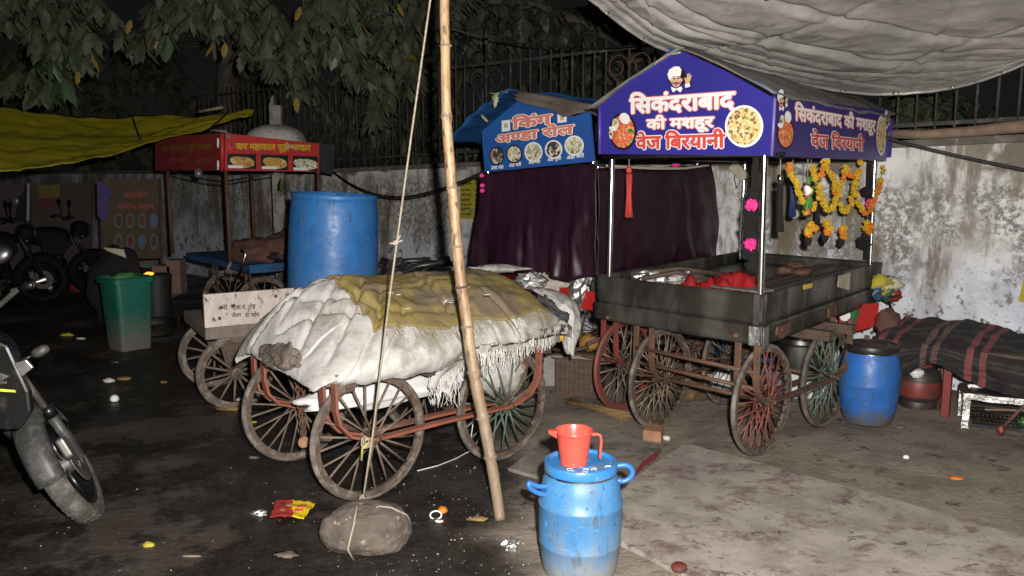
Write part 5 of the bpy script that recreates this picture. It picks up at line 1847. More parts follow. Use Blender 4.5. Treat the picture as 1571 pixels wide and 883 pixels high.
# rock, rope, bamboo
rk = gnd(560, 846)
o = MB().blob(rk + Vector((0, .06, .085)), .2, .15, .112, 96, 56, .13, 1.15, 8.3, flat=-.085, pw=.9).build('rock', M['rock'], None, True, loc=rk)
tag(o, 'big brown rock tied with rope, lying on the dark ground before the cart', 'rock')
BP = [(690, -150, 3.98), (686, -60, 3.97), (682, 0, 3.96), (683, 70, 3.95), (685, 178, 3.93), (691, 260, 3.92), (697, 330, 3.9), (701, 378, 3.89), (708, 440, 3.88), (714, 480, 3.87), (722, 540, 3.85), (732, 598, 3.83), (741, 640, 3.82), (750, 688, 3.8), (759, 740, 3.79), (768, 797, 3.76)]
bp = [at(x, y, Y) for x, y, Y in BP]
bp[-1].z = -.02
WID = [13, 13.5, 14, 14, 15, 16, 16.5, 17, 17.5, 17.5, 18, 19, 19, 18.5, 18, 17.5]
bt = thing('bamboo_pole', 'tall slightly bent bamboo pole standing in front of the covered push cart', 'bamboo pole', (bp[-1].x, bp[-1].y, 0))
nodes = [-80, 68, 178, 283, 377, 440, 500, 570, 640, 700]
dense, rad = [], []
for i in range(len(BP) - 1):
    for k in range(8):
        t = k / 8
        y = BP[i][1] + (BP[i + 1][1] - BP[i][1]) * t
        p = [bp[max(i - 1, 0)], bp[i], bp[i + 1], bp[min(i + 2, len(bp) - 1)]]
        q = .5 * (2 * p[1] + (p[2] - p[0]) * t + (2 * p[0] - 5 * p[1] + 4 * p[2] - p[3]) * t * t + (3 * p[1] - p[0] - 3 * p[2] + p[3]) * t ** 3)
        r_ = (WID[i] + (WID[i + 1] - WID[i]) * t) / 2 * q.y / F_PX
        dn = min(abs(y - n_) for n_ in nodes)
        r_ *= 1 + .16 * math.exp(-(dn / 3.2) ** 2) - .05 * math.exp(-((dn - 9) / 5) ** 2)
        dense.append(q)
        rad.append(r_)
MB().tube(dense, rad, 18).build('culm', M['bamboo'], bt, True)
for n_ in nodes[1:]:
    i = min(range(len(dense)), key=lambda j: abs((BP[j // 8][1] + (BP[j // 8 + 1][1] - BP[j // 8][1]) * (j % 8) / 8) - n_))
    d = (dense[min(i + 1, len(dense) - 1)] - dense[i - 1]).normalized()
    ex = d.orthogonal().normalized()
    MB().lathe([(rad[i] * 1.0, -.006), (rad[i] * 1.08, -.002), (rad[i] * 1.09, .002), (rad[i] * 1.0, .006)], dense[i], 18, ex, d.cross(ex), d, False, False).build('node_ring', M['wood_dark'] if n_ in (440,) else M['wood'], bt, True)
    if n_ in (68, 440, 377):
        MB().blob(dense[i] + Vector((rad[i] * (1.05 if n_ != 377 else -1.05), -.004, 0)), .007, .007, .006, 8, 6).build('bud', M['wood'], bt, True)
rp = thing('rope', 'thin jute rope running from the rock up past the load to the bamboo top', 'rope', rk)
k1 = at(556, 772, 3.62)
RPT = [bp[0] + Vector((0, -.03, 0)), at(660, 0, 3.86), at(632, 200, 3.8), at(606, 392, 3.75), at(592, 500, 3.72), at(572, 665, 3.66), k1]
MB().tube(RPT, .0048, 8).build('rope_line', M['rope'], rp, True)
for sx in (-1, 1):
    q = [k1, k1 + Vector((.02 * sx, -.02, -.04)), rk + Vector((.02 + .05 * sx, -.01, .215)), rk + Vector((-.03, -.085, .16)) if sx < 0 else rk + Vector((.12, .0, .205)), rk + Vector((-.05, -.125, .07)) if sx < 0 else rk + Vector((.18, .05, .15)), rk + Vector((-.03, -.10, .01)) if sx < 0 else rk + Vector((.2, .12, .06))]
    MB().tube(q, .0045, 7).build('rope_loop', M['rope'], rp, True)
for i in range(4):
    c = k1 + Vector((.0, -.004, .004 * i))
    ring = [c + Vector((.017 * math.cos(a) * (1 - .1 * i), .006 * math.sin(a * 2 + i), .03 * math.sin(a))) for a in [2 * PI * q / 16 for q in range(16)]]
    MB().tube(ring, .0042, 6, closed=True).build('knot', M['rope'], rp, True)
kk = at(566, 678, 3.66)
for i in range(4):
    ring = [kk + Vector((.017 * math.cos(a) - .006 * i, .010 * math.sin(a * 2 + i), .018 * math.sin(a) * (1 + .2 * i))) for a in [2 * PI * q / 16 for q in range(16)]]
    MB().tube(ring, .0035, 6, closed=True).build('knot', M['rope'], rp, True)
MB().tube([kk, kk + Vector((-.03, -.01, -.03)), kk + Vector((-.035, -.01, -.085))], .005, 6).build('rope_end', mat('yellow_twine', (.45, .42, .08), None, 20, .8), rp, True)
kk = at(608, 372, 3.752)
mb = MB()
for dx, dz in ((-.03, -.004), (.03, .012), (.02, .035), (-.012, .008)):
    mb.tube([kk, kk + Vector((dx, -.006, dz))], .005, 5)
mb.blob(kk, .011, .011, .013, 8, 6).build('knot', M['rope'], rp, True)
# loose white string from the far wheel to the ground
P = [at(727, 640, 4.55), at(723, 668, 4.55), at(725, 690, 4.5), gnd(716, 694, .006), gnd(700, 703, .006), gnd(672, 714, .006), gnd(640, 722, .006)]
tag(MB().tube(P, .003, 5).build('white_string', M['thread'], None, True, loc=gnd(700, 703)), 'loose white string trailing on the ground behind the near wheel', 'string')

# ================================================================== THE CART WITH THE BIG BLUE DRUM
N3 = at(315, 512, 5.45); N3.z = 0
U3 = Vector((math.cos(math.radians(31)), math.sin(math.radians(31)), 0))
V3 = Vector((-U3.y, U3.x, 0))
AX3 = -V3
def F3(a, b, z):
    p = N3 + U3 * a + V3 * b
    return Vector((p.x, p.y, z))
c3 = thing('push_cart', 'low push cart with a white side board, carrying the big blue drum', 'push cart', F3(.9, .4, 0))
MB().hexa([F3(0, 0, .53), F3(1.95, 0, .53), F3(1.95, .85, .53), F3(0, .85, .53), F3(0, 0, .612), F3(1.95, 0, .612), F3(1.95, .85, .612), F3(0, .85, .612)]).build('deck', M['plank'], c3, bev=.005)
bd = MB().hexa([F3(0.0, .0, .614), F3(.62, .0, .614), F3(.62, .03, .614), F3(0.0, .03, .614), F3(0, 0, .845), F3(.62, 0, .845), F3(.62, .03, .845), F3(0, .03, .845)]).build('side_board', M['whiteboard'], c3, bev=.003)
n3 = -V3
r_ = MB()
def PB(x, y, o=0.0):
    return onp(x, y, F3(0, 0, .7), n3, o)
for tx, b in (('मो.', ((340, 475), (350, 474.5), (340, 466))), ('ठेला नं.', ((357, 475), (377, 474), (357, 466))), ('डा. महेश', ((376, 487), (398, 486), (376, 478))), ('ठेला', ((356, 486), (370, 485), (356, 479))), ('रोड', ((381, 473), (392, 472.5), (381, 465)))):
    write(r_, tx, PB(*b[0]), PB(*b[1]), PB(*b[2]), n3, .0022, .03, 4)
r_.build('faded_writing', M['wood_dark'], bd)
for x, y in ((338, 472), (337, 488), (357, 469), (423, 454)):
    MB().blob(PB(x, y, .001), .012, .004, .012, 10, 6, .4, 3, x, U3, -V3 * -1).build('rust_stain', M['wood_dark'], bd, True)
for i, (a, b) in enumerate(((.2, .06), (1.15, .06), (.2, .78), (1.15, .78))):
    wheel(c3, F3(a, b, .27), U3, AX3, .27, 14, 'spoke_wood', sp_r=.009, tyre_r=.019, wood=True, hub_r=.04, seed=20 + i)
for a in (.2, 1.15):
    MB().tube([F3(a, -.02, .27), F3(a, .87, .27)], .015, 8).build('axle', M['rust'], c3, True)
    for b in (.12, .7):
        MB().hexa([F3(a - .04, b, .27), F3(a + .04, b, .27), F3(a + .04, b + .03, .27), F3(a - .04, b + .03, .27), F3(a - .1, b, .53), F3(a + .1, b, .53), F3(a + .1, b + .03, .53), F3(a - .1, b + .03, .53)]).build('axle_block', M['wood_dark'], c3)

dr = at(510, 480, 6.2); dr.z = .614
dz = Vector((.05, .0, 1)).normalized()
dx = Vector((1, 0, -.05)).normalized()
d3 = thing('blue_drum', 'big plain blue plastic drum standing on the cart behind the white sacking', 'drum', dr)
prof = [(.28, 0), (.315, .015), (.33, .06), (.336, .2), (.338, .42), (.334, .62), (.326, .76), (.318, .83), (.312, .845), (.319, .855), (.321, .885), (.314, .892)]
MB().lathe(prof, dr, 64, dx, Vector((0, 1, 0)), dz, True, False).build('body', M['blue3'], d3, True, angle=50)
MB().lathe([(.314, .892), (.305, .893), (.298, .885), (.296, .86), (.1, .857), (.0005, .857)], dr, 64, dx, Vector((0, 1, 0)), dz, False, False).build('top', M['handle_blue'], d3, True, angle=50)
for a, r_ in ((-.9, .04), (1.6, .028)):
    MB().lathe([(r_, .855), (r_, .876), (r_ * .8, .882), (.001, .882)], dr + Vector((math.cos(a), math.sin(a), 0)) * .2, 14, dx, Vector((0, 1, 0)), dz).build('bung', M['handle_blue'], d3, True, angle=40)

jk = thing('scrap_heap', 'dark heap of black pipes and machine scrap between the blue drum and bamboo', 'scrap heap', F3(1.6, .3, .61))
mb = MB()
pts = [[(604, 426), (640, 408), (690, 400)], [(628, 425), (652, 402), (668, 404), (690, 396)], [(610, 420), (622, 400), (660, 398)], [(640, 430), (655, 408)], [(650, 402), (700, 405)]]
for i, p in enumerate(pts):
    MB().tube([at(x, y, 6.25 + .05 * i) for x, y in p], .022, 8).build('pipe', M['blackplastic'], jk, True)
MB().blob(F3(1.5, .35, .75), .3, .2, .19, 22, 12, .5, 2.5, 4).build('scrap', M['darkjunk'], jk, False)
MB().lathe([(.03, 0), (.03, .05), (.0, .055)], at(613, 421, 6.1), 12, (1, 0, 0), (0, 0, 1), (0, -1, 0)).build('pipe_end', M['wood'], jk, True)
MB().blob(at(592, 428, 6.2), .08, .05, .03, 10, 7, .5, 3, 2).build('scrap', M['foil'], jk, False)

# ================================================================== THE FAR CART WITH THE RED SIGN
KC = at(345, 262, 8.3)
U4 = Vector((math.cos(math.radians(40)), math.sin(math.radians(40)), 0))
V4 = Vector((-U4.y, U4.x, 0))
nR, nL = -V4, -U4
def F4(a, b, z):
    p = KC + U4 * a + V4 * b
    return Vector((p.x, p.y, z))
c4 = thing('food_cart', 'distant blue-decked food cart with a red and yellow sign above', 'food cart', F4(.5, .9, 0))
def PR_(x, y, o=0.0): return onp(x, y, KC, nR, o)
def PL_(x, y, o=0.0): return onp(x, y, KC, nL, o)
s4 = MB().poly([PR_(x, y) for x, y in ((345, 261), (489.5, 263.5), (489.5, 220), (346, 204))], .02, nR).build('front_sign', M['redsign'], c4)
s5 = MB().poly([PL_(x, y) for x, y in ((338, 261), (238, 261.5), (238, 210), (338, 204.5))], .02, nL).build('side_sign', M['redsign_dark'], c4)
MB().tube([PL_(341, 262, .0), PL_(341, 204, .0)], .022, 8).build('corner_trim', M['redsign'], c4, True)
for y0, y1 in ((212, 226), (246, 260)):
    MB().tube([PL_(339, y0, .03), PL_(339, y1, .03)], .011, 6).build('corner_tape', M['white'], c4, True)
r_ = MB()
write(r_, 'जय महाकाल पूड़ी भ{ण}डार', PR_(361.5, 232.5), PR_(476, 234.5), PR_(361.5, 216), nR, .002, .04, 8)
r_.build('sign_lettering', M['yellowprint'], s4)
MB().tube([PR_(350, 222, .01), PR_(353, 219, .01), PR_(355, 223, .01), PR_(350, 226, .01), PR_(357, 226, .01)], .008, 5).build('printed_emblem', M['pinkred'], s4, True)
for x0, x1, y0, y1, cap in ((348.7, 393, 235, 258.5, 'पूड़ी सब्ज़ी'), (400.3, 442, 236.5, 260, 'छोला पूड़ी'), (449, 487.5, 238.5, 262, 'रायता')):
    f = MB()
    f.k = 0
    f.poly([PR_(x0, y1 - .2, .002), PR_(x1, y1 + .6, .002), PR_(x1, y0 + 1.2, .002), PR_(x0, y0, .002)])
    cx, cy = (x0 + x1) / 2, (y0 + y1) / 2
    f.k = 1
    for i, (ox, oy, rx, ry) in enumerate(((2, 2, 17, 8.5), (-8, -1, 10, 6), (9, 4, 10, 5))):
        c = PR_(cx + ox, cy + oy)
        disc(f, c, PR_(cx + ox + rx, cy + oy + .6) - c, PR_(cx + ox, cy + oy - ry) - c, nR, .003 + .0004 * i)
    f.k = 2
    f.poly([PR_(x0 + 1, y1 - 1, .0045), PR_(x0 + 24, y1 - .6, .0045), PR_(x0 + 24, y1 - 5, .0045), PR_(x0 + 1, y1 - 5.6, .0045)])
    pic = f.build('printed_picture', [M['blackprint'], M['food_puri'] if x0 < 440 else M['food_pale'], M['white']], s4)
r_ = MB()
write(r_, 'जय महाकाल पूड़ी भ{ण}डार', PL_(248, 236), PL_(324, 233), PL_(248, 221), nL, .002, .03, 6)
r_.build('sign_lettering', mat('dull_yellow_print', (.34, .2, .02), None, 6, .6), s5)
r_ = MB()
for tx, x0, x1 in (('पूड़ी सब्ज़ी', 256, 288), ('छोला रायता', 300, 325)):
    write(r_, tx, PL_(x0, 250), PL_(x1, 249), PL_(x0, 242), nL, .002, .02, 4)
r_.build('sign_lettering', mat('dull_pink_print', (.34, .14, .15), None, 6, .6), s5)
# grey strip over the corner, dark end board beyond the right end
MB().poly([PR_(x, y, .03) for x, y in ((346, 204), (320, 199), (345, 199.5), (352, 208), (352, 213), (345, 212))], .01, nR).build('corner_flap', M['roofgrey'], c4)
MB().poly([PR_(x, y, -.02) for x, y in ((490, 263), (513, 268), (515, 222), (490, 219))], .02, nR).build('end_board', M['darkjunk'], c4)
MB().hexa([F4(0, .02, KC.z), F4(1.08, .02, KC.z), F4(1.08, 1.9, KC.z), F4(0, 1.9, KC.z), F4(0, .02, KC.z + .02), F4(1.08, .02, KC.z + .02), F4(1.08, 1.9, KC.z + .02), F4(0, 1.9, KC.z + .02)]).build('canopy_board', M['darkjunk'], c4)
for a, b in ((.02, .02), (1.04, .03), (.02, 1.86), (1.04, 1.86)):
    MB().tube([F4(a, b, .7), F4(a, b, KC.z + .02)], .022, 8).build('post', M['rust'], c4, True)
DK = at(384, 409, 8.05)
def D4(a, b, z):
    p = DK + U4 * a + V4 * b
    return Vector((p.x, p.y, z))
MB().hexa([D4(0, 0, DK.z - .07), D4(1.15, 0, DK.z - .07), D4(1.15, 1.9, DK.z - .07), D4(0, 1.9, DK.z - .07), D4(0, 0, DK.z), D4(1.15, 0, DK.z), D4(1.15, 1.9, DK.z), D4(0, 1.9, DK.z)]).build('deck', M['bluepaint'], c4, bev=.006)
MB().hexa([D4(-.02, -.04, DK.z - .03), D4(1.0, -.04, DK.z - .03), D4(1.0, -.005, DK.z - .03), D4(-.02, -.005, DK.z - .03), D4(-.02, -.04, DK.z + .02), D4(1.0, -.04, DK.z + .02), D4(1.0, -.005, DK.z + .02), D4(-.02, -.005, DK.z + .02)]).build('deck_edge', M['bluepaint'], c4, bev=.004)
for i, (a, b) in enumerate(((.15, .06), (.95, .06), (.15, .95), (.95, .95))):
    wheel(c4, D4(a, b, .31), V4 if i in () else U4, -V4, .31, 18, 'spoke', sp_r=.006, tyre_r=.018, seed=30 + i)
for b in (.0, .12, .9, 1.0):
    bracket(c4, D4, .15, .95, b, DK.z - .07, .31, 'rust', axis=-V4, drop=.16)
for i, (px, py, rx, ry, rz, m_) in enumerate(((340, 372, .28, .25, .16, 'brownheap'), (385, 366, .24, .22, .2, 'brownheap'))):
    rag('sack', ('brown sack slumped on the far blue deck, the left one', 'brown sack slumped on the far blue deck, the taller right one')[i], 'sack', D4(.28 + .3 * i, .52 - .16 * i, DK.z), rx, ry, rz, M[m_], i + 2)
rag('black_bundle', 'black plastic bundle lying before the brown sacks on the far blue deck', 'bundle', D4(.55, .2, DK.z), .3, .14, .1, M['blackplastic'], 8)
o = MB().tube([at(366, 425, 7.95), at(377, 390, 7.95), at(370, 382, 7.95)], .014, 6).build('stick', M['steel'], None, True, loc=at(366, 425, 7.95))
tag(o, 'stick with a shiny tip leaning against the near edge of the far blue deck', 'stick')
o = MB().tube([at(347, 418, 7.9), at(354, 402, 7.9)], .014, 6).build('stick', M['wood'], None, True, loc=at(347, 418, 7.9))
tag(o, 'short yellowish stick leaning under the far blue deck', 'stick')
dm = at(423, 211, 9.0)
o = MB().lathe([(.33, -.12), (.325, -.03), (.29, .05), (.22, .1), (.12, .135), (.0, .145)], dm, 32).build('white_cover', M['sack'], None, True, loc=dm)
tag(o, 'dusty white domed cover lying on top of the red-signed cart', 'cover')
pp = at(424, 200, 10.0)
mb = MB()
mb.hexa([pp + Vector(q) for q in ((-.08, 0, -.4), (.06, 0, -.4), (.06, .1, -.4), (-.08, .1, -.4), (-.08, 0, .3), (.06, 0, .3), (.06, .1, .3), (-.08, .1, .3))])
mb.hexa([pp + Vector(q) for q in ((-.08, 0, .3), (-.03, 0, .3), (-.03, .1, .3), (-.08, .1, .3), (-.04, .02, .42), (-.03, .02, .42), (-.03, .08, .42), (-.04, .08, .42))])
mb.hexa([pp + Vector(q) for q in ((-.08, 0, -2.0), (.06, 0, -2.0), (.06, .1, -2.0), (-.08, .1, -2.0), (-.08, 0, -.4), (.06, 0, -.4), (.06, .1, -.4), (-.08, .1, -.4))])
tag(mb.build('concrete_post', M['whiteconc'], None, False, loc=(pp.x, pp.y, 0), bev=.006), 'pale pointed concrete post rising behind the white domed cover', 'post')
sg_ = MB()
for i in range(3):
    leaf(sg_, at(432 + i * 5, 272, 8.5), (random.uniform(-.4, .4), -.1, -.9), .12, .035, .2, i % 2, random.Random(i))
tag(sg_.build('leaf_sprig', [M['leafyellow'], M['green']], None, True, loc=at(437, 285, 8.5), solid=.002), 'sprig of green and yellow leaves hanging under the red sign', 'leaf sprig')
lt_ = MB()
lt_.lathe([(.03, 0), (.045, .02), (.045, .06), (.02, .1)], at(305, 272, 8.7), 12)
tag(lt_.build('hanging_bulb', M['lens'], None, True, loc=at(305, 272, 8.7)), 'unlit bulb holder hanging under the left end of the red sign', 'bulb')

# ---- yellow tarpaulin
def sheet(name, label, cat, A, B, mat_, bulge=(0, 0, 0), nu=60, nv=24, amp=.06, fs=(5, 3), seed=0, solid=.006, group=None, folds=0):
    bl = Vector(bulge)
    def la(P, t):
        x = t * (len(P) - 1)
        i = min(int(x), len(P) - 2)
        k = x - i
        p = [P[max(i - 1, 0)], P[i], P[i + 1], P[min(i + 2, len(P) - 1)]]
        return .5 * (2 * p[1] + (p[2] - p[0]) * k + (2 * p[0] - 5 * p[1] + 4 * p[2] - p[3]) * k * k + (3 * p[1] - p[0] - 3 * p[2] + p[3]) * k ** 3)
    def fn(u, v):
        p = la(A, u).lerp(la(B, u), v)
        p = p + bl * math.sin(PI * v)
        d = amp * fr((u * fs[0], v * fs[1], seed), 1.0) + amp * .25 * fr((u * fs[0] * 5, v * fs[1] * 4, seed + 3), 1.0)
        if folds:
            d += folds * math.sin(v * 22 + 3 * fr((u * 2, v, seed), 1)) * math.sin(PI * min(1, u * 1.3)) * .5
        return p + Vector((.15, -.4, -.9)) * d
    o = MB().grid(fn, nu, nv).build(name, mat_, None, True, loc=A[len(A) // 2], solid=solid)
    return tag(o, label, cat, group)
A_l = [at(x, y, Y) for x, y, Y in ((-180, 158, 8.6), (-60, 160, 8.7), (0, 164, 8.8), (60, 172, 8.9), (130, 179, 9), (200, 182, 9.1), (280, 178, 9.3), (340, 172, 9.5), (390, 168, 9.7))]
B_l = [at(x, y, Y) for x, y, Y in ((-180, 250, 7.2), (-60, 258, 7.3), (0, 258, 7.4), (60, 256, 7.6), (130, 248, 7.8), (190, 232, 8.1), (260, 208, 8.6), (330, 190, 9.1), (385, 173, 9.6))]
sheet('yellow_tarpaulin', 'dark yellow tarpaulin sagging over the stalls at the left', 'tarpaulin', A_l, B_l, M['yellowtarp'], (0, -.1, -.06), 110, 50, .06, (4, 2.5), 2, folds=.014)
for i, (x0, y0, x1, y1) in enumerate(((203, 182, 216, 214), (352, 172, 322, 196))):
    o = MB().tube([at(x0, y0 - 2, 9.0), at((x0 + x1) / 2, (y0 + y1) / 2, 8.55), at(x1, y1, 8.15)], .008, 5).build('tarp_rope', M['cable'], None, True, loc=at(x0, y0, 9))
    tag(o, ('dark rope lashed across the middle of the yellow tarpaulin', 'dark rope lashed across the right end of the yellow tarpaulin')[i], 'rope')
o = MB().tube([at(305, 171, 9.6), at(343, 164, 9.6)], .02, 6).build('bamboo_stick', M['bamboo'], None, True, loc=at(305, 171, 9.6))
tag(o, 'pale bamboo stick lying above the right end of the yellow tarpaulin', 'stick')

# ---- dim stalls and posters far left
ob = thing('cloth_banner', 'dim orange menu banner with round food pictures beside the far cart', 'banner', at(198, 395, 11.2))
Pb = at(198, 335, 11.2); nb = Vector((.25, -1, 0)).normalized()
def PO(x, y, o=0.0): return onp(x, y, Pb, nb, o)
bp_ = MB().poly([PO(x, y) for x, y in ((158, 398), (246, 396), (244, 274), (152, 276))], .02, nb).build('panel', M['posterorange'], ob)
for x in (154, 245):
    MB().tube([PO(x, 272), Vector((PO(x, 390).x, PO(x, 390).y, 0))], .02, 6).build('pole', M['wood_dark'], ob, True)
r_ = MB()
for tx, x0, x1, y in (('चाऊमीन', 190, 226, 295), ('मोमोज़ बर्गर', 180, 236, 314)):
    write(r_, tx, PO(x0, y + 8), PO(x1, y + 8), PO(x0, y - 2), nb, .003, .03, 5)
r_.build('menu_lettering', M['redsign_dark'], bp_)
for j in range(2):
    for i in range(4):
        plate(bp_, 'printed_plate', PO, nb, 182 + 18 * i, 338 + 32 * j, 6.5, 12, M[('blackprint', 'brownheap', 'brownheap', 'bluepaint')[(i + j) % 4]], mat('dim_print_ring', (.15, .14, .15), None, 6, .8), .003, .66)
o = MB().poly([PO(x, y, .12) for x, y in ((152, 276), (168, 284), (177, 296), (168, 306), (172, 318), (164, 340), (153, 330))], .02, nb).build('violet_cloth', M['purple'], None, False, loc=PO(160, 340, .12))
tag(o, 'violet cloth hanging from the left edge of the orange banner', 'cloth')
Pp = at(40, 320, 11.6)
def PP(x, y, o=0.0): return onp(x, y, Pp, Vector((.2, -1, 0)).normalized(), o)
nP = Vector((.2, -1, 0)).normalized()
pk_ = thing('pink_panel', 'dim pink stall panel with a white upright edge at the far left', 'panel', PP(20, 420))
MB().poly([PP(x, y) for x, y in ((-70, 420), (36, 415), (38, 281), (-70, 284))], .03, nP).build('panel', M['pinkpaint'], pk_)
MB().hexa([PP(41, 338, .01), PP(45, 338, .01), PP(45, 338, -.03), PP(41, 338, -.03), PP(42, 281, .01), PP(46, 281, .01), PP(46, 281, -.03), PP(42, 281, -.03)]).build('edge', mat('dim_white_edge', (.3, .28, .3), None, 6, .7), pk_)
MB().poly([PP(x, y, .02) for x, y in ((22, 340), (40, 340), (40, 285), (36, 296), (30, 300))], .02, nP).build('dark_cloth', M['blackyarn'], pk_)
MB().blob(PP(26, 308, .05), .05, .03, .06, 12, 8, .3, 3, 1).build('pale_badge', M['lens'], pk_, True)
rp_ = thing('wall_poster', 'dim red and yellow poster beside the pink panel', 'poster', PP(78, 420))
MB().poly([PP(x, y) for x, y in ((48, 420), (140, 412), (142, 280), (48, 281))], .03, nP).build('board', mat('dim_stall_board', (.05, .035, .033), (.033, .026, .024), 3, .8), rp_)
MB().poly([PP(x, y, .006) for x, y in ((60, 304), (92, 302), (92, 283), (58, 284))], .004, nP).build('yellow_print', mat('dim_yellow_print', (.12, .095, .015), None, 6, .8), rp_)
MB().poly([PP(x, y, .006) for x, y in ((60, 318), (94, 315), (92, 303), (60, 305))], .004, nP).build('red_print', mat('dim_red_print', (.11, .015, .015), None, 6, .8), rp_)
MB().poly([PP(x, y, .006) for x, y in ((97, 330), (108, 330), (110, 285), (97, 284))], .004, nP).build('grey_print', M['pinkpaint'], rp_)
hp = gnd(176, 470)
hp.y, hp.x = 9.0, at(178, 400, 9.0).x
hp.z = 0
hh = thing('covered_heap', 'black heap topped with a pale cloth behind the green bin', 'heap', hp)
MB().blob(hp + Vector((0, 0, .35)), .3, .25, .5, 20, 14, .25, 2, 3, flat=-.35).build('black_cover', M['blackyarn'], hh, True)
MB().grid(lambda u, v: at(158 + 32 * u + 4 * v, 379 + 3 * u + (4 + 10 * u) * v, 8.75 - .02 * math.sin(PI * u)), 10, 6).build('pale_cloth', M['card'], hh, True, solid=.02)
for i, (px, py, w_, h_) in enumerate(((247, 418, .22, .16), (265, 412, .16, .2))):
    p = at(px, py, 9.4)
    o = MB().hexa([p + Vector(q) for q in ((-w_ / 2, 0, -.3), (w_ / 2, 0, -.3), (w_ / 2, .2, -.3), (-w_ / 2, .2, -.3), (-w_ / 2, 0, h_ / 2), (w_ / 2, 0, h_ / 2), (w_ / 2, .2, h_ / 2), (-w_ / 2, .2, h_ / 2))]).build('block', mat('pinkish_block', (.2, .12, .1), (.14, .09, .08), 6, .85), None, loc=Vector((p.x, p.y, p.z - .3)), bev=.01)
    tag(o, ('pinkish block left of the far cart wheel, the lower one', 'pinkish block beside the far cart wheel, the upright one')[i], 'block')
em = at(229, 420, 8.9)
o = thing('stove', 'small dark stove with a glowing orange ember above the green bin', 'stove', Vector((em.x, em.y, 0)))
MB().lathe([(.14, 0), (.16, em.z * .6), (.17, em.z - .02), (.1, em.z - .03)], Vector((em.x, em.y + .15, 0)), 16).build('body', M['darkjunk'], o, True, angle=40)
MB().blob(em, .05, .03, .02, 12, 7, .4, 4, 2).build('ember', M['ember'], o, True)
o = rag('red_bundle', 'dim red bundle on the ground left of the green bin', 'bundle', gnd(132, 446), .24, .14, .1, M['redpaint'], 6)

# green bin and basin
gbp = gnd(186, 541)
gt = thing('green_bin', 'tall teal-green tapered dustbin with a dusty bottom', 'dustbin', gbp)
ang = math.radians(52)
def ring(r, z, k=4, rr=.22):
    pts = []
    for c in range(4):
        a = ang + PI / 2 * c + PI / 4
        for q in range(k + 1):
            b = a - PI / 4 + PI / 2 * q / k
            cx, cy = math.cos(a) * r * math.sqrt(2) * (1 - rr), math.sin(a) * r * math.sqrt(2) * (1 - rr)
            pts.append(gbp + Vector((cx + math.cos(b) * r * rr * 1.2, cy + .18 + math.sin(b) * r * rr * 1.2, z)))
    return pts
def loft(levels):
    mb = MB()
    n = None
    for pts in levels:
        mb.v += pts
        n = len(pts)
    for i in range(len(levels) - 1):
        for j in range(n):
            mb.face([i * n + j, i * n + (j + 1) % n, (i + 1) * n + (j + 1) % n, (i + 1) * n + j])
    return mb, n
mb, n = loft([ring(.135, 0), ring(.14, .02), ring(.168, .62), ring(.17, .66), ring(.155, .655), ring(.13, .1)])
mb.face(list(range(n))[::-1]); mb.face([5 * n + j for j in range(n)])
mb.build('body', M['binplastic'], gt, True, angle=40)
mb, n = loft([ring(.17, .64), ring(.19, .645), ring(.192, .69), ring(.178, .70), ring(.165, .69)])
mb.build('rim', M['binplastic'], gt, True, angle=40)
MB().blob(gbp + Vector((.01, .16, .68)), .13, .11, .06, 14, 9, .5, 3, 1).build('rubbish', M['green'] if False else mat('green_rag', (.06, .2, .05), (.03, .1, .03), 9, .7), gt, True)
bs = gnd(237, 514)
o = MB().lathe([(.12, 0), (.2, .03), (.235, .14), (.25, .15), (.24, .155), (.225, .14), (.19, .04), (.0005, .03)], bs, 28).build('basin', M['steel'], None, True, loc=bs, angle=40)
tag(o, 'dull metal basin on the ground behind the green bin', 'basin')

# ================================================================== FOREGROUND BARREL AND MUG
bb = gnd(889, 876)
bt_ = thing('blue_barrel', 'scuffed light blue plastic barrel with side handles, in front of the bamboo', 'barrel', bb)
prof = [(.13, 0), (.146, .006), (.155, .03), (.164, .085), (.1695, .14), (.1715, .143), (.1715, .152), (.170, .156), (.1735, .22), (.1735, .305), (.1755, .309), (.1755, .316), (.172, .32), (.166, .37), (.156, .41), (.145, .434), (.139, .442), (.139, .46)]
MB().lathe(prof, bb, 72).build('body', M['blue1'], bt_, True, angle=35)
MB().lathe([(.1455, .4445), (.1455, .447), (.143, .4475), (.1505, .449), (.152, .456), (.152, .478), (.149, .486), (.142, .488), (.137, .486), (.134, .474), (.06, .474), (.058, .477), (.05, .477), (.048, .474), (.0005, .474)], bb, 64).build('lid', mat('barrel_lid_blue', (.035, .2, .5), (.026, .155, .41), 5, .35, dirt=(.14, .2, .28), dscale=12, dthr=.6), bt_, True, angle=35)
MB().lathe([(.146, .438), (.149, .44), (.149, .4455), (.146, .447)], bb, 64, capb=False, capt=False).build('clamp_ring', M['steel'], bt_, True, angle=40)
RH = bb + Vector((.148, -.02, .437))
def loop(mb, c, pts, r, n=10):
    P = []
    for i in range(len(pts)):
        for k in range(4):
            t = k / 4
            p = [Vector(pts[(i + q) % len(pts)]) for q in (-1, 0, 1, 2)]
            P.append(c + .5 * (2 * p[1] + (p[2] - p[0]) * t + (2 * p[0] - 5 * p[1] + 4 * p[2] - p[3]) * t * t + (3 * p[1] - p[0] - 3 * p[2] + p[3]) * t ** 3))
    mb.tube(P, r, n, closed=True)
    return mb
loop(MB(), RH, [(-.012, 0, .02), (.02, .0, .036), (.05, .0, .03), (.064, 0, .005), (.05, 0, -.022), (.022, 0, -.034), (.004, 0, -.03), (-.008, 0, -.055)], .0115).build('handle', M['handle_blue'], bt_, True)
LH = bb + Vector((-.140, -.06, .375))
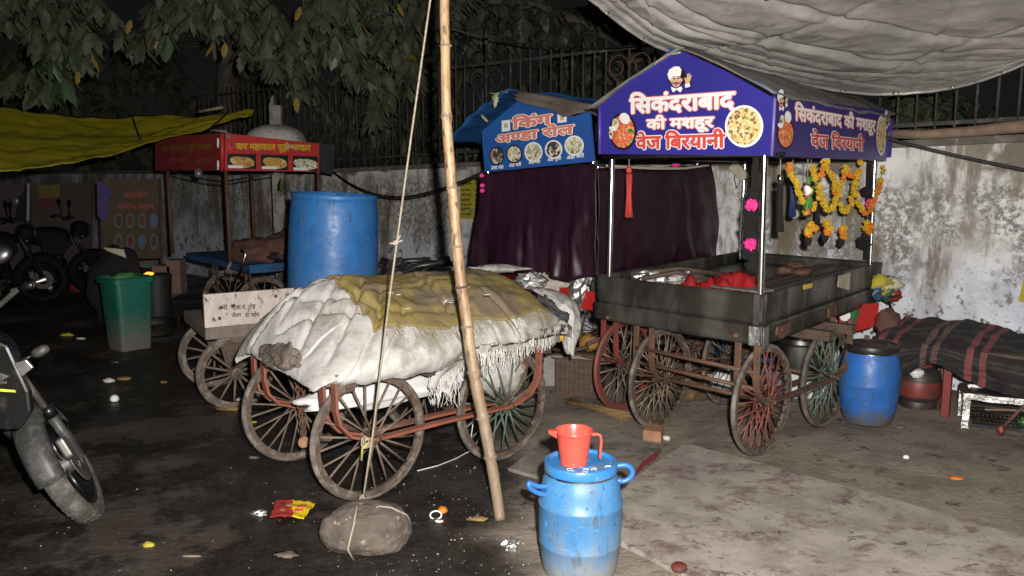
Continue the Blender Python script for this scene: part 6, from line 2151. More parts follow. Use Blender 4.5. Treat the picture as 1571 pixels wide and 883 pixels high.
loop(MB(), LH, [(.006, 0, .022), (-.03, -.012, .026), (-.06, -.03, .042), (-.076, -.04, .052), (-.074, -.042, .036), (-.05, -.03, .012), (-.02, -.012, -.006), (.006, .0, -.012)], .0105).build('handle', M['handle_blue'], bt_, True)
MB().blob(LH + Vector((.012, -.008, .0)), .022, .018, .036, 12, 9, .2, 3, 2).build('handle_lug', M['handle_blue'], bt_, True)
MB().poly([LH + Vector(q) for q in ((.004, -.024, -.02), (.03, -.05, -.02), (.022, -.058, -.125), (-.012, -.034, -.135))], .006, Vector((-.6, -.8, 0))).build('lug_plate', M['blue1'], bt_, False, bev=.002)
mb_ = MB()
r = random.Random(2)
for i in range(9):
    a = r.uniform(-2.2, -.4)
    rr = r.uniform(.07, .12)
    c = bb + Vector((rr * math.cos(a), rr * math.sin(a), .4775))
    mb_.tube([c + Vector((.012 * math.cos(q), .007 * math.sin(q), 0)) for q in (0, 1.1, 2.0 + r.random(), 3.4)], .0016, 4)
tag(mb_.build('thread_bits', M['thread'], None, True, loc=bb + Vector((0, 0, .475))), 'bits of white thread scattered on the blue barrel lid', 'thread')
mg = bb + Vector((-.030, -.012, .4755))
mt = thing('plastic_mug', 'red plastic mug with a spout standing on the blue barrel lid', 'mug', mg)
MB().lathe([(.052, 0), (.056, .004), (.0575, .04), (.0605, .042), (.066, .085), (.0715, .125), (.0765, .138), (.079, .141), (.078, .145), (.074, .143), (.068, .125), (.062, .08), (.0535, .012), (.0005, .012)], mg, 48, capt=False).build('cup', M['redmug'], mt, True, angle=40)
MB().ribbon([mg + Vector(q) for q in ((.070, -.012, .130), (.092, -.016, .133), (.106, -.018, .128), (.109, -.018, .105), (.107, -.018, .065), (.105, -.018, .03))], (0, 1, 0), .02, .011).build('handle', M['redmug'], mt, False, bev=.004)
MB().hexa([mg + Vector(q) for q in ((-.07, -.022, .112), (-.106, -.012, .131), (-.106, .004, .131), (-.07, .016, .112), (-.074, -.026, .145), (-.107, -.014, .145), (-.107, .006, .145), (-.074, .02, .145))]).build('spout', M['redmug'], mt, False, bev=.004)

# ---- slabs on the paving
sl = [gnd(1050, 684), gnd(1345, 764), gnd(1640, 850), gnd(1500, 1010), gnd(1080, 905), gnd(884, 800)]
def slab(name, label, corners, th, m_, seed, n=16):
    t = len(corners)
    P = []
    for i in range(t):
        a, b = corners[i], corners[(i + 1) % t]
        for k in range(n):
            q = a.lerp(b, k / n)
            P.append(Vector((q.x + .010 * fr((q.x * 6, q.y * 6, seed)), q.y + .010 * fr((q.y * 6, q.x * 6, seed + 2)), th)))
    o = MB().poly(P, th + .03, Vector((0, 0, 1))).build(name, m_, None, loc=Vector((corners[0].x, corners[0].y, 0)), bev=.003)
    return tag(o, label, 'slab')
slab('stone_slab', 'big pale blotchy slab lying on the paving right of the blue barrel', sl, .022, M['slab'], 1)
slab('stone_slab', 'smaller grey slab behind the blue barrel, pointing at the brick', [gnd(865, 655), gnd(940, 668), gnd(1017, 688), gnd(985, 728), gnd(945, 768), gnd(850, 745), gnd(780, 722)], .018, M['slab2'], 2)
o = MB()
P_ = [gnd(x, y, .03) for x, y in ((970, 727), (985, 710), (1005, 695), (1015, 691), (1008, 700), (990, 714), (974, 729))]
mbq = MB().poly([Vector((p.x, p.y, .032 + .006 * (i % 2))) for i, p in enumerate(P_)], .01, Vector((0, 0, 1)))
tag(mbq.build('red_rag', M['redpaint'], None, loc=P_[0], bev=.002), 'strip of red plastic between the two slabs', 'rag')
o = MB().hexa([gnd(985, 676), gnd(1014, 680), gnd(1018, 668), gnd(990, 664), gnd(985, 661, .07) if False else gnd(985, 676) + Vector((0, 0, .07)), gnd(1014, 680) + Vector((0, 0, .072)), gnd(1018, 668) + Vector((0, 0, .07)), gnd(990, 664) + Vector((0, 0, .068))]).build('brick', M['brick'], None, loc=gnd(1000, 675), bev=.008)
tag(o, 'chipped orange brick wedged before the left wheel of the biryani cart', 'brick')
o = MB().blob(gnd(880 + 143, 672, .012), .025, .02, .018, 8, 6, .4, 3, 2).build('pale_chip', M['paper'], None, True, loc=gnd(1023, 673))
tag(o, 'pale chip of stone right of the orange brick', 'chip')
o = MB().lathe([(.0, 0), (.03, .0), (.034, .01), (.032, .02), (.024, .026), (.0005, .026)], gnd(1042, 874, .022), 18).build('bottle_cap', M['cylinder_red'], None, True, loc=gnd(1042, 874, .022), angle=40)
tag(o, 'round dark red cap lying on the near edge of the pale slab', 'cap')

# ---- right-hand drum, gas cylinder
b2 = gnd(1330, 646)
t = thing('blue_drum', 'deep blue drum with a black lid beside the right rear cart wheel', 'drum', b2)
MB().lathe([(.125, 0), (.145, .01), (.163, .05), (.178, .12), (.187, .2), (.19, .27), (.1915, .275), (.19, .282), (.188, .34), (.18, .41), (.166, .465), (.156, .485), (.156, .5)], b2, 60).build('body', M['blue2'], t, True, angle=35)
MB().lathe([(.158, .49), (.166, .492), (.169, .5), (.169, .527), (.165, .536), (.156, .538), (.15, .53), (.11, .53), (.106, .535), (.09, .535), (.086, .53), (.04, .53), (.036, .533), (.0005, .533)], b2, 56).build('lid', M['blackplastic'], t, True, angle=35)
MB().lathe([(.160, .484), (.166, .485), (.166, .49), (.160, .491)], b2, 56, capb=False, capt=False).build('clamp_ring', M['steel'], t, True)
gc = gnd(1407, 622)
t = thing('gas_cylinder', 'squat rusty red gas cylinder on the ground under the draped blanket', 'gas cylinder', gc)
MB().lathe([(.11, 0), (.125, .004), (.125, .05), (.122, .055), (.138, .07), (.146, .1), (.146, .2), (.14, .25), (.115, .285), (.07, .302), (.0005, .306)], gc, 36).build('body', mat('grimy_cylinder_iron', (.06, .05, .045), (.03, .026, .024), 9, .5, .3, dirt=(.13, .05, .035), dscale=7, dthr=.58), t, True, angle=35)
MB().lathe([(.147, .09), (.149, .1), (.149, .195), (.147, .2)], gc, 36, capb=False, capt=False).build('band', M['cylinder_red'], t, True, angle=35)
MB().lathe([(.03, .3), (.03, .34), (.018, .36), (.0, .362)], gc, 14).build('valve', M['bikemetal'], t, True, angle=30)
MB().lathe([(.085, .29), (.09, .33), (.085, .33), (.08, .295)], gc, 24, capb=False, capt=False).build('collar', M['cylinder_red'], t, True, angle=30)
o = MB().blob(gnd(1408, 572, .30), .05, .03, .035, 12, 8, .4, 3, 5).build('plastic_bag', M['lightplastic'], None, True, loc=gnd(1408, 575, .28))
tag(o, 'crumpled white bag tucked between the blanket and the gas cylinder', 'bag')

# ---- bench under a striped blanket along the wall
WR = -WD
WO = Vector((2.7, 6.70, 0))
def FB(s, t, z):
    p = WO + WR * s + WN * t
    return Vector((p.x, p.y, z))
bed = thing('plank_bed', 'low bed with red legs hidden under a striped dark blanket', 'bed', FB(1.6, .5, 0))
MB().hexa([FB(.62, .12, .44), FB(3.0, .12, .44), FB(3.0, .9, .44), FB(.62, .9, .44), FB(.62, .12, .50), FB(3.0, .12, .50), FB(3.0, .9, .50), FB(.62, .9, .50)]).build('bed_board', M['wood_dark'], bed)
for s_, t_ in ((.68, .84), (2.9, .84), (.68, .2), (2.9, .2), (1.03, .80)):
    MB().hexa([FB(s_ - .025, t_ - .025, 0), FB(s_ + .025, t_ - .025, 0), FB(s_ + .025, t_ + .025, 0), FB(s_ - .025, t_ + .025, 0), FB(s_ - .025, t_ - .025, .44), FB(s_ + .025, t_ - .025, .44), FB(s_ + .025, t_ + .025, .44), FB(s_ - .025, t_ + .025, .44)]).build('leg', M['redpaint'], bed, bev=.004)
MB().tube([FB(.95, .6, 0), FB(.95, .6, .45)], .012, 6).build('strut', M['rust'], bed, True)
def HEM(s):
    return .30 + .10 * math.exp(-((s - .98) / .16) ** 2) - .1 * math.exp(-((s - .66) / .14) ** 2) - .05 * math.exp(-((s - 1.5) / .3) ** 2) + .03 * fr((s * 3, 0, 1))
def blk(u, v):
    s = .56 + 2.5 * u
    zt = .55 - .035 * s + .03 * fr((s * 1.6, v * 2, 2), 1.2) + .02 * math.exp(-((s - .95) / .18) ** 2)
    if v < .5:
        k = v / .5
        return FB(s, .1 + .8 * k, zt + .02 * (1 - k) + .02 * fr((s * 6, k * 6, 1), 1.2) + .022 * (.2 - abs(fr((s * 4 + k * 2, k * 3 - s, 7), 1.0))) - .03 * k ** 6)
    k = (v - .5) / .5
    h = HEM(s)
    z = zt - .03 - (zt - .03 - h) * k
    out = .9 + .05 * math.sin(min(1, k * 2) * PI / 2) + (.03 * math.sin(s * 15 + 2 * math.sin(s * 4)) + .05 * fr((s * 3, k, 4)) + .04 * (.2 - abs(fr((s * 6 + k * 2, k * 2, 9), 1.0)))) * min(1, k * 1.5)
    return FB(s, out, z)
def stripes(u, v):
    s = .56 + 2.5 * u
    for c, k in ((.60, 2), (.70, 2), (.90, 3), (.97, 3), (1.17, 2), (1.25, 2), (1.8, 3), (1.9, 3), (2.3, 2), (2.4, 2)):
        if abs(s - c) < .021:
            return k
    for c in (.1, .3, .4, .6, .67, .84):
        if abs(v - c) < .022:
            return 1
    return 0
bk = MB().grid(blk, 250, 90, stripes)
def blk2(u, v):
    s = .56 - .03 * math.sin(v * PI)
    zt = .565 - .035 * s + .05 * fr((s * 1.6, 0, 2), 1.2)
    return FB(s - .03 * u + .02 * fr((v * 4, u, 9)), .1 + .82 * v + .03 * u, zt - .02 - (zt - .3 + .05 * math.sin(v * 9)) * u * .8)
bk.grid(blk2, 30, 80, lambda u, v: 2 if abs(v - .9) < .04 or abs(v - .76) < .035 else (1 if abs(v - .35) < .1 else 0))
tag(bk.build('striped_blanket', [M['blanket'], M['blanket_grey'], M['blanket_pink'], M['blanket_brown']], None, True, loc=FB(1.5, .5, .5), solid=.008), 'black wool blanket with grey and pink stripes draped along the wall', 'blanket')
o = rag('black_cloth', 'black cloth heap at the right edge, on the blanket by the wall', 'cloth', FB(1.78, .22, .48), .3, .16, .2, M['blackyarn'], 3)
MBp = MB().poly([wpx(x, y, .004) for x, y in ((1562, 462), (1571, 424), (1600, 420), (1600, 470))], .003, WN)
tag(MBp.build('yellow_poster', M['posteryellow'], None, False, loc=wpx(1575, 460, .004)), 'yellow poster scrap on the wall at the right edge of the view', 'poster')

# ---- foil-covered stool and wire crate
st0 = gnd(1477, 657)
SU = (gnd(1575, 668) - st0).normalized()
SV = Vector((-SU.y, SU.x, 0))
def FS(a, b, z):
    p = st0 + SU * a + SV * b
    return Vector((p.x, p.y, z))
stl = thing('foil_stool', 'low table wrapped in crumpled silver foil at the right edge', 'table', FS(.25, .2, 0))
def bumpy_box(lo, hi, F, amp, seed, n=10):
    mb = MB()
    def face(o, ax, ay, nu, nv):
        def fn(u, v):
            p = [o[i] + ax[i] * u + ay[i] * v for i in range(3)]
            q = F(*p)
            return q + Vector((fr(tuple(q * 9), 1, seed), fr(tuple(q * 9), 1, seed + 2), fr(tuple(q * 9), 1, seed + 4))) * amp
        mb.grid(fn, nu, nv)
    d = [hi[i] - lo[i] for i in range(3)]
    m = [max(2, int(d[i] / .02)) for i in range(3)]
    face(lo, (d[0], 0, 0), (0, d[1], 0), m[0], m[1]); face((lo[0], lo[1], hi[2]), (d[0], 0, 0), (0, d[1], 0), m[0], m[1])
    face(lo, (d[0], 0, 0), (0, 0, d[2]), m[0], m[2]); face((lo[0], hi[1], lo[2]), (d[0], 0, 0), (0, 0, d[2]), m[0], m[2])
    face(lo, (0, d[1], 0), (0, 0, d[2]), m[1], m[2]); face((hi[0], lo[1], lo[2]), (0, d[1], 0), (0, 0, d[2]), m[1], m[2])
    return mb
bumpy_box((-.01, 0, .195), (.62, .05, .235), FS, .006, 1).build('top_rail', M['foil'], stl, False)
bumpy_box((-.01, .30, .195), (.62, .34, .23), FS, .006, 2).build('top_rail', M['foil'], stl, False)
for a in (-.01, .575):
    bumpy_box((a, .05, .195), (a + .045, .30, .23), FS, .006, 3 + a).build('top_rail', M['foil'], stl, False)
for a, b in ((-.01, 0), (.405, 0), (-.01, .30), (.575, .30)):
    bumpy_box((a, b, 0), (a + .042, b + .042, .2), FS, .006, 5 + a).build('leg', M['foil'], stl, False)
MB().hexa([FS(.05, .06, .2), FS(.57, .06, .2), FS(.57, .3, .2), FS(.05, .3, .2), FS(.05, .06, .212), FS(.57, .06, .212), FS(.57, .3, .212), FS(.05, .3, .212)]).build('top_panel', M['darkjunk'], stl)
wc = thing('wire_crate', 'black wire crate standing under the foil-covered table', 'crate', FS(.3, .12, 0))
mb = MB()
for i in range(22):
    a = .07 + .024 * i
    mb.tube([FS(a, .07, .008), FS(a, .07, .13)], .0028, 4)
    mb.tube([FS(a, .07, .008), FS(a, .29, .008)], .0028, 4)
for z in (.008, .03, .055, .08, .105, .13):
    mb.tube([FS(.07, .07, z), FS(.575, .07, z), FS(.575, .29, z), FS(.07, .29, z)], .003, 4, closed=True)
mb.build('wire_mesh', M['blackplastic'], wc, True)
MB().ribbon([FS(.06, .062, .014), FS(.6, .062, .014)], (0, 0, 1), .02, .008).build('base_strip', M['blackplastic'], wc)
o = MB().tube([FS(.38, .0, .245), FS(.3, -.02, .16), FS(.22, -.04, .05)], .011, 8).tube([FS(.38, .0, .245), FS(.75, .1, .262)], .011, 8).build('pipe_bracket', M['rust'], None, True, loc=FS(.22, -.04, 0))
tag(o, 'bent rusty pipe resting on the foil table with its end on the ground', 'pipe')
o = MB().blob(FS(.21, -.045, .028), .024, .024, .036, 12, 8, .35, 3, 2).build('red_brush', M['cylinder_red'], None, True, loc=FS(.21, -.045, 0))
tag(o, 'stubby red brush head at the foot of the rusty pipe', 'brush')
o = MB().hexa([FS(.12, .03, .13), FS(.5, .05, .16), FS(.5, .2, .10), FS(.16, .2, .07), FS(.12, .03, .14), FS(.5, .05, .17), FS(.5, .2, .11), FS(.16, .2, .08)]).build('wooden_board', M['wood'], None, loc=FS(.3, .1, .1))
tag(o, 'slanting wooden board lying across the wire crate', 'board')
for i, (a, b, m_) in enumerate(((.36, .15, 'green'), (.4, .13, 'posteryellow'))):
    o = MB().blob(FS(a, b, .05), .04, .03, .03, 10, 7, .5, 3, i).build('vegetable_scrap', M[m_], None, True, loc=FS(a, b, .03))
    tag(o, ('green vegetable scrap inside the wire crate', 'yellow scrap inside the wire crate')[i], 'scrap')
o = MB().blob(FS(.42, .12, .228), .06, .03, .012, 14, 8, .2, 3).build('white_spoon', M['white'], None, True, loc=FS(.42, .12, .21))
tag(o, 'white ladle lying on top of the foil-covered table', 'ladle')

# ---- stuff under and beside the biryani cart
p = gnd(1228, 583)
p = at(1226, 575, 6.0); p.z = 0
o = MB().hexa([p + Vector(q) for q in ((-.17, -.14, 0), (.17, -.14, 0), (.17, .14, 0), (-.17, .14, 0), (-.17, -.14, .2), (.17, -.14, .2), (.17, .14, .2), (-.17, .14, .2))]).build('white_box', M['lightplastic'], None, loc=p, bev=.015)
tag(o, 'white plastic box under the biryani cart, beneath the steel pot', 'box')
o = MB().lathe([(.12, .2), (.18, .21), (.19, .25), (.195, .4), (.21, .41), (.205, .418), (.18, .41), (.17, .24), (.0005, .22)], p, 32).build('cooking_pot', M['steel'], None, True, loc=p + Vector((0, 0, .2)), angle=35)
tag(o, 'round steel cooking pot on the white box under the biryani cart', 'pot')
p = at(1160, 560, 6.3); p.z = 0
o = MB().hexa([p + Vector(q) for q in ((-.3, 0, 0), (.18, -.05, 0), (.2, .3, 0), (-.28, .3, 0), (-.3, 0, .48), (.18, -.05, .5), (.2, .3, .5), (-.28, .3, .48))]).build('blue_crate', M['bluepaint'], None, loc=p, bev=.02)
tag(o, 'dark blue crate standing in the shade under the biryani cart', 'crate')
o = MB().blob(at(1110, 585, 5.75), .1, .06, .08, 14, 9, .5, 3, 2).build('white_bag', M['lightplastic'], None, True, loc=at(1110, 590, 5.75))
tag(o, 'white crumpled bag behind the small inner wheel of the biryani cart', 'bag')
p = at(1040, 600, 5.9); p.z = 0
o = MB().blob(p + Vector((0, 0, .14)), .26, .2, .17, 18, 12, .4, 2, 4, flat=-.14).build('rubbish_heap', mat('rubbish_heap', (.12, .08, .05), (.04, .034, .03), 9, .85, dirt=(.28, .13, .03), dscale=12, dthr=.6), None, True, loc=p)
tag(o, 'heap of brown rubbish behind the left wheel of the biryani cart', 'rubbish')
p = at(1060, 522, 6.2)
o = MB().hexa([Vector((p.x - .24, p.y, .4)), Vector((p.x + .2, p.y - .05, .4)), Vector((p.x + .2, p.y + .2, .4)), Vector((p.x - .24, p.y + .2, .4)), Vector((p.x - .24, p.y, .58)), Vector((p.x + .2, p.y - .05, .58)), Vector((p.x + .2, p.y + .2, .58)), Vector((p.x - .24, p.y + .2, .58))]).build('pale_carton', M['card'], None, loc=Vector((p.x, p.y, .4)), bev=.01)
tag(o, 'pale carton on the shelf under the carts, behind the left cart wheel', 'carton')
# crate of dark wood and slatted boards under the egg-roll cart
p0 = gnd(846, 618)
cu = KV_ * -1
wcr = thing('wooden_crate', 'dark brown wooden crate on the ground under the egg-roll cart', 'crate', gnd(885, 620))
q0, q1 = gnd(853, 614), gnd(921, 619)
q0.y += .12; q1.y += .12
dirc = (q1 - q0).normalized(); nrc = Vector((-dirc.y, dirc.x, 0)); Lc = (q1 - q0).length
def FC(a, b, z): 
    p = q0 + dirc * a + nrc * b
    return Vector((p.x, p.y, z))
MB().hexa([FC(0, 0, .0), FC(Lc, 0, 0), FC(Lc, .3, 0), FC(0, .3, 0), FC(0, 0, .29), FC(Lc, 0, .29), FC(Lc, .3, .29), FC(0, .3, .29)]).build('body', M['wood_dark'], wcr)
for i in range(9):
    a = Lc * (i + .1) / 9
    MB().hexa([FC(a, -.012, .01), FC(a + Lc * .085, -.012, .01), FC(a + Lc * .085, -.002, .01), FC(a, -.002, .01), FC(a, -.012, .285), FC(a + Lc * .085, -.012, .285), FC(a + Lc * .085, -.002, .285), FC(a, -.002, .285)]).build('slat', M['wood_dark'], wcr, bev=.003)
MB().hexa([FC(-.02, -.03, .3), FC(Lc * .9, -.03, .3), FC(Lc * .9, .05, .3), FC(-.02, .05, .3), FC(-.02, -.03, .32), FC(Lc * .9, -.03, .33), FC(Lc * .9, .05, .33), FC(-.02, .05, .32)]).build('lid_board', M['wood'], wcr, bev=.003)
o = MB().hexa([at(848, 590, 6.2) + Vector(q) for q in ((-.06, 0, -.2), (.06, 0, -.2), (.06, .03, -.2), (-.06, .03, -.2), (-.09, .05, .22), (.06, .05, .22), (.06, .08, .22), (-.09, .08, .22))]).build('grey_board', M['whiteconc'], None, loc=at(848, 600, 6.2))
tag(o, 'grey board leaning behind the right wheel of the covered cart', 'board')
for i, (x0, y0, x1, y1, Y) in enumerate(((862, 540, 925, 528, 5.9), (868, 552, 930, 545, 5.95), (900, 528, 938, 512, 5.85))):
    o = MB().tube([at(x0, y0, Y), at(x1, y1, Y + .1)], .017, 6).build('loose_stick', M['wood_dark'], None, True, loc=at(x0, y0, Y))
    tag(o, 'dark loose stick lying above the wooden crate', 'stick', 'sticks above the wooden crate')
o = MB().blob(at(905, 525, 6.0), .08, .05, .06, 12, 8, .4, 3, 3).build('orange_bundle', mat('dim_orange', (.3, .14, .03), None, 6, .7), None, True, loc=at(905, 530, 6.0))
tag(o, 'small orange bundle under the red deck of the egg-roll cart', 'bundle')
br_ = gnd(925, 632)
mb = MB()
r = random.Random(6)
a_, b_ = gnd(872, 618, .02), gnd(962, 640, .012)
for i in range(60):
    e = b_ + Vector((r.uniform(-.04, .03), r.uniform(-.07, .07), r.uniform(-.004, .02)))
    mb.tube([a_ + Vector((r.uniform(-.03, .03), r.uniform(-.05, .05), r.uniform(0, .03))), (a_ + e) / 2 + Vector((0, r.uniform(-.02, .02), .012)), e], .0028, 4)
tag(mb.build('straw_broom', M['straw'], None, True, loc=(a_ + b_) / 2), 'straw broom lying flat on the ground before the wooden crate', 'broom')
# pale knitted bag and foil bags on the egg-roll deck, below the curtain
o = MB().blob(at(855, 440, 6.25) , .2, .12, .12, 24, 14, .25, 3, 2, pw=.75).build('wicker_basket', M['wicker'], None, True, loc=at(855, 452, 6.25))
tag(o, 'pale woven basket showing below the plum curtain', 'basket')
for i, (x, y, rx, rz) in enumerate(((894, 440, .09, .15), (815, 430, .12, .06), (908, 442, .06, .16))):
    o = MB().blob(at(x, y, 6.0), rx, .08, rz, 18, 12, .5, 3, i + 4).build('foil_bag', M['foil'] if i != 2 else M['blackplastic'], None, False, loc=at(x, y + 12, 6.0))
    tag(o, ('shiny foil bag under the right corner of the plum curtain', 'flat foil sheet below the middle of the plum curtain', 'black shiny bag beside the steel tray, under the curtain')[i], 'bag')
o = MB().blob(at(762, 412, 6.0), .2, .06, .03, 20, 8, .5, 3, 8).build('white_sheet_edge', M['sack'], None, True, loc=at(762, 415, 6.0))
tag(o, 'white cloth edge peeping between olive mat and plum curtain', 'cloth')

# ---- rags, red tub and printed tin at the far end of the biryani cart
for i, (x, y, rx, ry, rz, m_, lb_) in enumerate(((1352, 436, .07, .05, .06, 'posteryellow', 'yellow rag in the colourful bundle at the cart\'s far end'), (1345, 448, .05, .05, .05, 'bluepaint', 'blue rag in the colourful bundle at the cart\'s far end'),
        (1362, 448, .06, .05, .06, 'leafgreen', 'green rag in the colourful bundle at the cart\'s far end'), (1370, 452, .05, .04, .04, 'redcloth', 'red rag in the colourful bundle at the cart\'s far end'), (1366, 436, .06, .05, .05, 'card', 'pale rag on top of the colourful bundle at the cart\'s far end'))):
    c = at(x, y, 6.15)
    o = MB().blob(c, rx * 1.3, ry, rz * 1.2, 14, 10, .6, 3, i * 2).build('rag', M[m_], None, True, loc=c)
    tag(o, lb_, 'rag')
o = MB().tube([at(1362, 455, 6.1), at(1366, 462, 6.1), at(1366, 482, 6.1)], .008, 6).tube([at(1352, 458, 6.1), at(1382, 452, 6.1)], .008, 6).build('black_hook', M['blackplastic'], None, True, loc=at(1366, 482, 6.1))
tag(o, 'thin black hook below the colourful rags', 'hook')
tubb = thing('red_chair_back', 'red plastic panel with a green patch behind the black-lidded drum', 'panel', at(1330, 520, 5.95))
mb = MB()
q = [at(x, y, 5.95) for x, y in ((1288, 476), (1300, 470), (1350, 464), (1347, 490), (1338, 503), (1310, 510), (1296, 506), (1288, 495))]
mb.poly(q, .03, Vector((0, -1, 0)))
mb.build('panel', M['redboard'], tubb, bev=.01)
MB().poly([at(x, y, 5.94) for x, y in ((1288, 478), (1322, 474), (1316, 490), (1292, 494))], .01, Vector((0, -1, 0))).build('green_patch', mat('bottle_green', (.03, .16, .06), None, 6, .5), tubb)
MB().lathe([(.0, 0), (.04, 0), (.04, .006), (.0, .006)], at(1296, 484, 5.93), 16, (1, 0, 0), (0, 0, 1), (0, -1, 0)).build('white_badge', M['white'], tubb)
MB().tube([at(1318, 475, 5.9), at(1310, 506, 5.9)], .012, 6).build('strut', M['rust'], tubb, True)
o = MB().blob(at(1362, 498, 5.9), .09, .08, .12, 14, 10, .3, 3, 4).build('brown_jar', M['brownheap'], None, True, loc=at(1362, 512, 5.9))
tag(o, 'brown bundle between the red panel and the blanket end', 'bundle')

# ================================================================== OVERHEAD
FE = [(690, -150, 3.98), (770, -105, 4.3), (850, -45, 4.6), (905, 0, 4.8), (950, 34, 5.05), (1000, 66, 5.25), (1050, 84, 5.3), (1120, 105, 5.5), (1200, 123, 5.75), (1280, 137, 6.0), (1350, 143, 6.05), (1430, 138, 5.9), (1500, 123, 5.65), (1571, 97, 5.4), (1650, 55, 5.1), (1750, -10, 4.8)]
A_l = [at(*q) for q in FE]
NEAR = [(-.28, 3.9, 3.02), (.1, 3.6, 3.1), (.4, 3.2, 3.2), (.65, 2.9, 3.28), (.9, 2.75, 3.3), (1.2, 2.65, 3.34), (1.5, 2.6, 3.36), (1.9, 2.5, 3.4), (2.3, 2.45, 3.4), (2.7, 2.4, 3.42), (3.1, 2.35, 3.44), (3.5, 2.3, 3.46), (3.9, 2.3, 3.48), (4.3, 2.3, 3.5), (4.7, 2.35, 3.52), (5.1, 2.4, 3.55)]
B_l = [Vector(q) for q in NEAR]
def la(P, t):
    x = t * (len(P) - 1)
    i = min(int(x), len(P) - 2)
    k = x - i
    p = [P[max(i - 1, 0)], P[i], P[i + 1], P[min(i + 2, len(P) - 1)]]
    return .5 * (2 * p[1] + (p[2] - p[0]) * k + (2 * p[0] - 5 * p[1] + 4 * p[2] - p[3]) * k * k + (3 * p[1] - p[0] - 3 * p[2] + p[3]) * k ** 3)
def bigt(u, v):
    v = v ** 1.5
    p = la(A_l, u).lerp(la(B_l, u), v)
    sag = -.16 * math.sin(PI * v) * min(1, u * 3) * (1 if u < .8 else (1 - u) * 5)
    # long creases that run down from the left edge and along the belly
    cr = 0
    for k, (v0, sl_, w_, dep, ue) in enumerate(((.05, .06, .006, .04, .62), (.10, .12, .006, .05, .7), (.17, .10, .006, .04, .6), (.25, .2, .007, .05, .8), (.36, .2, .008, .05, .8), (.08, -.05, .005, .02, .9), (.15, -.10, .006, .02, 1.0))):
        vv = v0 - sl_ * (u - .18) * 1.0
        cr += dep * math.exp(-((v - vv) / w_) ** 2) * max(0, min(1, (ue - u) * 4)) * max(0, min(1, u * 6))
    n1 = .045 * fr((u * 4, v * 4, 1.0), 1.2) + .014 * (.25 - abs(fr((u * 7 + v * 3, v * 9 - u * 3, 3.0), 1.0)))
    # diagonal box creases of a folded sheet
    for q in (-.15, .05, .22, .4, .58, .75):
        n1 += .022 * math.exp(-((u - q - v * .35) / .0035) ** 2) - .015 * math.exp(-((u - q - .12 + v * .3) / .0035) ** 2)
    return p + Vector((0, 0, 1)) * (sag + cr + n1 * (.25 + .75 * min(1, v * 6))) + Vector((0, -.3, 0)) * n1
o = MB().grid(bigt, 260, 150).build('grey_tarpaulin', M['bigtarp'], None, True, loc=Vector((2, 4, 2.8)), solid=.005)
tag(o, 'big silvery grey tarpaulin sagging overhead at the right above the biryani cart', 'tarpaulin')
MB().tube([bigt(.004 + .992 * i / 120, 0) + Vector((0, -.006, -.004)) for i in range(121)], .012, 6).build('hem', M['bigtarp'], o, True)
for i in range(11):
    p = bigt(.16 + .075 * i, .2)
    q = bigt(.16 + .075 * i + .004, .23)
    t_ = (q - p).normalized()
    MB().lathe([(.012, -.003), (.02, -.003), (.02, .003), (.012, .003)], bigt(.16 + .075 * i, .028) + Vector((0, -.006, -.008)), 14, t_, Vector((1, 0, 0)), Vector((0, -.5, -.85)), False, False).build('eyelet', M['steel'], o, True)

lg = MB()
P = [at(1364, 205, 6.35), at(1420, 206, 6.2), at(1480, 202, 6.05), at(1560, 194, 5.85), at(1640, 186, 5.6)]
lg.tube(P, [.034, .036, .038, .046, .048], 10)
tag(lg.build('wooden_log', mat('log_wood', (.24, .16, .11), (.14, .1, .07), 8, .8, bump=.5, stretch=(2, 2, 2)), None, True, loc=P[0]), 'long pale wooden log laid along the fence at the right', 'log')
o = MB().hexa([wpx(1463, 219, .0) + Vector(q) for q in ((0, -.03, 0), (.07, -.07, 0), (.08, -.03, 0), (.01, 0, 0), (0, -.03, .018), (.07, -.07, .018), (.08, -.03, .018), (.01, 0, .018))]).build('wood_chip', M['brick'], None, loc=wpx(1463, 219))
tag(o, 'small orange brick bit on the wall coping under the log', 'brick bit')
def cable(label, pts, r_=.006):
    P = [at(*q) for q in pts]
    n = []
    for i in range(len(P) - 1):
        for k in range(6):
            n.append(la(P, (i + k / 6) / (len(P) - 1)))
    n.append(P[-1])
    tag(MB().tube(n, r_, 6).build('cable', M['cable'], None, True, loc=P[0]), label, 'cable')
cable('black cable sagging along the wall behind the bamboo pole', [(505, 258, 10.4), (535, 280, 9.8), (570, 296, 9.0), (605, 302, 8.4), (640, 299, 7.9), (690, 285, 7.3), (745, 262, 6.9)], .011)
cable('black cable running down across the wall at the right', [(1352, 205, 6.2), (1366, 213, 6.15), (1420, 227, 6.0), (1480, 241, 5.85), (1571, 260, 5.6), (1680, 282, 5.3)], .011)
cable('dark wire strung through the tree above the fence', [(560, 10, 8.2), (620, 26, 8.3), (690, 44, 8.4), (760, 60, 8.4), (830, 70, 8.2), (900, 74, 7.8), (1000, 68, 7.3)], .009)
cable('thin wire looping under the red sign', [(262, 262, 8.9), (300, 272, 8.75), (340, 278, 8.5), (380, 272, 8.3), (420, 266, 8.35)], .008)
o = MB().tube([wpx(493, 242, .3), wpx(506, 256, .25), wpx(512, 262, .25)], .012, 6).build('rag_strip', M['lightplastic'], None, True, loc=wpx(505, 255, .25))
tag(o, 'pale strip tied to the top of the wall beside the red-signed cart', 'strip')

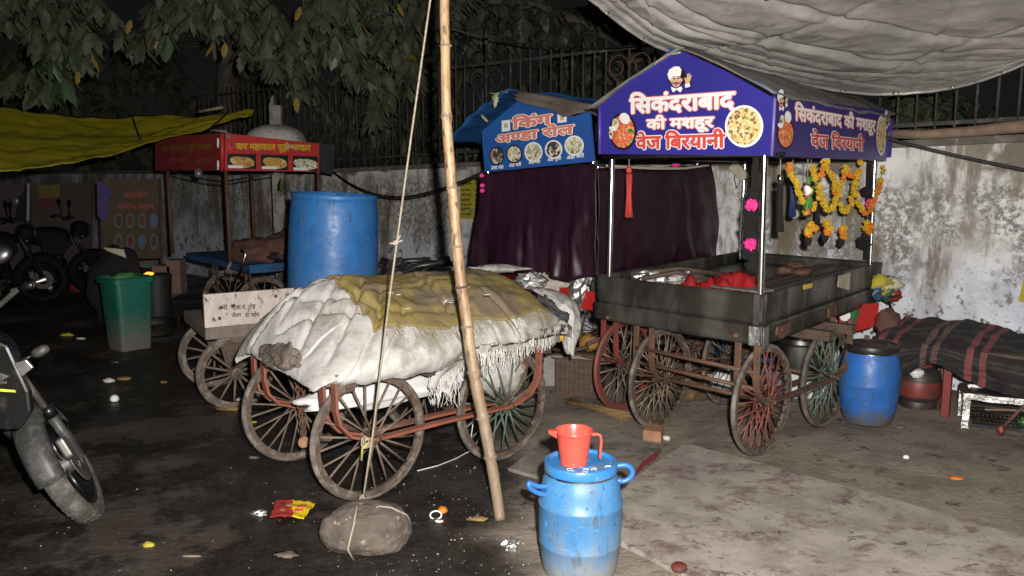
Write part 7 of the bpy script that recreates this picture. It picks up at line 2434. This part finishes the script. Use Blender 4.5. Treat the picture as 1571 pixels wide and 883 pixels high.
for i, (q, lb_) in enumerate(((((706, 335), (726, 336), (729, 273), (712, 275), (706, 284)), 'yellow notice on the wall, the one touching the bamboo pole'), (((727, 336), (762, 340), (764, 265), (730, 271)), 'yellow notice on the wall half hidden by the plum curtain'))):
    t = thing('wall_notice', lb_, 'notice', wpx(q[0][0], q[0][1], .004))
    MB().poly([wpx(x, y, .006) for x, y in q], .003, WN).build('sheet', M['posteryellow'], t)
    mb = MB()
    r = random.Random(i)
    x0, x1 = q[0][0] + 2, q[1][0] - 2
    yy = 281
    k = 0
    while yy < 331:
        write(mb, ('सूचना', 'नया कोर्स', 'प्रवेश चालू है', 'सरकारी नौकरी', 'संपर्क करें')[k % 5], wpx(x0, yy + 4, 0), wpx(x1 - (k % 2) * 2, yy + 3.6, 0), wpx(x0, yy - 1, 0), WN, .0075, .03, 4)
        yy += 9 if k == 0 else 7.4
        k += 1
    mb.build('notice_lettering', M['blackprint'], t)
mb = MB().poly([wpx(x, y, .005) for x, y in ((1214, 335), (1244, 330), (1243, 270), (1222, 268), (1214, 282))], .003, WN)
tag(mb.build('torn_poster', M['paper'], None, loc=wpx(1230, 330, .005)), 'torn white poster on the wall behind the marigold garlands', 'poster')

# ================================================================== MOTORCYCLES
DIM_BLACK = mat('dim_bike_black', (.006, .006, .006), None, 5, .7, spec=.15)  # far bikes get darker copies: the gloom back there is put into the colour
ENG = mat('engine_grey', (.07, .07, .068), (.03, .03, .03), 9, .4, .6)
DIM_METAL = mat('dim_bike_metal', (.05, .048, .046), (.02, .02, .02), 9, .5, .3)
def moto(label, body, front, dusty=True, seed=0, name='motorcycle'):
    """body, front: functions (x forward, y left, z up, from the front axle) -> place"""
    t = thing(name, label, 'motorcycle', body(-.65, 0, -.3))
    def ax(F, d):
        o_ = F(0, 0, 0)
        return (F(*d) - o_).normalized()
    BK = M['bikeblack'] if dusty else DIM_BLACK
    ME = M['bikemetal'] if dusty else DIM_METAL
    tyre_m, pl = (M['biketyre'], M['bikegrey']) if dusty else (DIM_BLACK, DIM_BLACK)
    def mk_wheel(F, c):
        C_0 = F(*c)
        e1, e2, n = ax(F, (0, 0, 1)), ax(F, (1, 0, 0)), ax(F, (0, 1, 0))
        mb = MB()
        prof = [(.225, -.036), (.245, -.046), (.268, -.05), (.288, -.04), (.300, -.018), (.303, 0), (.300, .018), (.288, .04), (.268, .05), (.245, .046), (.225, .036)]
        mb.lathe(prof, C_0, 72, e2, e1, n, False, False)
        w_ = mb.build('wheel', tyre_m, t, True)
        tr_ = MB()                                    # tread blocks
        for i in range(44):
            a = 2 * PI * i / 44
            for sd_ in (-1, 1):
                for (y0, y1, da) in ((.004, .02, .03), (.024, .04, .06)):
                    P = []
                    for y, d in ((y0, 0), (y1, da)):
                        rr = .3045 - (y / .05) ** 2 * .022
                        for k in (0, .05):
                            aa = a + d + k
                            P.append(C_0 + (e2 * math.cos(aa) + e1 * math.sin(aa)) * rr + n * (y * sd_))
                    Q = [p + (p - C_0).normalized() * .004 for p in P]
                    tr_.hexa([P[0], P[1], P[3], P[2], Q[0], Q[1], Q[3], Q[2]])
        tr_.build('tread', tyre_m, w_, False)
        MB().lathe([(.225, -.036), (.232, -.04), (.226, -.042), (.212, -.03), (.205, 0), (.212, .03), (.226, .042), (.232, .04), (.225, .036)], C_0, 56, e2, e1, n, False, False).build('rim', BK, w_, True)
        MB().lathe([(.03, -.06), (.05, -.04), (.05, .04), (.03, .06)], C_0, 18, e2, e1, n).build('hub', ME, w_, True, angle=30)
        for i in range(5):
            a = 2 * PI * i / 5
            d = e2 * math.cos(a) + e1 * math.sin(a)
            MB().tube([C_0 + d * .04, C_0 + d * .215], [.02, .013], 6).build('spoke', BK, w_, True)
        return w_
    mk_wheel(front, (0, 0, 0))
    mk_wheel(body, (-1.29, 0, 0))
    # front disc, caliper, fork
    C_0, e1, e2, n = front(0, 0, 0), ax(front, (0, 0, 1)), ax(front, (1, 0, 0)), ax(front, (0, 1, 0))
    MB().lathe([(.06, -.07), (.12, -.07), (.12, -.065), (.06, -.065), (.06, -.07)], C_0, 36, e2, e1, n, False, False).build('brake_disc', ME, t, True, angle=30)
    MB().hexa([front(*q) for q in ((-.15, -.095, .02), (-.07, -.095, -.01), (-.07, -.055, -.01), (-.15, -.055, .02), (-.16, -.095, .12), (-.09, -.095, .13), (-.09, -.055, .13), (-.16, -.055, .12))]).build('brake_caliper', ME, t, bev=.012)
    for y in (-.085, .085):
        MB().tube([front(0, y, 0), front(-.10, y, .26)], [.026, .024], 12).build('fork_leg', pl, t, True)
        MB().tube([front(-.10, y, .26), front(-.23, y, .58)], .016, 12).build('fork_tube', ME, t, True)
        MB().tube([front(-.09, y * 1.05, .23), front(-.11, y * 1.05, .285)], .03, 10).build('fork_seal', BK, t, True)
    # front mudguard
    def fend(u, v):
        a = math.radians(38 + 150 * u)
        w_ = .075 - .02 * abs(u - .45)
        y = (v * 2 - 1)
        rr = .322 + .012 * (1 - y * y) - .055 * max(0, abs(y) - .55)
        return front(rr * math.cos(a), y * w_, rr * math.sin(a))
    MB().grid(fend, 30, 10).build('front_mudguard', pl, t, True, solid=.005)
    for y in (-.078, .078):
        MB().ribbon([front(-.05, y * 1.05, .30), front(-.03, y * 1.15, .2), front(0, y * 1.2, .05)], (1, 0, 0) if False else e2, .03, .008).build('mudguard_stay', pl, t, bev=.002)
    # headlamp, cowl, bars
    def ell(F, c, rx, ry, rz, name_, m_, amp=0.0, fs=2, nu=20, nv=12, par=t, pw=1.0):
        mb = MB().blob(F(*c), rx, ry, rz, nu, nv, amp, fs, seed, ax(F, (1, 0, 0)), ax(F, (0, 1, 0)), ax(F, (0, 0, 1)), pw=pw)
        return mb.build(name_, m_, par, True)
    hl = ell(front, (-.14, 0, .6), .11, .12, .12, 'headlamp', BK, pw=.8)
    ell(front, (-.06, 0, .6), .05, .095, .09, 'lens', (M['lens'] if dusty else DIM_METAL), par=hl)
    MB().tube([front(-.40, -.36, .77), front(-.33, -.28, .79), front(-.27, -.1, .75), front(-.27, .1, .75), front(-.33, .28, .79), front(-.40, .36, .77)], .012, 10).build('handlebar', ME, t, True)
    for y in (-1, 1):
        MB().tube([front(-.40, .36 * y, .77), front(-.355, .30 * y, .785)], .018, 10).build('grip', BK, t, True)
        MB().tube([front(-.31, .25 * y, .80), front(-.27, .33 * y, .80), front(-.30, .40 * y, .785)], [.009, .007, .009], 8).build('brake_lever', ME, t, True)
        MB().tube([front(-.3, .2 * y, .8), front(-.31, .26 * y, .95)], .007, 6).build('mirror_stem', BK, t, True)
        ell(front, (-.31, .28 * y, .97), .02, .06, .045, 'mirror', BK)
        MB().tube([front(-.16, .1 * y, .52), front(-.16, .17 * y, .52)], .008, 6).build('indicator_stem', BK, t, True)
        ell(front, (-.16, .2 * y, .52), .03, .04, .025, 'indicator', (M['bikegrey'] if dusty else DIM_METAL), pw=.8)
    ell(body, (-.52, 0, .52), .26, .14, .13, 'fuel_tank', BK, pw=.85)
    ell(body, (-1.02, 0, .50), .34, .12, .06, 'seat', BK, pw=.8)
    ell(body, (-.62, 0, .14), .2, .13, .17, 'engine', (ENG if dusty else DIM_BLACK), .25, 5, pw=.8)
    for y in (-1, 1):
        MB().poly([body(*q) for q in ((-.3, .15 * y, .56), (-.62, .17 * y, .5), (-.58, .16 * y, .3), (-.36, .14 * y, .26), (-.24, .12 * y, .4))], .02, ax(body, (0, y, 0))).build('tank_panel', BK, t, bev=.008)
        MB().tube([body(-.36, .06 * y, .2), body(-.34, .2 * y, .16), body(-.36, .22 * y, .0), body(-.46, .12 * y, -.12)], .012, 8).build('crash_guard', BK, t, True)
        MB().poly([body(*q) for q in ((-.9, .11 * y, .44), (-1.4, .1 * y, .52), (-1.3, .1 * y, .4), (-.95, .11 * y, .28))], .02, ax(body, (0, y, 0))).build('side_cover', BK, t, bev=.008)
    MB().tube([body(-.3, 0, .55), body(-.4, 0, .1), body(-.6, 0, -.05), body(-1.0, 0, 0), body(-1.0, 0, .4)], .022, 8).build('frame', BK, t, True)
    MB().tube([body(-.5, -.12, .1), body(-.45, -.15, -.08), body(-.8, -.16, -.08), body(-1.4, -.17, .02)], [.018, .02, .035, .04], 10).build('exhaust', ME, t, True)
    def rfend(u, v):
        a = math.radians(60 + 110 * u)
        y = v * 2 - 1
        return body(-1.29 + .34 * math.cos(a), y * .08, .34 * math.sin(a) - .03 * y * y)
    MB().grid(rfend, 20, 6).build('rear_mudguard', BK, t, True, solid=.005)
    ell(body, (-1.55, 0, .46), .03, .07, .035, 'tail_lamp', (M['redpaint'] if dusty else DIM_BLACK), pw=.8)
    return t
wc_ = at(97, 714, 3.78)
e1v = Vector((-.47, .05, .88)).normalized()
nv_ = Vector((.86, .36, .44))
nv_ = (nv_ - e1v * nv_.dot(e1v)).normalized()
e2v = -nv_.cross(e1v)           # forward: away from the camera
def ffront(x, y, z):
    return wc_ + e2v * x - nv_ * y + e1v * z
# body: turned a little further to the left than the steered wheel
bx = Vector((.72, .68, .02)).normalized()
bz = Vector((-.22, .1, .97)); bz = (bz - bx * bz.dot(bx)).normalized()
by = bz.cross(bx)
hd = ffront(-.25, 0, .62)
def fbody(x, y, z):
    return hd + bx * (x + .30) + by * y + bz * (z - .56)
mo = moto('black motorcycle at the left edge with a lime stripe and dusty front wheel', fbody, ffront, True)
PMo = at(10, 600, 3.35)
nm_ = Vector((.25, -.97, 0)).normalized()
def PM_(x, y, o=0.0): return onp(x, y, PMo, nm_, o)
MB().poly([PM_(x, y) for x, y in ((-60, 560), (-10, 520), (12, 530), (44, 600), (48, 632), (30, 660), (0, 660), (-60, 650))], .05, nm_).build('side_fairing', M['bikeblack'], mo, bev=.012)
MB().poly([PM_(x, y, .012) for x, y in ((-40, 592), (24, 597), (26, 600.5), (-40, 597))], .003, nm_).build('lime_stripe', M['lime'], mo)
MB().poly([PM_(x, y, .02) for x, y in ((23, 556), (42, 550), (53, 562), (36, 576))], .02, nm_).build('reflector', M['lens'], mo, bev=.004)
MB().poly([PM_(x, y, .016) for x, y in ((-30, 566), (0, 570), (16, 576), (2, 584), (-30, 582))], .02, nm_).build('reflector', M['bikegrey'], mo, bev=.004)
r_ = MB()
write(r_, 'STAR' if False else 'NAVN', PM_(-8, 588.5), PM_(12, 587), PM_(-8, 584), nm_, .016, .03, 5)
r_.build('badge_lettering', M['lens'], mo)
# a second bike far back at the left
h2 = at(100, 415, 11.0); h2.z = .3
bd2 = Vector((.9, .42, 0)).normalized(); lf2 = Vector((-bd2.y, bd2.x, 0))
def fb2(x, y, z): return h2 + bd2 * (x + .35) + lf2 * y + Vector((0, 0, z))
def ff2(x, y, z): return h2 + bd2 * .35 + Vector((.75, .66, 0)) * x + Vector((-.66, .75, 0)) * y + Vector((0, 0, z))
moto('dim black motorcycle parked far back under the yellow tarpaulin', fb2, ff2, False, 3)
h3 = at(10, 440, 10.2); h3.z = .3
def fb3(x, y, z): return h3 + Vector((.8, .6, 0)) * (x + .4) + Vector((-.6, .8, 0)) * y + Vector((0, 0, z))
moto('dim black motorcycle at the left edge, nearer than the one under the tarpaulin', fb3, fb3, False, 4)

# ================================================================== LITTER
def litter(name, label, cat, px, py, rx, ry, rz, m_, seed=0, amp=.5, h=0.0, group=None, nu=12, nv=7):
    p = gnd(px, py, h)
    r_ = rz * .5
    o = MB().blob(p + Vector((0, 0, r_)), rx, ry, rz, nu, nv, amp, 3 if m_ != 'foil' else 6, seed, flat=-r_).build(name, m_ if not isinstance(m_, str) else M[m_], None, m_ != 'foil', loc=p)
    return tag(o, label, cat, group)
pk1 = thing('snack_packet', 'flat red and yellow snack packet on the dark ground left of the rock', 'packet', gnd(448, 786))
def pkt(u, v):
    a, b, c, d = gnd(414, 797), gnd(466, 800), gnd(484, 776), gnd(424, 770)
    p = a.lerp(b, u).lerp(d.lerp(c, u), v)
    p.z = .014 + .012 * fr((u * 3, v * 3, 1)) + .01 * math.sin(u * PI)
    return p
MB().grid(pkt, 24, 16, lambda u, v: 0 if u + .3 * (v - .5) > .52 + .05 * math.sin(v * 9) else 1).build('film', [M['packet'], mat('packet_red', (.4, .03, .03), (.25, .03, .025), 30, .35)], pk1, True, solid=.003)
mb = MB()
for i, (u, v, k) in enumerate(((.7, .35, 0), (.78, .45, 0), (.7, .55, 0), (.8, .62, 0), (.3, .35, 1), (.42, .55, 1), (.35, .7, 1))):
    mb.k = k
    mb.blob(pkt(u, v) + Vector((0, 0, .002)), .017, .014, .003, 10, 6, .3, 3, i)
mb.build('film_print', [M['redprint'], mat('packet_brown', (.3, .2, .1), None, 20, .5)], pk1, True)
for px, py, lb_ in ((676, 789, 'orange and white paper cup lying right of the rock'), (497, 750, 'orange and white paper cup by the foot of the near wheel')):
    p = gnd(px, py)
    t = thing('paper_cup', lb_, 'paper cup', p)
    MB().blob(p + Vector((.01, .01, .018)), .026, .022, .018, 12, 8, .3, 3, px).build('orange_scrap', M['orange'], t, True)
    if px > 600:
        MB().tube([p + Vector((-.02 + .028 * math.cos(a), -.035 + .012 * math.sin(a), .012 + .016 * math.sin(a))) for a in [2 * PI * i / 14 for i in range(14)]], .004, 6, closed=True).build('white_rim', M['white'], t, True)
        MB().blob(p + Vector((-.0, -.09, .006)), .022, .014, .006, 8, 6, .3, 3, 1).build('white_scrap', M['white'], t, True)
    else:
        MB().blob(p + Vector((.012, .03, .03)), .018, .012, .02, 8, 6, .3, 3, 1).build('white_scrap', M['white'], t, True)
litter('white_ball', 'round white ball of paper on the dark ground below the green bin', 'ball', 176, 615, .032, .032, .032, 'white', 1, .08, nu=16, nv=10)
litter('foil_scrap', 'crumpled silver wrapper beside the red and yellow packet', 'wrapper', 398, 790, .04, .022, .02, 'foil', 2)
litter('yellow_matchbox', 'small black and yellow box on the dark ground near the motorcycle wheel', 'box', 228, 839, .028, .02, .016, 'posteryellow', 3, .2)
litter('black_scrap', 'small black scrap touching the yellow box on the ground', 'scrap', 216, 837, .03, .014, .012, 'blackplastic', 4)
litter('stick_scrap', 'thin pale stick lying on the dark ground at the bottom', 'stick', 294, 854, .045, .006, .006, 'wood', 5, .1)
litter('grey_scrap', 'flat grey mesh scrap on the ground left of the rock', 'scrap', 438, 851, .055, .03, .005, 'brownrag', 6, 1.1)
litter('foil_heap', 'crushed pale foil on the ground left of the blue barrel', 'foil', 783, 840, .045, .035, .026, 'foil', 7)
litter('brown_leaf', 'curled brown leaf between the rock and the bamboo foot', 'leaf', 733, 797, .05, .022, .01, 'straw', 8)
litter('orange_flag', 'orange paper flag with a blue tip on the paving at the right', 'paper', 1467, 735, .04, .03, .012, 'orange', 9, .3)
litter('blue_tip', 'tiny blue scrap touching the orange paper flag', 'scrap', 1479, 741, .012, .009, .006, 'bluepaint', 10)
litter('white_scrap', 'white wrapper with red print on the paving right of the near wheel', 'wrapper', 1390, 703, .018, .015, .014, 'white', 11)
litter('dark_clod', 'dark clod on the paving right of the black-lidded drum', 'clod', 1380, 657, .035, .02, .014, 'rock', 12)
litter('paper_pile', 'brown card and silver foil under the far left wheel', 'rubbish', 352, 628, .10, .05, .02, 'straw', 13)
litter('foil_scrap', 'silver foil scrap on the brown card below the white-boarded cart', 'foil', 356, 624, .045, .03, .022, 'foil', 14)
litter('yellow_leaf', 'yellow-green leaf on the ground left of the far wheel', 'leaf', 388, 648, .03, .018, .006, 'lime', 15, .2)
litter('white_clump', 'pale flower clump on the rim of the cart wheel with wooden spokes', 'clump', 369, 616, .03, .02, .02, 'paper', 16)
litter('banana_peel', 'pale yellow peel scraps on the ground left of the green bin', 'peel', 102, 515, .07, .025, .02, 'posteryellow', 17)
litter('white_strip', 'white paper strip on the ground left of the green bin', 'paper', 124, 520, .05, .012, .012, 'paper', 18)
litter('crumpled_bag', 'pale crumpled bag on the ground below the green bin', 'bag', 167, 586, .045, .03, .022, 'paper', 19)
litter('yellow_rag', 'dull yellow rag beside the pale crumpled bag', 'rag', 190, 582, .06, .03, .016, 'straw', 20)
litter('dark_bottle', 'small dark glossy bottle under the green bin', 'bottle', 174, 557, .06, .025, .022, 'blackplastic', 21, .15)
litter('brown_paper', 'brown paper scrap on the ground between bin and wheel', 'paper', 251, 587, .03, .018, .01, 'straw', 22)
litter('pale_peel', 'pale scrap on the dark ground in front of the left wheel', 'scrap', 389, 702, .03, .018, .007, 'brownrag', 23, 1.0)
litter('dim_clutter', 'dim pale scraps far back on the ground left of the red bundle', 'scrap', 72, 443, .09, .04, .04, 'paper', 24)
# grit and small scraps nobody would count
r = random.Random(12)
mb = MB()
for i in range(420):
    if i < 240:
        px, py = r.uniform(560, 850), r.uniform(690, 900)
    elif i < 340:
        px, py = r.uniform(900, 1560), r.uniform(600, 760)
    else:
        px, py = r.uniform(0, 560), r.uniform(560, 880)
    s_ = r.uniform(.0015, .0042) * (1.9 if r.random() < .08 else 1)
    mb.k = 0 if r.random() < .07 else 1
    p = gnd(px, py, .01)
    mb.blob(p + Vector((0, 0, s_ * .2)), s_, s_ * r.uniform(.5, 1), s_ * .6, 6, 4, .4, 3, i)
o = mb.build('grit', [M['paper'], M['slab2']], None, False, loc=gnd(700, 760))
o['kind'] = 'stuff'
o['label'], o['category'] = 'pale grit and crumbs scattered over the ground', 'grit'
